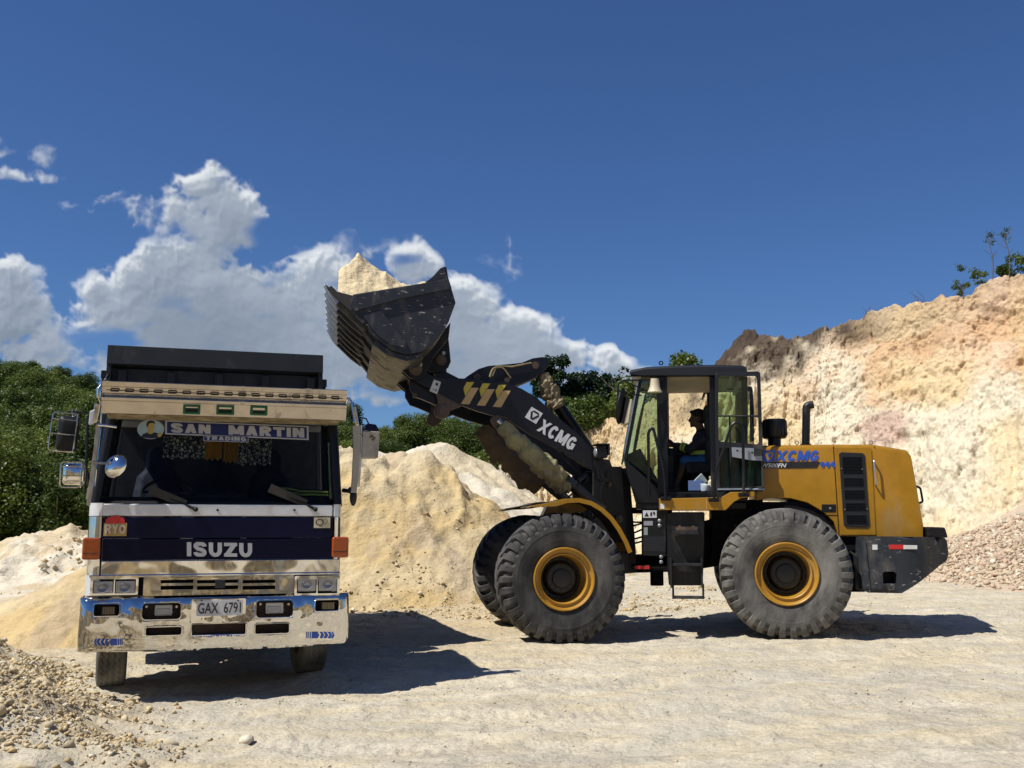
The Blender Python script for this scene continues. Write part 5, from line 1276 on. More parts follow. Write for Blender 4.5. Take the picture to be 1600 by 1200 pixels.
# stickers on the arm
YS = YA-.001
decal(G, [(678, 593), (689, 597), (683, 616), (671, 611)], YS, 'plategrey', armN, 'label_sticker')
mb = MB(G.M)
for poly in ([(681, 598), (685, 599), (684, 603), (680, 602)], [(676, 608), (679, 609), (679, 610), (676, 609)], [(681, 608), (683, 609), (681, 612), (680, 610)]): mb.add([Vector((a, YS-.006, b)) for a, b in pp(G, poly, YS)], [tuple(range(len(poly)))])
obj('warning_symbol', mb, 'decalblack', armN, smooth=0)
for k in range(3):
    dx = k*25.0; dyy = k*2.2
    decal(G, [(729+dx, 597+dyy), (741+dx, 597+dyy), (727+dx, 619+dyy), (724+dx, 607+dyy)], YS, 'decalyellow', armN, 'chevron'); decal(G, [(736+dx, 606+dyy), (748+dx, 606+dyy), (733+dx, 632+dyy), (720+dx, 631+dyy)], YS-.001, 'decaltan', armN, 'chevron')
mb = MB(G.M); A_, B_, D_ = G.P(838, 672, YS), G.P(893, 704.5, YS), G.P(849, 654.5, YS); stroke_text(mb, 'XCMG', A_, B_-A_, D_-A_, (0, -1, 0), t=.26, gap=.08, th=.004); obj('lettering', mb, 'decalwhite', armN, smooth=0)
logo(G, (820, 652), (17.5, 10.5), (10.5, -16.5), YS, 'decalwhite', 'decalblack', armN)
# rocker (bellcrank), centre
rk = [(722, 594), (733, 586), (747, 577), (762, 572), (785, 570), (815, 567), (832, 560), (848, 558), (857, 561), (857, 571), (850, 581), (836, 591), (815, 600), (790, 608), (760, 612), (740, 606), (700, 602), (686, 592), (676, 584), (680, 578), (695, 580)]
mb = MB(G.M); mb.prism(pp(G, rk, -.12), -.14, -.09); mb.prism(pp(G, rk, -.12), .09, .14); rock_ = obj('rocker_lever', mb, 'armpaint', ld, bevel=.008)
mb = MB(G.M)
for a, r_ in (((836, 571), .05), ((792, 594), .035), ((745, 590), .05)): q = G.P(*a, -.14); mb.cyl(q+Vector((0, .28, 0)), q+Vector((0, -.03, 0)), r_, 18)
obj('pin', mb, 'greasy', rock_)
mb = MB(G.M); mb.tube([G.P(769, 588, -.17), G.P(776, 572, -.17), G.P(800, 573, -.17), G.P(830, 567, -.17)], .012, 6); mb.tube(bend([G.P(765, 590, -.17), G.P(770, 575, -.17), G.P(785, 573, -.17), G.P(798, 591, -.17)], .05), .014, 6); obj('hose', mb, 'rag', rock_)
# link from rocker to bucket
mb = MB(G.M); mb.prism(pp(G, [(679, 556), (697, 556), (697, 582), (690, 590), (681, 586)], 0), -.08, .08); mb.prism(pp(G, [(682, 575), (695, 575), (697, 592), (684, 592)], 0), -.09, .09); obj('bucket_link', mb, 'blackpaint', ld, bevel=.01)
# tilt cylinder + rag
mb = MB(G.M); A = G.P(836, 571, 0); B = G.P(868, 640, 0); Cc = G.P(945, 742, 0); mb.tube([A, A+(B-A)*.5], .04, 12); mb.tube([A+(B-A)*.45, Cc], .085, 20); obj('tilt_cylinder', mb, 'blackpaint', ld)
def ragtube(pts, rad, m, name, seed, flap=0, lab=None, nn_=26, wob=.5):
    P = bend([Vector(p) for p in pts], .2, 6); seg = []
    L_ = [0]
    for i in range(1, len(P)): L_.append(L_[-1]+(P[i]-P[i-1]).length)
    N = 60; rings = []; r0 = np.random.RandomState(seed); up = Vector((0, -1, 0))
    for i in range(N):
        u = i/(N-1)*L_[-1]; k = max(1, next(j for j in range(1, len(L_)) if L_[j] >= u-1e-9)); f = (u-L_[k-1])/max(1e-6, L_[k]-L_[k-1]); c = P[k-1].lerp(P[k], f); t = (P[k]-P[k-1]).normalized()
        a = up-t*up.dot(t); a.normalize(); b = t.cross(a); ring_ = []
        rb = rad[0]+(rad[1]-rad[0])*i/(N-1); env = 1-.25*math.exp(-i*.35)-.25*math.exp(-(N-1-i)*.35)
        for q in range(nn_):
            an = q*2*math.pi/nn_; w = float(fbm(an*1.3+math.sin(an)*2, i*.16, seed, 3)); fold = .11*math.sin(i*.5+2.2*math.sin(an+seed)+3*w)+.05*math.sin(5*an+i*.12)
            rr = rb*env*(1+wob*.28*w+fold*.75)
            d = a*math.cos(an)*rr+b*math.sin(an)*rr
            if flap: dn = max(0, -d.normalized().z); d += Vector((0, 0, -1))*dn*flap*(.6+.6*float(vnoise(i*.15, seed)))*math.sin(math.pi*i/(N-1))**.6
            ring_.append(c+d)
        rings.append(ring_)
    mb = MB(G.M); mb.loft(rings); return obj(name, mb, m, ld, smooth=60, label=lab)
ragtube([G.P(848, 584, -.05), G.P(858, 610, -.05), G.P(872, 638, -.05)], (.085, .13), 'rag', 'cloth_wrap', 3, .10, 'shredded brown and pale rag wrapped round the tilt cylinder', wob=1.1)
# lift cylinders
mb = MB(G.M); A = G.P(777, 657, YA-.05); B = G.P(940, 798, YA-.0); A = Vector((A.x, -.52, A.z)); B = Vector((B.x, -.48, B.z))
def cyl2(sgn):
    mb = MB(G.M); a = Vector((A.x, sgn*.66, A.z)); b = Vector((B.x, sgn*.60, B.z)); c = a.lerp(b, .55)
    mb.tube([c, b], .075, 22); mb.tube([c-(b-a).normalized()*.03, c+(b-a).normalized()*.05], .09, 22); mb.tube([c+(b-a).normalized()*.30, c+(b-a).normalized()*.33], .082, 22)
    lc = obj('lift_cylinder', mb, 'greypaint', ld, smooth=40); m2 = MB(G.M); m2.tube([a, c], .045, 16); obj('piston_rod', m2, 'steel', lc); return a, b, c
a, b, c = cyl2(-1); a2, b2, c2 = cyl2(1)
dn = Vector((0, 0, -1))
ragtube([a.lerp(b, .03)+dn*.02, a.lerp(b, .3)+dn*.05, a.lerp(b, .62)+dn*.06], (.10, .145), 'cloth', 'cloth_wrap', 7, .07, 'dirty yellowish cloth wrapped round the near lift cylinder')
ragtube([a.lerp(b, .50)+dn*.10, a.lerp(b, .60)+dn*.13, a.lerp(b, .70)+dn*.04], (.11, .085), 'cloth', 'cloth_wrap', 9, .05, 'loose end of the yellowish cloth on the near lift cylinder')
ragtube([a2.lerp(b2, -.03)+dn*.0, a2.lerp(b2, .3)+dn*.1, a2.lerp(b2, .60)+dn*.1], (.13, .17), 'clothdark', 'cloth_wrap', 12, .16, 'brown cloth sagging from the far lift cylinder')
mb = MB(G.M)
for k, (p0, p1, p2) in enumerate((((852, 700), (863, 720), (868, 748)), ((866, 690), (880, 715), (905, 738)), ((905, 745), (920, 735), (935, 745)), ((895, 745), (910, 760), (930, 750)), ((880, 790), (870, 775), (880, 765)), ((890, 800), (885, 780), (895, 770)), ((895, 700), (900, 722), (912, 730)))):
    mb.tube(bend([G.P(*p0, -.45+.03*k), G.P(*p1, -.5), G.P(*p2, -.45)], .15), .012, 6)
mb.tube([G.P(905, 750, -.5), G.P(918, 742, -.5)], .03, 8); mb.tube([G.P(915, 755, -.5), G.P(921, 745, -.5)], .02, 8)
obj('hose', mb, 'hose', ld)
# front fenders
def fender(sgn):
    c0 = Vector((0, 0, ZF)); r_ = .98; angs = [R(a) for a in np.linspace(-142, -14, 20)]
    cx = 0; out = []
    for k, (rr, yw) in enumerate(((r_, 1), (r_, 0))):
        pass
    y_o, y_i = sgn*1.28, sgn*.62
    mb = MB(G.M); prof = []
    pts = [G.px(a_, b_, -1.28) for a_, b_ in ((828, 791), (868, 784), (885, 779), (905, 778), (925, 783), (942, 793), (958, 808), (970, 825), (981, 845), (988, 862))]
    def ringp(x, z, d): return [Vector((x, y_o, z-d*2.2)), Vector((x, y_o, z)), Vector((x, y_i, z+.0)), Vector((x+.0, y_i, z-d)), Vector((x, y_o-.015*sgn, z-d))]
    rings = []
    for i, (x, z) in enumerate(pts):
        nx, nz = pts[min(i+1, len(pts)-1)][0]-pts[max(i-1, 0)][0], pts[min(i+1, len(pts)-1)][1]-pts[max(i-1, 0)][1]; l = math.hypot(nx, nz); nx, nz = nz/l, -nx/l     # inward normal
        if nz > 0: nx, nz = -nx, -nz
        lip = .055 if i > 0 else .01
        rings.append([Vector((x, y_o, z)), Vector((x, y_i, z)), Vector((x+nx*.012, y_i, z+nz*.012)), Vector((x+nx*.012, y_o+.015*(-sgn if sgn < 0 else -sgn), z+nz*.012)), Vector((x+nx*lip, y_o+.015*-sgn, z+nz*lip)), Vector((x+nx*lip, y_o, z+nz*lip))])
    mb.loft(rings); f = obj('front_fender', mb, 'yellow', ld, smooth=30)
    # dark brown sheet painted as the shade under the fender
    mb = MB(G.M); rings = []
    for i, (x, z) in enumerate(pts):
        rings.append([Vector((x+.0, y_o+.02*-sgn, z-.02)), Vector((x, y_i+.01*sgn, z-.02)), Vector((x, y_i+.01*sgn, z-.03)), Vector((x, y_o+.02*-sgn, z-.03))])
    mb.loft(rings); obj('fender_underside_shade', mb, 'darkbrown', f, smooth=30)
fender(-1); fender(1)
mb = MB(G.M); mb.prism(pp(G, [(878, 782), (905, 778), (920, 781), (928, 792), (920, 800), (880, 800)], -.9), -.62, -.42); mb.prism(pp(G, [(862, 790), (872, 784), (905, 800), (890, 812), (852, 812)], -.9), -.62, -.42); obj('fender_bracket', mb, 'yellow', ld, bevel=.006)
# head lamps on stalks
for sgn in (-1, 1):
    def L_(px, py, y=-.72): v = G.P(px, py, y); return Vector((v.x, v.y*(-sgn), v.z))
    mb = MB(G.M); mb.prism([( *(lambda q: (q.x, q.z))(L_(a_, b_)),) for a_, b_ in ((930, 698), (944, 697), (946, 716), (932, 718))], *sorted((-sgn*-.84, -sgn*-.62)))
    mb.prism([(lambda q: (q.x, q.z))(L_(a_, b_)) for a_, b_ in ((928, 694), (949, 694), (949, 712), (946, 712), (946, 697), (928, 696))], *sorted((-sgn*-.86, -sgn*-.60)))
    hl = obj('headlight', mb, 'blackplastic', ld, bevel=.01)
    q = L_(931, 707); q.x -= .0
    m2 = MB(G.M); m2.ball(q, (.03, .075, .07), 8); obj('lens', m2, 'lampglass', hl)
    m2 = MB(G.M); m2.prism([(lambda q: (q.x, q.z))(L_(a_, b_)) for a_, b_ in ((930, 719), (946, 717), (948, 735), (940, 800), (930, 812))], *sorted((-sgn*-.64, -sgn*-.56))); m2.tube([L_(934, 730, -.7), L_(936, 748, -.72), L_(941, 752, -.7)], .02, 6); m2.tube(bend([L_(936, 742, -.7), L_(944, 750, -.74), L_(938, 770, -.72), L_(942, 788, -.7)], .05), .010, 6); obj('lamp_post', m2, 'blackpaint', hl, bevel=.004)
# ---- bucket
YB = -1.5
prof = [(514, 449), (549, 484), (567, 503), (588, 529), (610, 546), (636, 554), (660, 549), (677, 537), (690, 521), (701, 503), (712, 473), (705, 449), (700, 436)]
pl_ = [Vector(G.px(*p, YB)) for p in prof]
def offs(P, d):
    out = []
    for i in range(len(P)):
        t = (P[min(i+1, len(P)-1)]-P[max(i-1, 0)]).normalized(); out.append(P[i]+Vector((-t.y, t.x))*d)
    return out
ins = offs(pl_, .035)
cen = sum(pl_, Vector((0, 0)))/len(pl_)
if (ins[4]-cen).length > (pl_[4]-cen).length: ins = offs(pl_, -.035)
mb = MB(G.M); mb.prism([(p.x, p.y) for p in pl_]+[(p.x, p.y) for p in reversed(ins)], YB+.01, -YB-.01)
bucket = obj('bucket', mb, 'bucketworn', ld, smooth=40)
side = [(551, 460), (700, 436), (705, 449), (712, 473), (701, 503), (690, 521), (677, 537), (660, 549), (636, 554), (610, 546), (588, 529), (572, 508), (551, 484)]
topb = [(551, 461), (625, 449), (701, 435), (706, 451), (628, 466), (553, 486), (548, 478)]
for sgn in (-1, 1):
    ya, yb_ = (YB, YB+.04) if sgn < 0 else (-YB-.04, -YB)
    sp_ = obj('side_plate', MB(G.M).prism(pp(G, side, YB), ya, yb_), 'bucketpaint', bucket, bevel=.006)
    yo = (YB-.035, YB) if sgn < 0 else (-YB, -YB+.035)
    obj('rim_bar', MB(G.M).prism(pp(G, topb, YB-.035), *yo), 'bucketpaint', bucket, bevel=.006)
    yo = (YB-.02, YB) if sgn < 0 else (-YB, -YB+.02)
    wp = [(568, 492), (594, 484), (600, 491), (634, 533), (636, 539), (630, 542), (612, 539), (592, 526), (577, 508)]
    obj('wear_plate', MB(G.M).prism(pp(G, wp, YB-.02), *yo), 'bucketpaint', bucket, bevel=.005)
    # side cutter at the front lower corner
    sc_ = [(509, 445), (522, 455), (551, 462), (551, 484), (547, 486), (530, 470), (512, 452)]
    obj('side_cutter', MB(G.M).prism(pp(G, sc_, YB-.01), *((YB-.03, YB+.03) if sgn < 0 else (-YB-.03, -YB+.03))), 'bucketworn', bucket, bevel=.006)
# spill guard on the back top
mb = MB(G.M); sg = pp(G, [(664, 441), (676, 432), (688, 419), (695.5, 416), (697, 437)], YB)
sg2 = [Vector((x, 0, z)) for x, z in sg]; mb.prism(sg, YB+.0, YB+.03); mb.prism(sg, -YB-.03, -YB)
A_ = G.px(695.5, 416, YB); B_ = G.px(699, 438, YB); mb.prism([A_, (A_[0]+.02, A_[1]), (B_[0]+.02, B_[1]), B_], YB+.03, -YB-.03)
obj('spill_guard', mb, 'bucketpaint', bucket, bevel=.004)
# cutting edge and teeth
t0 = Vector(G.px(549, 484, YB)); t1 = Vector(G.px(507, 443, YB)); td = (t1-t0).normalized(); tn = Vector((-td.y, td.x)); 
if tn.y < 0: tn = -tn
Ltot = (t1-t0).length
mb = MB(G.M); e0_, e1_ = t0-td*.22, t0+td*(Ltot-.26); mb.prism([(q.x, q.y) for q in (e0_-tn*.03, e1_-tn*.03, e1_+tn*.005, e0_+tn*.01)], YB-.015, -YB+.015); obj('cutting_edge', mb, 'bucketworn', bucket, bevel=.005)
for k in range(8):
    yk = -1.40+k*.40; mb = MB(G.M)
    base_ = t0-td*.28; tip = t1; mid_ = t0+td*(Ltot-.24)
    def cs(P, w, h0, h1): return [Vector((P.x+tn.x*h0, yk-w, P.y+tn.y*h0)), Vector((P.x+tn.x*h0, yk+w, P.y+tn.y*h0)), Vector((P.x+tn.x*h1, yk+w, P.y+tn.y*h1)), Vector((P.x+tn.x*h1, yk-w, P.y+tn.y*h1))]
    mb.loft([cs(base_, .04, -.05, -.028), cs(t0-td*.1, .05, -.075, .045), cs(mid_, .055, -.075, .05)]); tooth = obj('tooth', mb, 'bucketworn', bucket, bevel=.006)
    m2 = MB(G.M); m2.loft([cs(mid_-td*.03, .062, -.08, .055), cs(mid_+td*.1, .06, -.06, .035), cs(tip, .052, -.014, .006)]); obj('tooth_tip', m2, 'silver', tooth, bevel=.004)
# bolt row segment plates under the edge and lengthwise wear bars under the floor
for k, yk in enumerate((-1.2, -.5, .5, 1.2)):
    mb = MB(G.M); dn_ = [p-(q-p)*0 for p, q in zip(pl_, ins)]
    o1 = offs(pl_, -.035 if ((ins[4]-pl_[4])-(offs(pl_, .035)[4]-pl_[4])).length < .01 else .035)
    poly = [pl_[i] for i in range(1, 7)]+[o1[i] for i in range(6, 0, -1)]
    mb.prism([(p.x, p.y) for p in poly], yk-.09, yk+.09); obj('wear_strip', mb, 'bucketworn', bucket, bevel=.005)
# transverse stiffener box under the floor
ox1 = [Vector(G.px(*p, YB)) for p in ((597, 538), (625, 556), (645, 590), (637, 597), (600, 570))]
mb = MB(G.M); o1 = offs(pl_, -.07 if (offs(pl_, -.07)[4]-cen).length > (pl_[4]-cen).length else .07)
poly = [pl_[3], pl_[4], pl_[5], pl_[6], o1[6], o1[5], o1[4], o1[3]]; mb.prism([(p.x, p.y) for p in poly], YB+.06, -YB-.06); obj('stiffener', mb, 'bucketpaint', bucket, bevel=.01)
# hinge ears (at the arms) and link ears (centre)
ear = [(603, 546), (636, 556), (662, 551), (690, 522), (703, 505), (700, 530), (676, 560), (665, 588), (652, 595), (640, 592), (622, 575)]
for yk in (-.68, -.50, .46, .64):
    mb = MB(G.M); mb.prism(pp(G, ear, -.6), yk, yk+.04); obj('hinge_ear', mb, 'blackpaint', bucket, bevel=.006)
ear2 = [(672, 540), (697, 512), (699, 516), (704, 566), (700, 575), (690, 582), (672, 582), (655, 570)]
for yk in (-.19, .15):
    mb = MB(G.M); mb.prism(pp(G, ear2, -.15), yk, yk+.04); obj('link_ear', mb, 'blackpaint', bucket, bevel=.006)
boss((689, 563), .07, -.19, 'greasy', .03); boss((693, 552), .025, -.19, 'steel', .03); boss((649, 577), .085, -.68, 'greasy', .03); boss((656, 570), .03, -.68, 'steel', .04); boss((648, 618), .03, -.60, 'greasy', .02)
mb = MB(G.M); mb.cyl(G.P(650, 580, -.6)+Vector((0, -.1, 0)), G.P(650, 580, -.6)+Vector((0, 1.3, 0)), .05, 16); obj('hinge_pin', mb, 'greasy', ld)
# lower nose of the arm (dark plate below the gusset, both arms)
mb = MB(G.M); nose = pp(G, [(640, 590), (660, 598), (683, 612), (683, 634), (660, 624), (648, 620), (640, 606)], -.5); [obj('arm_nose', MB(G.M).prism(nose, *q_), 'armpaint', ld, bevel=.006) for q_ in ((-.50, -.44), (.44, .50))]
# ---- sand heaped in the bucket
def bucket_sand():
    top = np.array([(516, 452), (519, 438), (528, 420), (540, 401), (549, 396), (558, 397), (566, 408), (580, 419), (592, 425), (602, 427), (612, 438), (622, 444), (640, 450), (700, 441)], float)
    yc_ = -.6
    xl, zl = zip(*[G.px(a, b, yc_) for a, b in top]); xl = np.array(xl); zl = np.array(zl); o_ = np.argsort(xl); xl = xl[o_]; zl = zl[o_]
    # the near rim line
    r0, r1 = G.px(551, 464, YB), G.px(700, 440, YB)
    xs = np.linspace(t1.x+.16, r1[0]-.05, 110); ysb = np.linspace(YB+.05, -YB-.05, 120); Xb, Yb = np.meshgrid(xs, ysb)
    top_ = np.interp(Xb, xl, zl)
    rim = np.interp(Xb, [t1.x, t0.x, r0[0], r1[0]], [t1.y+.0, r0[1]-.03, r0[1]-.03, r1[1]-.12])
    f = np.exp(-np.abs((Yb+.55)/.62)**2.0*.8) ; f2 = 1-np.clip((np.abs(Yb)-.75)/.75, 0, 1)**1.6
    Z = rim+(top_-rim)*np.clip(f*1.1, 0, 1)*f2
    floor = np.interp(Xb, [t1.x, t0.x, pl_[3].x, pl_[5].x], [t1.y, t0.y, pl_[3].y, pl_[5].y])
    Z = Z+.09*fbm(Xb*2.2, Yb*2.2, 400., 4)*f2+.035*(ridged(Xb*3, Yb*3, 401., 4)-.4)+.018*fbm(Xb*12, Yb*12, 402., 3)
    tf = sst(t1.x+.42, t1.x+.17, Xb)*sst(-1.0, -.6, Yb); Z = Z*(1-tf)+(floor+.06)*tf; Z = np.maximum(Z, floor+.06)
    M4 = np.array(G.M); Wx = M4[0, 0]*Xb+M4[0, 1]*Yb+M4[0, 3]; Wy = M4[1, 0]*Xb+M4[1, 1]*Yb+M4[1, 3]
    cc = lerp(np.broadcast_to(np.array([.66, .54, .34]), Xb.shape+(3,)), np.broadcast_to(CREAM, Xb.shape+(3,)), sst(-.3, .4, fbm(Xb*2, Yb*2, 403., 4)))
    # close downwards with a skirt
    E = .35
    def ring_(A, z=None):
        r = np.concatenate([A[0, :], A[1:, -1], A[-1, -2::-1], A[-2:0:-1, 0]]); return r
    o = gridobj('sand_heap', Wx, Wy, Z, cc, 'sandmat', loc=(float(Wx.mean()), float(Wy.mean()), float(Z.min())))
    s_ = o.modifiers.new('thick', 'SOLIDIFY'); s_.thickness = .02; s_.offset = -1
    tag(o, 'peaked heap of pale sand filling the raised loader bucket', 'sand heap')
bucket_sand()
# ---- things in the cab doorway
q = FR.P(1086, 757, -.62); zf_ = FR.px(1080, 767, -.7)[1]
mb = MB(FR.M); a_ = FR.px(1076, 751, -.72); b_ = FR.px(1098, 766.5, -.72); V_o = [(a_[0], -.74), (b_[0], -.74), (b_[0], -.56), (a_[0], -.56)]
mb.prismz(V_o, b_[1], b_[1]+.012)
for i in range(4):
    p0, p1 = Vector(V_o[i]), Vector(V_o[(i+1) % 4]); t = (p1-p0).normalized(); n_ = Vector((-t.y, t.x))*.006; mb.prismz([tuple(p0-n_), tuple(p1-n_), tuple(p1+n_), tuple(p0+n_)], b_[1], a_[1])
tag(obj('plastic_tub', mb, 'bluebox', None, bevel=.003), 'clear bluish plastic tub standing in the open cab doorway', 'tub')
mb = MB(FR.M); mb.add([FR.P(1083, 752, -.70), FR.P(1096, 739, -.70), FR.P(1106, 752, -.66), FR.P(1097, 759, -.66), FR.P(1083, 752, -.64), FR.P(1096, 740, -.62), FR.P(1106, 752, -.60), FR.P(1097, 759, -.60)], [(0, 1, 2, 3), (4, 5, 6, 7), (0, 4, 5, 1), (1, 5, 6, 2), (2, 6, 7, 3), (3, 7, 4, 0)]); tag(obj('paper_bag', mb, 'paperwhite', bevel=.01), 'pale folded paper bag sticking up out of the plastic tub in the cab doorway', 'bag')
q = FR.P(1102, 762, -.73); mb = MB(FR.M); mb.tube([q+Vector((0, 0, -.045)), q+Vector((0, 0, -.03)), q+Vector((0, 0, .03)), q+Vector((0, 0, .04))], [.055, .06, .062, .05], 16); mb.ball(q+Vector((-.02, 0, .04)), (.05, .05, .015), 6); tag(obj('food_container', mb, 'paperwhite'), 'small round whitish container beside the plastic tub in the cab doorway', 'container')
q = FR.P(1111, 755, -.70); mb = MB(FR.M); mb.tube([q+Vector((0, 0, -.10)), q+Vector((0, 0, .02)), q+Vector((0, 0, .05)), q+Vector((0, 0, .06)), q+Vector((0, 0, .09))], [.04, .042, .018, .024, .024], 14); tag(obj('bottle', mb, 'cream'), 'pale capped bottle in the cab doorway next to the door post', 'bottle')

# ================================================================ operator
def capsule(mb, a, b, ra, rb, n=14):
    a = Vector(a); b = Vector(b); L = b-a; t = L.normalized(); pts = []; rs = []
    for k in range(5): u = math.pi/2*(k/4); pts.append(a-t*ra*math.cos(u)); rs.append(max(.002, ra*math.sin(u)))
    for k in range(1, 6): f = k/6; pts.append(a+L*f); rs.append(ra+(rb-ra)*f)
    for k in range(5): u = math.pi/2*(k/4); pts.append(b+t*rb*math.sin(u)); rs.append(max(.002, rb*math.cos(u)))
    mb.tube(pts, rs, n)
def remeshed(name, mb, m, par, vox=.012, it=4):
    o = obj(name, mb, m, par, smooth=0); r = o.modifiers.new('remesh', 'REMESH'); r.mode = 'VOXEL'; r.voxel_size = vox; r.use_smooth_shade = True
    s = o.modifiers.new('smooth', 'SMOOTH'); s.factor = .5; s.iterations = it; return o
hip = FR.P(1101, 724, 0); per = thing('person', tuple(FR.M @ FR.P(1100, 724, 0)), 'operator in dark shirt with reflective bands sitting in the loader cab, facing left', 'person')
def Q(px, py, y): return FR.P(px, py, y)
head = Q(1089, 654, 0); neck = Q(1094, 672, 0); chest = Q(1099, 690, 0); sh = Q(1100, 683, 0)
mb = MB(FR.M)
mb.ball(head+Vector((.01, 0, .025)), (.098, .078, .105), 10); mb.ball(head+Vector((-.028, 0, -.045)), (.066, .058, .075), 9)
mb.tube([head+Vector((-.085, 0, .015)), head+Vector((-.112, 0, -.028)), head+Vector((-.095, 0, -.045))], [.012, .017, .012], 8)   # nose
mb.ball(head+Vector((-.088, 0, -.068)), (.014, .024, .010), 5); mb.ball(head+Vector((-.088, 0, -.085)), (.013, .022, .010), 5); mb.ball(head+Vector((-.078, 0, -.108)), (.02, .025, .016), 5)
for s_ in (-1, 1): mb.ball(head+Vector((.015, s_*.078, -.01)), (.022, .014, .034), 6); mb.ball(head+Vector((-.078, s_*.032, .008)), (.016, .018, .011), 5)
capsule(mb, head+Vector((.02, 0, -.07)), neck+Vector((.01, 0, -.02)), .055, .06)
capsule(mb, chest+Vector((0, -.12, 0)), chest+Vector((0, .12, 0)), .12, .12); capsule(mb, chest, hip+Vector((0, 0, .05)), .14, .145); capsule(mb, hip+Vector((0, -.09, 0)), hip+Vector((0, .09, 0)), .13, .13)
shN = Q(1099, 686, -.20); elN = Q(1078, 707, -.27); haN = Q(1053, 698, -.17)
arms = []
for s_ in (-1, 1):
    a = Vector((shN.x, s_*.20, shN.z)); e = Vector((elN.x, s_*.25, elN.z+.05)); h = Vector((haN.x, s_*.16, haN.z+.035)); arms.append((a, e, h))
    capsule(mb, a, e, .058, .045); capsule(mb, e, h, .043, .028)
    f = (h-e).normalized(); palm = h+f*.05
    mb.ball(palm, (.045, .02, .04), 6, Matrix.Rotation(math.atan2(-f.z, f.x)*-1, 4, 'Y'))
    for k in range(4):
        o_ = Vector((0, 0, .028-.019*k)); l = (.04, .046, .043, .034)[k]; b0 = palm+f*.03+o_; b1 = b0+f*l*.7+Vector((0, -s_*.012, 0)); b2 = b1+Vector((-.004, -s_*.026, -.008)); mb.tube([b0, b1, b2, b2+Vector((.018, -s_*.006, -.004))], [.011, .010, .009, .006], 7)
    mb.tube([palm+Vector((.015, 0, .03)), palm+Vector((-.01, -s_*.02, .052)), palm+Vector((-.035, -s_*.03, .055))], [.013, .011, .008], 7)
legs = []
for s_ in (-1, 1):
    h_ = Vector((hip.x-.02, s_*.10, hip.z-.01)); k_ = Vector((Q(1070, 722, 0).x, s_*.15, Q(1070, 722, 0).z)); a_ = Vector((Q(1056, 762, 0).x, s_*.14, Q(1056, 764, 0).z)); legs.append((h_, k_, a_))
    capsule(mb, h_, k_, .088, .062); capsule(mb, k_, a_, .058, .038); capsule(mb, a_+Vector((.03, 0, -.02)), a_+Vector((-.15, 0, -.05)), .042, .032)
remeshed('body', mb, 'skin', per, .010, 3)
mb = MB(FR.M); c2_ = chest
capsule(mb, c2_+Vector((0, -.12, .005)), c2_+Vector((0, .12, .005)), .135, .135); capsule(mb, c2_, hip+Vector((0, 0, .06)), .16, .165); capsule(mb, neck+Vector((.01, 0, -.03)), chest, .072, .12)
for a, e, h in arms: capsule(mb, a, e, .075, .06); capsule(mb, e, e.lerp(h, .8), .058, .042)
remeshed('shirt', mb, 'shirt', per, .012, 4)
mb = MB(FR.M); capsule(mb, hip+Vector((0, -.09, 0)), hip+Vector((0, .09, 0)), .15, .15)
for h_, k_, a_ in legs: capsule(mb, h_, h_.lerp(k_, .95), .108, .086)
remeshed('shorts', mb, 'bluecloth', per, .012, 4)
mb = MB(FR.M); mb.ball(head+Vector((.022, 0, .045)), (.103, .086, .098), 10); mb.ball(head+Vector((.05, 0, .0)), (.075, .082, .085), 8); mb.ball(head+Vector((-.05, 0, .09)), (.05, .06, .03), 7)
remeshed('hair', mb, 'hair', per, .010, 2)
mb = MB(FR.M)
for a, e, h in arms:
    for f0 in (.25, .42): mb.tube([e.lerp(h, f0), e.lerp(h, f0+.10)], [.066-.014*f0, .064-.014*f0], 16)
mid = chest.lerp(hip, .52); mb.tube([mid+Vector((0, 0, .02)), mid+Vector((0, 0, -.03))], [.185, .187], 24)
obj('reflective_band', mb, 'hivis', per, smooth=40)
# ================================================================ dump truck
TF = Frame((-2.69, 9.32), 17.0)
truck = thing('dump_truck', (-2.9, 10.3, 0), 'white and dark blue dump truck with dented chrome bumper, facing the camera', 'dump truck')
def TM(): return MB(TF.M)
def tp(px, py, y): return TF.P(px, py, y)
def tq(pts, y, th): return TM().prism([TF.px(a, b, y) for a, b in pts], y, y+th)
def trect(x0, y0, x1, y1, y, th, r=0):
    a = TF.px(x0, y1, y); b = TF.px(x1, y0, y); m_ = TF.px((x0+x1)/2, (y0+y1)/2, y)
    # keep edges level in the truck's own frame
    zb = TF.px((x0+x1)/2, y1, y)[1]; zt = TF.px((x0+x1)/2, y0, y)[1]; xl = TF.px(x0, (y0+y1)/2, y)[0]; xr = TF.px(x1, (y0+y1)/2, y)[0]
    if r: return TM().prism(rrect(xl, zb, xr, zt, r), y, y+th)
    return TM().prism([(xl, zb), (xr, zb), (xr, zt), (xl, zt)], y, y+th)
def rr_px(x0, y0, x1, y1, y, r):
    zb = TF.px((x0+x1)/2, y1, y)[1]; zt = TF.px((x0+x1)/2, y0, y)[1]; xl = TF.px(x0, (y0+y1)/2, y)[0]; xr = TF.px(x1, (y0+y1)/2, y)[0]
    return rrect(xl, zb, xr, zt, r)
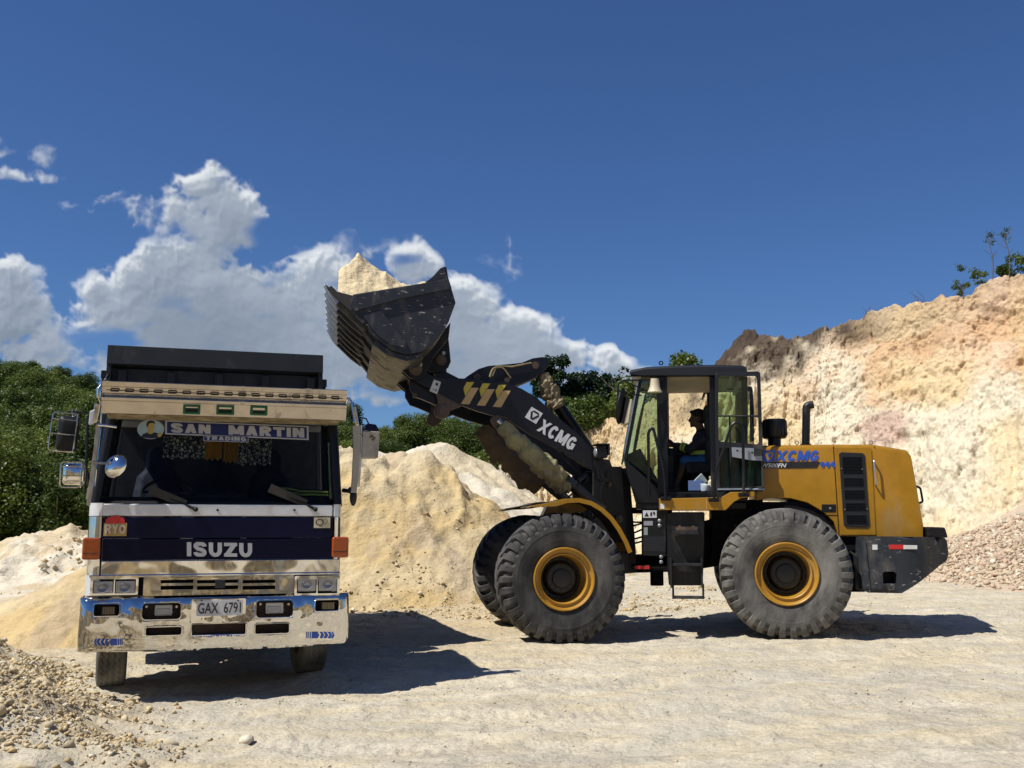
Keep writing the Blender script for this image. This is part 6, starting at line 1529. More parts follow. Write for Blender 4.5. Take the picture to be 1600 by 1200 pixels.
# ---- bumper
bxl = TF.px(121, 970, 0)[0]; bxr = TF.px(547, 970, 0)[0]; CX = (bxl+bxr)/2; HW = (bxr-bxl)/2; RC = .10; SIDE = .28
ztop = TF.px(334, 930, 0)[1]; zbot = TF.px(334, 1016, 0)[1]; zcl = TF.px(125, 1014, 0)[1]
def bpath(s):
    """arc length from centre to plan position"""
    sg = 1 if s >= 0 else -1; a = abs(s); k = HW-RC; q = RC*math.pi/2
    if a <= k: return sg*a, .012*(a/k)**2
    if a <= k+q: t = (a-k)/RC; return sg*(k+RC*math.sin(t)), .012+RC*(1-math.cos(t))
    return sg*HW, .012+RC+(a-k-q)
SMAX = HW-RC+RC*math.pi/2+SIDE
def H_(x0, y0, x1, y1, r=.02):
    P = rr_px(x0, y0, x1, y1, 0, r); return [(x-CX, z) for x, z in P]
holes = [H_(146, 944, 187, 963), H_(222, 942, 283, 968, .035), H_(227, 979, 284, 993, .02), H_(299, 974, 384, 992, .012), H_(400, 938, 458, 965, .035), H_(398, 974, 452, 990, .02), H_(492, 937, 530, 955)]
outl = [(-SMAX, ztop-.01), (-HW*.45, ztop), (0, ztop+.0), (HW*.45, ztop), (SMAX, ztop-.01), (SMAX, zbot+.02), (HW*.8, zbot+.0), (HW*.3, zbot-.012), (0, zbot+.002), (-HW*.35, zbot-.006), (-HW*.8, zbot+.01), (-SMAX, zbot+.02)]
V, Fc = sheet(outl, holes, .022)
vs = []
def bdep(s, z):
    x, y = bpath(s); dt, db = ztop-z, z-zbot
    y += .035*math.exp(-max(0, dt)/.018)+.03*math.exp(-max(0, db)/.02)
    d = .014*float(fbm(s*3.1, z*3.5, 500., 3))+.006*float(fbm(s*9, z*10, 501., 3))
    d += .032*((z-(ztop+zbot)/2)/((ztop-zbot)/2))**2-.012
    d += .016*math.exp(-((z-(zbot+.075+.02*math.sin(s*4)))/.022)**2)*(1 if abs(s) < HW*.75 else 0)*(.4+.6*float(vnoise(s*5, 2.)))
    return x, y+d
for v in V:
    s, z = v.x, v.y; x, y = bpath(s)
    x, y = bdep(s, z); vs.append((x+CX, y, z))
mb = TM(); mb.add(vs, Fc); bump = obj('bumper', mb, 'chromebump', truck, smooth=60)
s_ = bump.modifiers.new('thick', 'SOLIDIFY'); s_.thickness = .012; s_.offset = -1
# rolled lips round the openings
for h in holes+[H_(297, 934, 387, 996, .03)]:
    P = []
    for s, z in h: x, y = bdep(s, z); P.append(Vector((x+CX, y-.002, z)))
    obj('bumper_lip', TM().tube(P, .006, 6, closed=True), 'chrome', bump)
# things seen in the openings
for i, (x0, y0, x1, y1) in enumerate(((146, 944, 187, 963), (492, 937, 530, 955))):
    l_ = obj('fog_lamp', trect(x0-1, y0-1, x1+1, y1+1, .05, .06), 'blackmatte', truck)
    cx_ = (x0+x1)/2+(3 if i == 0 else 2); obj('lens', trect(cx_-10, y0+4, cx_+10, y1-3, .04, .01), 'lampyellow', l_, bevel=.003)
    mb = TM()
    for k in range(8): a = tp(cx_-9+k*2.6, y0+4, .034); b = tp(cx_-9+k*2.6, y1-3, .034); mb.tube([a, b], .0035, 5)
    obj('lamp_guard', mb, 'greasy', l_)
for i, (x0, y0, x1, y1) in enumerate(((222, 942, 283, 968), (400, 938, 458, 965))):
    mb = trect(x0-2, y0-2, x1+2, y1+2, .16, .02); r_ = obj('recess', mb, 'blackmatte', truck)
    cx_ = (x0+x1)/2+(3 if i == 0 else 0); cy_ = (y0+y1)/2
    l_ = obj('clearance_lamp', trect(cx_-14, cy_-10, cx_+14, cy_+7, .07, .07, .012), 'plategrey', truck, bevel=.008); obj('lens', trect(cx_-11, cy_-4, cx_+10, cy_+6, .062, .012, .006), 'lampglass', l_, bevel=.003)
    mb = TM(); 
    for a in ((x0+7, y0+6), (x1-7, y0+6)): q = tp(*a, .03); mb.cyl(q+Vector((0, .1, 0)), q, .012, 8)
    mb.tube(bend([tp(cx_+14, cy_, .1), tp(cx_+20, cy_+5, .12), tp(x1-3, cy_-3, .12)], .03), .008, 6); obj('bolt', mb, 'steel', l_)
obj('crossmember', TM().box2((bxl+.12, .10, zbot+.02), (bxr-.12, .16, ztop-.04)), 'darkbrown', truck)
# number plate
pl0 = trect(298.5, 935, 384, 973, -.012, .018, .012); pb_ = obj('plate_holder', pl0, 'chrome', truck, bevel=.004)
pz = obj('number_plate', trect(307, 937.5, 379, 962, -.022, .008, .006), 'plategrey', truck, bevel=.002)
def ttext(s, x0, y0, x1, y1, y, m, par, **k):
    zb = TF.px((x0+x1)/2, y1, y)[1]; zt = TF.px((x0+x1)/2, y0, y)[1]; xl = TF.px(x0, (y0+y1)/2, y)[0]; xr = TF.px(x1, (y0+y1)/2, y)[0]
    mb = TM(); text_on(mb, s, (xl, y, zb), (xr-xl, 0, 0), (0, 0, zt-zb), (0, -1, 0), **k); return obj('lettering', mb, m, par, smooth=0)
ttext('GAX  6791', 309.5, 941.5, 376.5, 958.5, -.023, 'decalblack', pz, offset=.012, th=.002)
mb = TM()
for a in ((315, 938), (372, 938)): q = tp(*a, -.02); mb.cyl(q, q+Vector((0, -.008, 0)), .009, 8)
for a in ((338, 967), (342, 967), (357, 967), (315, 967)): q = tp(*a, -.012); mb.cyl(q, q+Vector((0, -.004, 0)), .006, 8)
obj('bolt', mb, 'greasy', pb_)
mb = trect(301, 975, 382, 991, .05, .03); obj('cross_bar', mb, 'darkbrown', truck)
# blue arrow marks
for sg, x0 in ((1, 147), (-1, 523)):
    mb = TM()
    def ar(pts):
        vv = []
        for a, b in pts:
            X_, Z_ = TF.px(x0+sg*a, b, .01); vv.append(Vector((X_, bdep(X_-CX, Z_)[1]-.010, Z_)))
        mb.add(vv, [tuple(range(len(pts)))])
    yb_ = 998.5 if sg == 1 else 987.5
    for k in range(4): ar([(k*6.3, yb_), (k*6.3+4.3, yb_), (k*6.3+1.6, yb_+5), (k*6.3+4.3, yb_+10), (k*6.3, yb_+10), (k*6.3-2.6, yb_+5)][::1] if k else [(0, yb_+5), (2.5, yb_), (5, yb_), (2.6, yb_+5), (5, yb_+10), (2.5, yb_+10)])
    ar([(24, yb_+5), (26.5, yb_), (36, yb_), (36, yb_+10), (26.5, yb_+10)]); ar([(37, yb_), (39, yb_), (39, yb_+10), (37, yb_+10)]); ar([(40.5, yb_), (42, yb_), (42, yb_+10), (40.5, yb_+10)]); ar([(43.3, yb_), (44.3, yb_), (44.3, yb_+10), (43.3, yb_+10)])
    obj('arrow_mark', mb, 'decalblue', bump, smooth=0)
# ---- cab shell behind the face
xl0 = TF.px(137, 860, .14)[0]; xr0 = TF.px(532, 860, .14)[0]; z0c = TF.px(334, 928, .14)[1]; zw = TF.px(334, 787, .14)[1]; zro = TF.px(334, 600, .2)[1]
CC = (xl0+xr0)/2; CW = (xr0-xl0)/2
xtl = TF.px(172, 655, .30)[0]; xtr = TF.px(523, 665, .30)[0]; zwt = TF.px(345, 652, .28)[1]; CT = (xtr-xtl)/2; CCt = (xtl+xtr)/2
cabT = TM()
# lower body: floor to belt
cabT.box2((xl0+.01, .16, z0c-.25), (xr0-.01, 1.95, z0c+.02))
for sg in (-1, 1):
    x = CC+sg*(CW-.02); xt_ = CCt+sg*CT
    cabT.add([(x, .16, z0c), (x, 1.95, z0c), (x, 1.95, zw), (x, .16, zw), (x-sg*.05, .16, z0c), (x-sg*.05, 1.95, z0c), (x-sg*.05, 1.95, zw), (x-sg*.05, .16, zw)], [(0, 1, 2, 3), (4, 5, 6, 7), (0, 4, 5, 1), (3, 2, 6, 7), (0, 3, 7, 4), (1, 5, 6, 2)])
cabT.add([(xl0+.02, 1.90, z0c), (xr0-.02, 1.90, z0c), (xr0-.02, 1.90, zw), (xl0+.02, 1.90, zw), (xl0+.02, 1.95, z0c), (xr0-.02, 1.95, z0c), (xr0-.02, 1.95, zw), (xl0+.02, 1.95, zw)], [(0, 1, 2, 3), (4, 5, 6, 7), (0, 4, 5, 1), (3, 2, 6, 7), (0, 3, 7, 4), (1, 5, 6, 2)])
cabT.add([(xl0+.02, 1.90, zw), (xr0-.02, 1.90, zw), (CCt+CT, 1.84, zwt+.1), (CCt-CT, 1.84, zwt+.1), (xl0+.02, 1.95, zw), (xr0-.02, 1.95, zw), (CCt+CT, 1.89, zwt+.1), (CCt-CT, 1.89, zwt+.1)], [(0, 1, 2, 3), (4, 5, 6, 7), (0, 4, 5, 1), (3, 2, 6, 7), (0, 3, 7, 4), (1, 5, 6, 2)])
cabT.box2((xl0+.05, .2, zw-.02), (xr0-.05, .55, zw-.06))
cb2 = obj('cab', cabT, 'whitepaint', truck, bevel=.015)
rf = TM(); rf.loft([[Vector((CCt+a*(CT+.02), y, z)) for a, z in ((-1, zwt+.02), (-1, zwt+.10), (-.9, zwt+.17-d), (.9, zwt+.17-d), (1, zwt+.10), (1, zwt+.02))] for y, d in ((.27, .05), (.4, .01), (1.2, 0), (1.9, .02))]); obj('roof', rf, 'whitepaint', cb2, bevel=.02)
# pillars
for sg in (-1, 1):
    x = CC+sg*(CW-.035); xt_ = CCt+sg*(CT-.02)
    for y0_, y1_, r_ in ((.17, .32, .045), (1.05, 1.05, .035), (1.9, 1.85, .05)): obj('pillar', TM().tube([Vector((x, y0_, zw-.02)), Vector((xt_, y1_, zwt+.04))], r_, 10), 'blackpaint', cb2, smooth=60)
# windshield
mb = TM(); rows = []
for k in range(17):
    f = k/16*2-1; yb_ = .15+.07*abs(f)**3; yt_ = .29+.06*abs(f)**3
    rows.append([Vector((CC+f*(CW-.055), yb_, zw+.0)), Vector(((CC+CCt)/2+f*((CW+CT)/2-.05), (yb_+yt_)/2, (zw+zwt)/2)), Vector((CCt+f*(CT-.04), yt_, zwt+.01))])
mb.loft(rows, caps=False, ringclosed=False); wsT = obj('windshield', mb, 'windshield', truck, smooth=60)
mb = TM(); P = [r[0] for r in rows]+[rows[-1][1]]+[r[2] for r in reversed(rows)]+[rows[0][1]]; mb.tube([p+Vector((0, -.006, 0)) for p in P], .022, 8, closed=True); obj('windshield_seal', mb, 'blackplastic', wsT)
for sg in (-1, 1):
    x = CC+sg*(CW-.03); xt_ = CCt+sg*(CT-.01); mb = TM(); mb.add([(x, .22, zw), (x, 1.02, zw), (xt_, 1.02, zwt), (xt_, .34, zwt)], [(0, 1, 2, 3)]); obj('side_window', mb, 'cabglassdark', cb2)
# interior
mb = TM(); mb.box2((CC-CW+.06, .24, zw-.05), (CC+CW-.06, .60, zw+.06)); mb.box2((CC-.3, .3, zw+.02), (CC+.25, .62, zw+.1)); obj('dashboard', mb, 'interior', truck, bevel=.03)
mb = TM(); mb.add([(CC-CW+.05, 1.84, zw-.1), (CC+CW-.05, 1.84, zw-.1), (CCt+CT-.03, 1.80, zwt+.1), (CCt-CT+.03, 1.80, zwt+.1)], [(0, 1, 2, 3)]); obj('back_lining', mb, 'interior', truck)
m = bpy.data.materials.new('patterned'); m.use_nodes = True; nt = m.node_tree; b_ = nt.nodes['Principled BSDF']; b_.inputs['Roughness'].default_value = .8
vo = nn(nt, 'ShaderNodeTexVoronoi', Scale=26.); vo.feature = 'DISTANCE_TO_EDGE'; tc = nn(nt, 'ShaderNodeTexCoord'); nt.links.new(tc.outputs['Object'], vo.inputs['Vector']); cr = nn(nt, 'ShaderNodeValToRGB'); nt.links.new(vo.outputs[0], cr.inputs[0])
e = cr.color_ramp.elements; e[0].position = .10; e[0].color = (.03, .04, .04, 1); e[1].position = .22; e[1].color = (.78, .74, .56, 1); nt.links.new(cr.outputs[0], b_.inputs['Base Color']); MATS['patterned'] = m
def cloth_(x0, y0, x1, y1, y, m_, name, lab=None):
    zb = TF.px((x0+x1)/2, y1, y)[1]; zt = TF.px((x0+x1)/2, y0, y)[1]; xl = TF.px(x0, (y0+y1)/2, y)[0]; xr = TF.px(x1, (y0+y1)/2, y)[0]
    g = 28; mb = TM(); rows = []
    for i in range(g+1):
        f = i/g; x = xl+(xr-xl)*f; rows.append([Vector((x, y+.02*math.sin(f*31), zt)), Vector((x, y+.03*math.sin(f*31+.5), (zt+zb)/2)), Vector((x, y+.035*math.sin(f*31+.8), zb+.01*math.sin(f*22)))])
    mb.loft(rows, caps=False, ringclosed=False); return obj(name, mb, m_, truck, smooth=60, label=lab)
cloth_(255, 682, 322, 716, .50, 'patterned', 'curtain', 'patterned cream and black curtain, left piece'); cloth_(368, 686, 424, 726, .50, 'patterned', 'curtain', 'patterned cream and black curtain, right piece')
cloth_(318, 690, 347, 718, .48, 'lampyellow2', 'curtain', 'mustard yellow cloth, left half'); cloth_(349, 690, 372, 722, .48, 'lampyellow2', 'curtain', 'mustard yellow cloth, right half')
for sg in (-.62, .0, .55):
    mb = TM(); x = CC+sg*.95; mb.loft([[Vector((x+a*w, y, z)) for a, y in ((-1, yy_), (-.7, yy_-.06), (.7, yy_-.06), (1, yy_), (.8, yy_+.08), (-.8, yy_+.08))] for z, w, yy_ in ((zw-.35, .24, 1.2), (zw+.1, .25, 1.28), (zw+.30, .22, 1.34), (zw+.36, .15, 1.36), (zw+.55, .13, 1.38), (zw+.6, .09, 1.39))]); obj('seat', mb, 'seatblue', truck, smooth=60, bevel=.02)
swc = Vector((CC-.48, .72, zw+.12)); ax = Vector((0, -.55, .83)).normalized(); u_ = Vector((1, 0, 0)); w_ = ax.cross(u_); mb = TM(); mb.tube([swc+u_*.23*math.cos(t)+w_*.23*math.sin(t) for t in np.linspace(0, 2*math.pi, 33)[:-1]], .016, 8, closed=True); mb.tube([swc, swc-ax*.3], .03, 8)
for k in range(2): a = k*math.pi; mb.tube([swc, swc+u_*.23*math.cos(a)+w_*.23*math.sin(a)], .014, 6)
obj('steering_wheel', mb, 'blackplastic', truck)
# hi-vis vest on the dash
P = [tp(430, 766, .26), tp(450, 768, .27), tp(470, 772, .27), tp(490, 772, .26), tp(512, 773, .26)]
mb = TM(); g = MB(TF.M); rows = [[p+Vector((0, -.02, .035)), p+Vector((0, .03, .045)), p+Vector((0, .12, .03)), p+Vector((0, .12, -.03)), p+Vector((0, -.02, -.02))] for p in P]; g.loft(rows)
tag(obj('safety_vest', g, 'interior', smooth=60), 'dark work vest with bright green reflective stripes lying behind the truck windshield', 'vest')
vest = bpy.data.objects['safety_vest']
for dz in (.025, -.005):
    mb = TM(); mb.tube([p+Vector((0, -.03, dz)) for p in P], .009, 6); obj('reflective_stripe', mb, 'hivis', vest)
# windshield stickers
def wy(z): return .15+(.29-.15)*(z-zw)/(zwt-zw)
def wrect(x0, y0, x1, y1, m_, par, proud, name='sticker', slope=0):
    ya = wy(TF.px(340, (y0+y1)/2, .28)[1]); A, B, C_, D_ = [TF.P(a, b, ya) for a, b in ((x0, y1), (x1, y1+slope*(x1-x0)), (x1, y0+slope*(x1-x0)), (x0, y0))]
    mb = TM(); mb.add([Vector((p.x, wy(p.z)-proud, p.z)) for p in (A, B, C_, D_)], [(0, 1, 2, 3)]); return obj(name, mb, m_, par, smooth=0)
sl_ = 9/224.
ban = wrect(258, 657, 482, 679, 'decalgrey', wsT, .010, slope=sl_); wrect(261, 659, 479, 677, 'decalnavy', ban, .013, slope=sl_)
def wtext(s, x0, y0, x1, y1, slope, par, **k):
    A = TF.P(x0, y1, .28); B = TF.P(x1, y1+slope*(x1-x0), .28); D = TF.P(x0, y0, .28)
    for p in (A, B, D): p.y = wy(p.z)-.016
    k.pop('offset', 0); mb = TM(); stroke_text(mb, s, A, B-A, D-A, (0, -1, 0), t=.30, gap=.12, **k); return obj('lettering', mb, 'decalgrey', par, smooth=0)
wtext('SAN', 267, 661.5, 329, 676, sl_, ban, offset=.05, th=.001); wtext('MARTIN', 357, 664.5, 475, 679.5, sl_, ban, offset=.05, th=.001)
b2_ = wrect(318, 680, 388, 689.5, 'decalgrey', wsT, .010, slope=.03); wrect(319, 681, 387, 688.5, 'decalnavy', b2_, .013, slope=.03); wtext('TRADING', 321, 681.7, 384.5, 688, .03, b2_, offset=.04, th=.001)
def wpoly(pts, m_, par, proud, name='sticker'):
    mb = TM(); vv = []
    for a, b in pts:
        p = TF.P(a, b, .27); vv.append(Vector((p.x, wy(p.z)-proud, p.z)))
    mb.add(vv, [tuple(range(len(vv)))]); return obj(name, mb, m_, par, smooth=0)
el = lambda cx, cy, rx, ry: [(cx+rx*math.cos(t), cy+ry*math.sin(t)) for t in np.linspace(0, 2*math.pi, 33)[:-1]]
bd = wpoly(el(235.5, 671, 21, 15.5), 'decalgrey', wsT, .010); wpoly(el(235.5, 671, 19.6, 14.2), 'paleblue', bd, .012)
wpoly([(221, 683), (223, 679), (230, 676), (243, 676), (250, 679), (252, 682), (246, 684.5), (236, 685.5), (227, 684.5)], 'decalblack', bd, .014); wpoly([(231, 677), (231.5, 670), (230, 664), (233, 660), (238, 659), (241, 662), (241, 667), (239.5, 672), (240, 677), (235, 679)], 'skinprint', bd, .016)
wpoly([(229.5, 668), (229, 662), (232, 658), (237, 657), (241.5, 659), (242, 663), (239, 660.8), (233, 661.5), (231.5, 666)], 'decalblack', bd, .018); wpoly([(246, 681), (247, 677.5), (251, 676), (254, 678), (252, 682.5), (248, 684)], 'skinprint', bd, .018)
# ---- face panels
YFc = .06
obj('front_panel', trect(160, 788, 520, 806.5, YFc, .08), 'whitepaint', truck, bevel=.012)
pn = obj('front_panel', trect(160, 808.5, 520, 840.5, YFc-.002, .08), 'navy', truck, bevel=.008)
mb = trect(160, 841.8, 520, 873.5, YFc+.010, .07)
for k in range(8):
    yy_ = 843.5+k*4.05; a = TF.px(340, yy_, YFc)[1]; b = TF.px(340, yy_+2.4, YFc)[1]; xa_ = TF.px(161, yy_, YFc)[0]; xb_ = TF.px(519, yy_, YFc)[0]; mb.box2((xa_, YFc-.002, b), (xb_, YFc+.011, a))
gr = obj('grille_panel', mb, 'navy', truck, bevel=.0015)
A_, B_, D_ = tp(292, 869, YFc-.006), tp(394, 870.2, YFc-.006), tp(292, 847, YFc-.006); mb = TM(); stroke_text(mb, 'ISUZU', A_, B_-A_, D_-A_, (0, -1, 0), t=.27, gap=.13, th=.008); obj('lettering', mb, 'decalgrey', gr, smooth=0)
mb = trect(158, 875.2, 530, 896.5, YFc, .06); obj('trim_strip', mb, 'chrome', truck, bevel=.006)
mb = trect(139, 896.5, 532, 900.5, YFc-.02, .08); obj('trim_ledge', mb, 'chrome', truck, bevel=.008)
# stickers on the face
ry = obj('sticker', trect(162, 817, 198, 837.5, YFc-.006, .003), 'skinprint', truck, smooth=0)
mb = TM()
for (a, b, c_, d_) in ((165, 811, 195, 818), (168, 808, 173, 818), (173.5, 806, 187, 818), (188, 808, 193, 818)):
    r_ = [TF.px(x, y, YFc-.006) for x, y in ((a, d_), (c_, d_), (c_, b), (a, b))]; mb.add([Vector((x, YFc-.0075-.0004*a/100, z)) for x, z in r_], [(0, 1, 2, 3)])
obj('sticker', mb, 'red', ry, smooth=0); A_, B_, D_ = tp(163.5, 834, YFc-.009), tp(196.5, 834, YFc-.009), tp(163.5, 819.5, YFc-.009); mb = TM(); stroke_text(mb, 'RYO', A_, B_-A_, D_-A_, (0, -1, 0), t=.26, gap=.02, th=.002); obj('lettering', mb, 'cream', ry, smooth=0); mb = TM(); stroke_text(mb, 'RYO', A_+Vector((.003, .002, -.003)), B_-A_, D_-A_, (0, -1, 0), t=.36, gap=.02, th=.001); obj('lettering', mb, 'red', ry, smooth=0)
qs = obj('sticker', trect(490.5, 808.5, 516, 825, YFc-.006, .003), 'cream', truck, smooth=0); ttext('Q', 493, 811, 506, 823, YFc-.007, 'decalblack', qs, offset=.0, th=.001)
mb = TM(); mb.tube([TF.P(505, 812, YFc-.008), TF.P(510, 810, YFc-.008), TF.P(512, 814, YFc-.008), TF.P(507, 820, YFc-.008)], .002, 5); obj('sticker', mb, 'decalblack', qs)
# corner panels, curved round to the doors
def corner(sg, y0_, y1_, m_, name, out=0.0):
    zb = TF.px(334, y1_, .1)[1]; zt = TF.px(334, y0_, .1)[1]
    xin = TF.px(157.5 if sg < 0 else 522, 840, YFc)[0]; xout = (TF.px(136, 840, .16)[0]-out) if sg < 0 else (TF.px(533, 840, .16)[0]+out)
    mb = TM(); rings = []
    for k in range(9):
        t = k/8*math.pi/2; x = xin+(xout-xin)*math.sin(t); y = YFc-.0+(.16)*(1-math.cos(t)); rings.append([Vector((x, y, zb)), Vector((x, y, zt)), Vector((x-sg*.012, y+.02, zt)), Vector((x-sg*.012, y+.02, zb))])
    for yy_ in (.45,): rings.append([Vector((xout, yy_, zb)), Vector((xout, yy_, zt)), Vector((xout-sg*.02, yy_, zt)), Vector((xout-sg*.02, yy_, zb))])
    mb.loft(rings); return obj(name, mb, m_, truck, smooth=40)
for sg in (-1, 1):
    corner(sg, 787, 806.5, 'paleblue' if False else 'whitepaint', 'corner_panel'); corner(sg, 807.5, 840, 'chrome', 'corner_panel'); corner(sg, 872, 896.5, 'chrome', 'corner_panel'); corner(sg, 840, 872, 'navy', 'corner_panel'); corner(sg, 896.5, 927, 'whitepaint', 'corner_panel', .0)
    s0, s1 = (128, 156.5) if sg < 0 else (519, 545)
    y_ = .01; zb = TF.px(334, 873, y_)[1]; zt = TF.px(334, 839.5, y_)[1]; xa_, xb_ = TF.px(s0, 857, y_)[0], TF.px(s1, 857, y_)[0]
    pr = [(xa_, zb), (xb_, zb), (xb_, zt), (xa_, zt)]; mb = TM(); mb.prism(pr, y_, .20); il = obj('indicator_lamp', mb, 'orange', truck, bevel=.02, seg=3); zz = zb+.3*(zt-zb); obj('seam', TM().box2((xa_+.01, y_-.002, zz-.003), (xb_-.01, y_, zz+.003)), 'darkbrown', il)
# ---- headlamps and upper grille
for x0, x1 in ((142, 215), (461, 530)):
    mb = TM(); plate_holes(mb, rr_px(x0-1, 899.5, x1+1, 930, .03, .012), [rr_px(x0+3, 905, x0+(x1-x0)/2-1, 927, .03, .008), rr_px(x0+(x1-x0)/2+1, 905, x1-3, 927, .03, .008)], .03, .07); bz = obj('headlamp_bezel', mb, 'chrome', truck, bevel=.003)
    obj('lamp_housing', trect(x0, 901, x1, 929, .085, .08), 'blackmatte', bz)
    for a, b in ((x0+4, x0+(x1-x0)/2-2), (x0+(x1-x0)/2+2, x1-4)):
        xa_, xb_ = TF.px(a, 916, .05)[0], TF.px(b, 916, .05)[0]; zb, zt = TF.px(340, 926.5, .05)[1], TF.px(340, 905.5, .05)[1]
        mb = TM(); mb.prism(rrect(xa_, zb, xb_, zt, .012), .045, .055); hl = obj('headlight', mb, 'lampglass', bz, bevel=.004)
        mb = TM(); cx_, cz_ = (xa_+xb_)/2, (zb+zt)/2; mb.lathe([(.001, .09), (.03, .088), (.055, .078), (.075, .058)], Matrix.Translation((cx_, -.052, cz_)) @ Matrix.Diagonal((.6, .9, .5, 1)), 28); obj('reflector', mb, 'lampglass', bz, smooth=60)
        mb = TM(); mb.ball((cx_, .04, cz_), (.012, .01, .010), 6); obj('bulb', mb, 'lampglass', bz)
zb_ = TF.px(340, 929, .03)[1]; SH = Matrix.Translation((0, 0, zb_)) @ Matrix(((1, 0, 0, 0), (0, 1, .11, 0), (0, 0, 1, 0), (0, 0, 0, 1))) @ Matrix.Translation((0, 0, -zb_)); mb = MB(TF.M @ SH); plate_holes(mb, rr_px(224, 899.5, 459, 929, .03, .01), [rr_px(251, 906, 302, 911, .03, .003), rr_px(308, 906, 372, 911, .03, .003), rr_px(379, 906, 430, 911, .03, .003), rr_px(251, 915, 302, 921, .03, .003), rr_px(308, 915, 372, 921, .03, .003), rr_px(379, 915, 430, 921, .03, .003)], .02, .06); ug = obj('upper_grille', mb, 'chrome', truck, bevel=.004)
obj('grille_back', trect(226, 901, 457, 927, .125, .03), 'blackmatte', ug)
mb = trect(336, 906, 352, 919, .01, .02); obj('emblem', mb, 'greypaint', ug, bevel=.005)
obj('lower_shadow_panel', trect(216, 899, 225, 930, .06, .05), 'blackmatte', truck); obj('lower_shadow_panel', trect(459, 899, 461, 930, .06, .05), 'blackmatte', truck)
# ---- visor
zs = lambda py: TF.px(345, py, .0)[1]
vp = [(.16, zs(603)), (-.045, zs(603)), (-.05, zs(604)), (-.035, zs(610.5)), (-.02, zs(611)), (-.008, zs(620)), (.02, zs(620.5)), (.032, zs(627)), (-.045, zs(627.3)), (-.048, zs(628)), (-.040, zs(632)), (-.022, zs(632.5)), (.005, zs(650.5)), (.03, zs(651))]
vxl = TF.px(160.5, 620, 0)[0]; vxr = TF.px(540, 632, 0)[0]; back = [(p[0]+.015, p[1]-.002) for p in reversed(vp)]
mb = TM(); rings = []
for k in range(25):
    f = k/24; x = vxl+(vxr-vxl)*f; rings.append([Vector((x, y+.0, z+.0)) for y, z in vp+back])
mb.loft(rings); vis = obj('sun_visor', mb, 'stainless', truck, smooth=30)
for q_ in ((vxl-.008, vxl), (vxr, vxr+.008)): obj('visor_end', TM().prismx([(p[0]+.005, p[1]) for p in vp]+[(.16, zs(650)), (.16, zs(603))], *q_), 'stainless', vis)
mb = TM(); zc = zs(616); n_ = 17
for k in range(n_):
    x = vxl+.10+(vxr-vxl-.2)*k/(n_-1)*1.0; w_, h_ = .032, .011; mb.tube([Vector((x+a*w_, -.035, zc+b*h_)) for a, b in ((-1, -1), (1, -1), (1.12, 0), (1, 1), (-1, 1), (-1.12, 0))], .0045, 6, closed=True)
mb.tube([Vector((vxl+.03, -.018, zc)), Vector((vxr-.03, -.018, zc))], .004, 5)
obj('visor_trim', mb, 'blackpaint', vis)
obj('visor_lip', TM().prismx([(.025, zs(651.3)), (.07, zs(653.5)), (.20, zs(656)), (.20, zs(654)), (.03, zs(650))], vxl+.04, vxr-.05), 'rag', vis)
for x0, x1 in ((286, 313), (338, 366), (391, 418)):
    yy_ = 640+(x0-286)*.018; mb = TM(); plate_holes(mb, rr_px(x0, yy_-7.5, x1, yy_+7, -.03, .006), [rr_px(x0+4, yy_-4.5, x1-4, yy_+4.5, -.03, .004)], -.035, .0); gl_ = obj('marker_lamp', mb, 'green', truck, bevel=.003); obj('lens', trect(x0+3, yy_-5, x1-3, yy_+5, -.012, .012), 'greenlens', gl_)
# white roof lip under the visor
mb = TM(); mb.box2((CCt-CT+.02, .20, zwt-.0), (CCt+CT-.02, .30, zs(654))); obj('roof_edge', mb, 'stainplate', cb2, bevel=.01)
# ---- wipers
for (a0, a1, a2, nm) in (((233, 767), (290, 789), (306, 796), 1), ((420, 764), (478, 788), (493, 796), 2)):
    A, B, Cq = tp(*a0, .10), tp(*a1, .08), tp(*a2, .04); t = (B-A).normalized(); up = Vector((-t.z, 0, t.x))
    if up.z < 0: up = -up
    mb = TM(); mb.add([A+up*.055+Vector((0, -.02, 0)), B+up*.045+Vector((0, -.02, 0)), B-up*.028, A-up*.03, A+up*.055+Vector((0, .0, 0)), B+up*.045, B-up*.028+Vector((0, .02, 0)), A-up*.03+Vector((0, .02, 0))], [(0, 1, 2, 3), (4, 5, 6, 7), (0, 4, 5, 1), (3, 2, 6, 7), (0, 3, 7, 4), (1, 5, 6, 2)]); wp_ = obj('wiper', mb, 'greypaint', truck, bevel=.003)
    mb = TM(); mb.tube([A+(B-A)*.55, B+Vector((0, -.01, 0)), Cq], [.008, .012, .014], 8); mb.ball(Cq, .022, 6); obj('wiper_arm', mb, 'blackplastic', wp_)
mb = TM(); q = tp(340, 797, YFc); mb.ball(q+Vector((0, 0, .0)), .012, 5); mb.ball(tp(460, 797, YFc), .012, 5); obj('washer_jet', mb, 'blackplastic', truck)
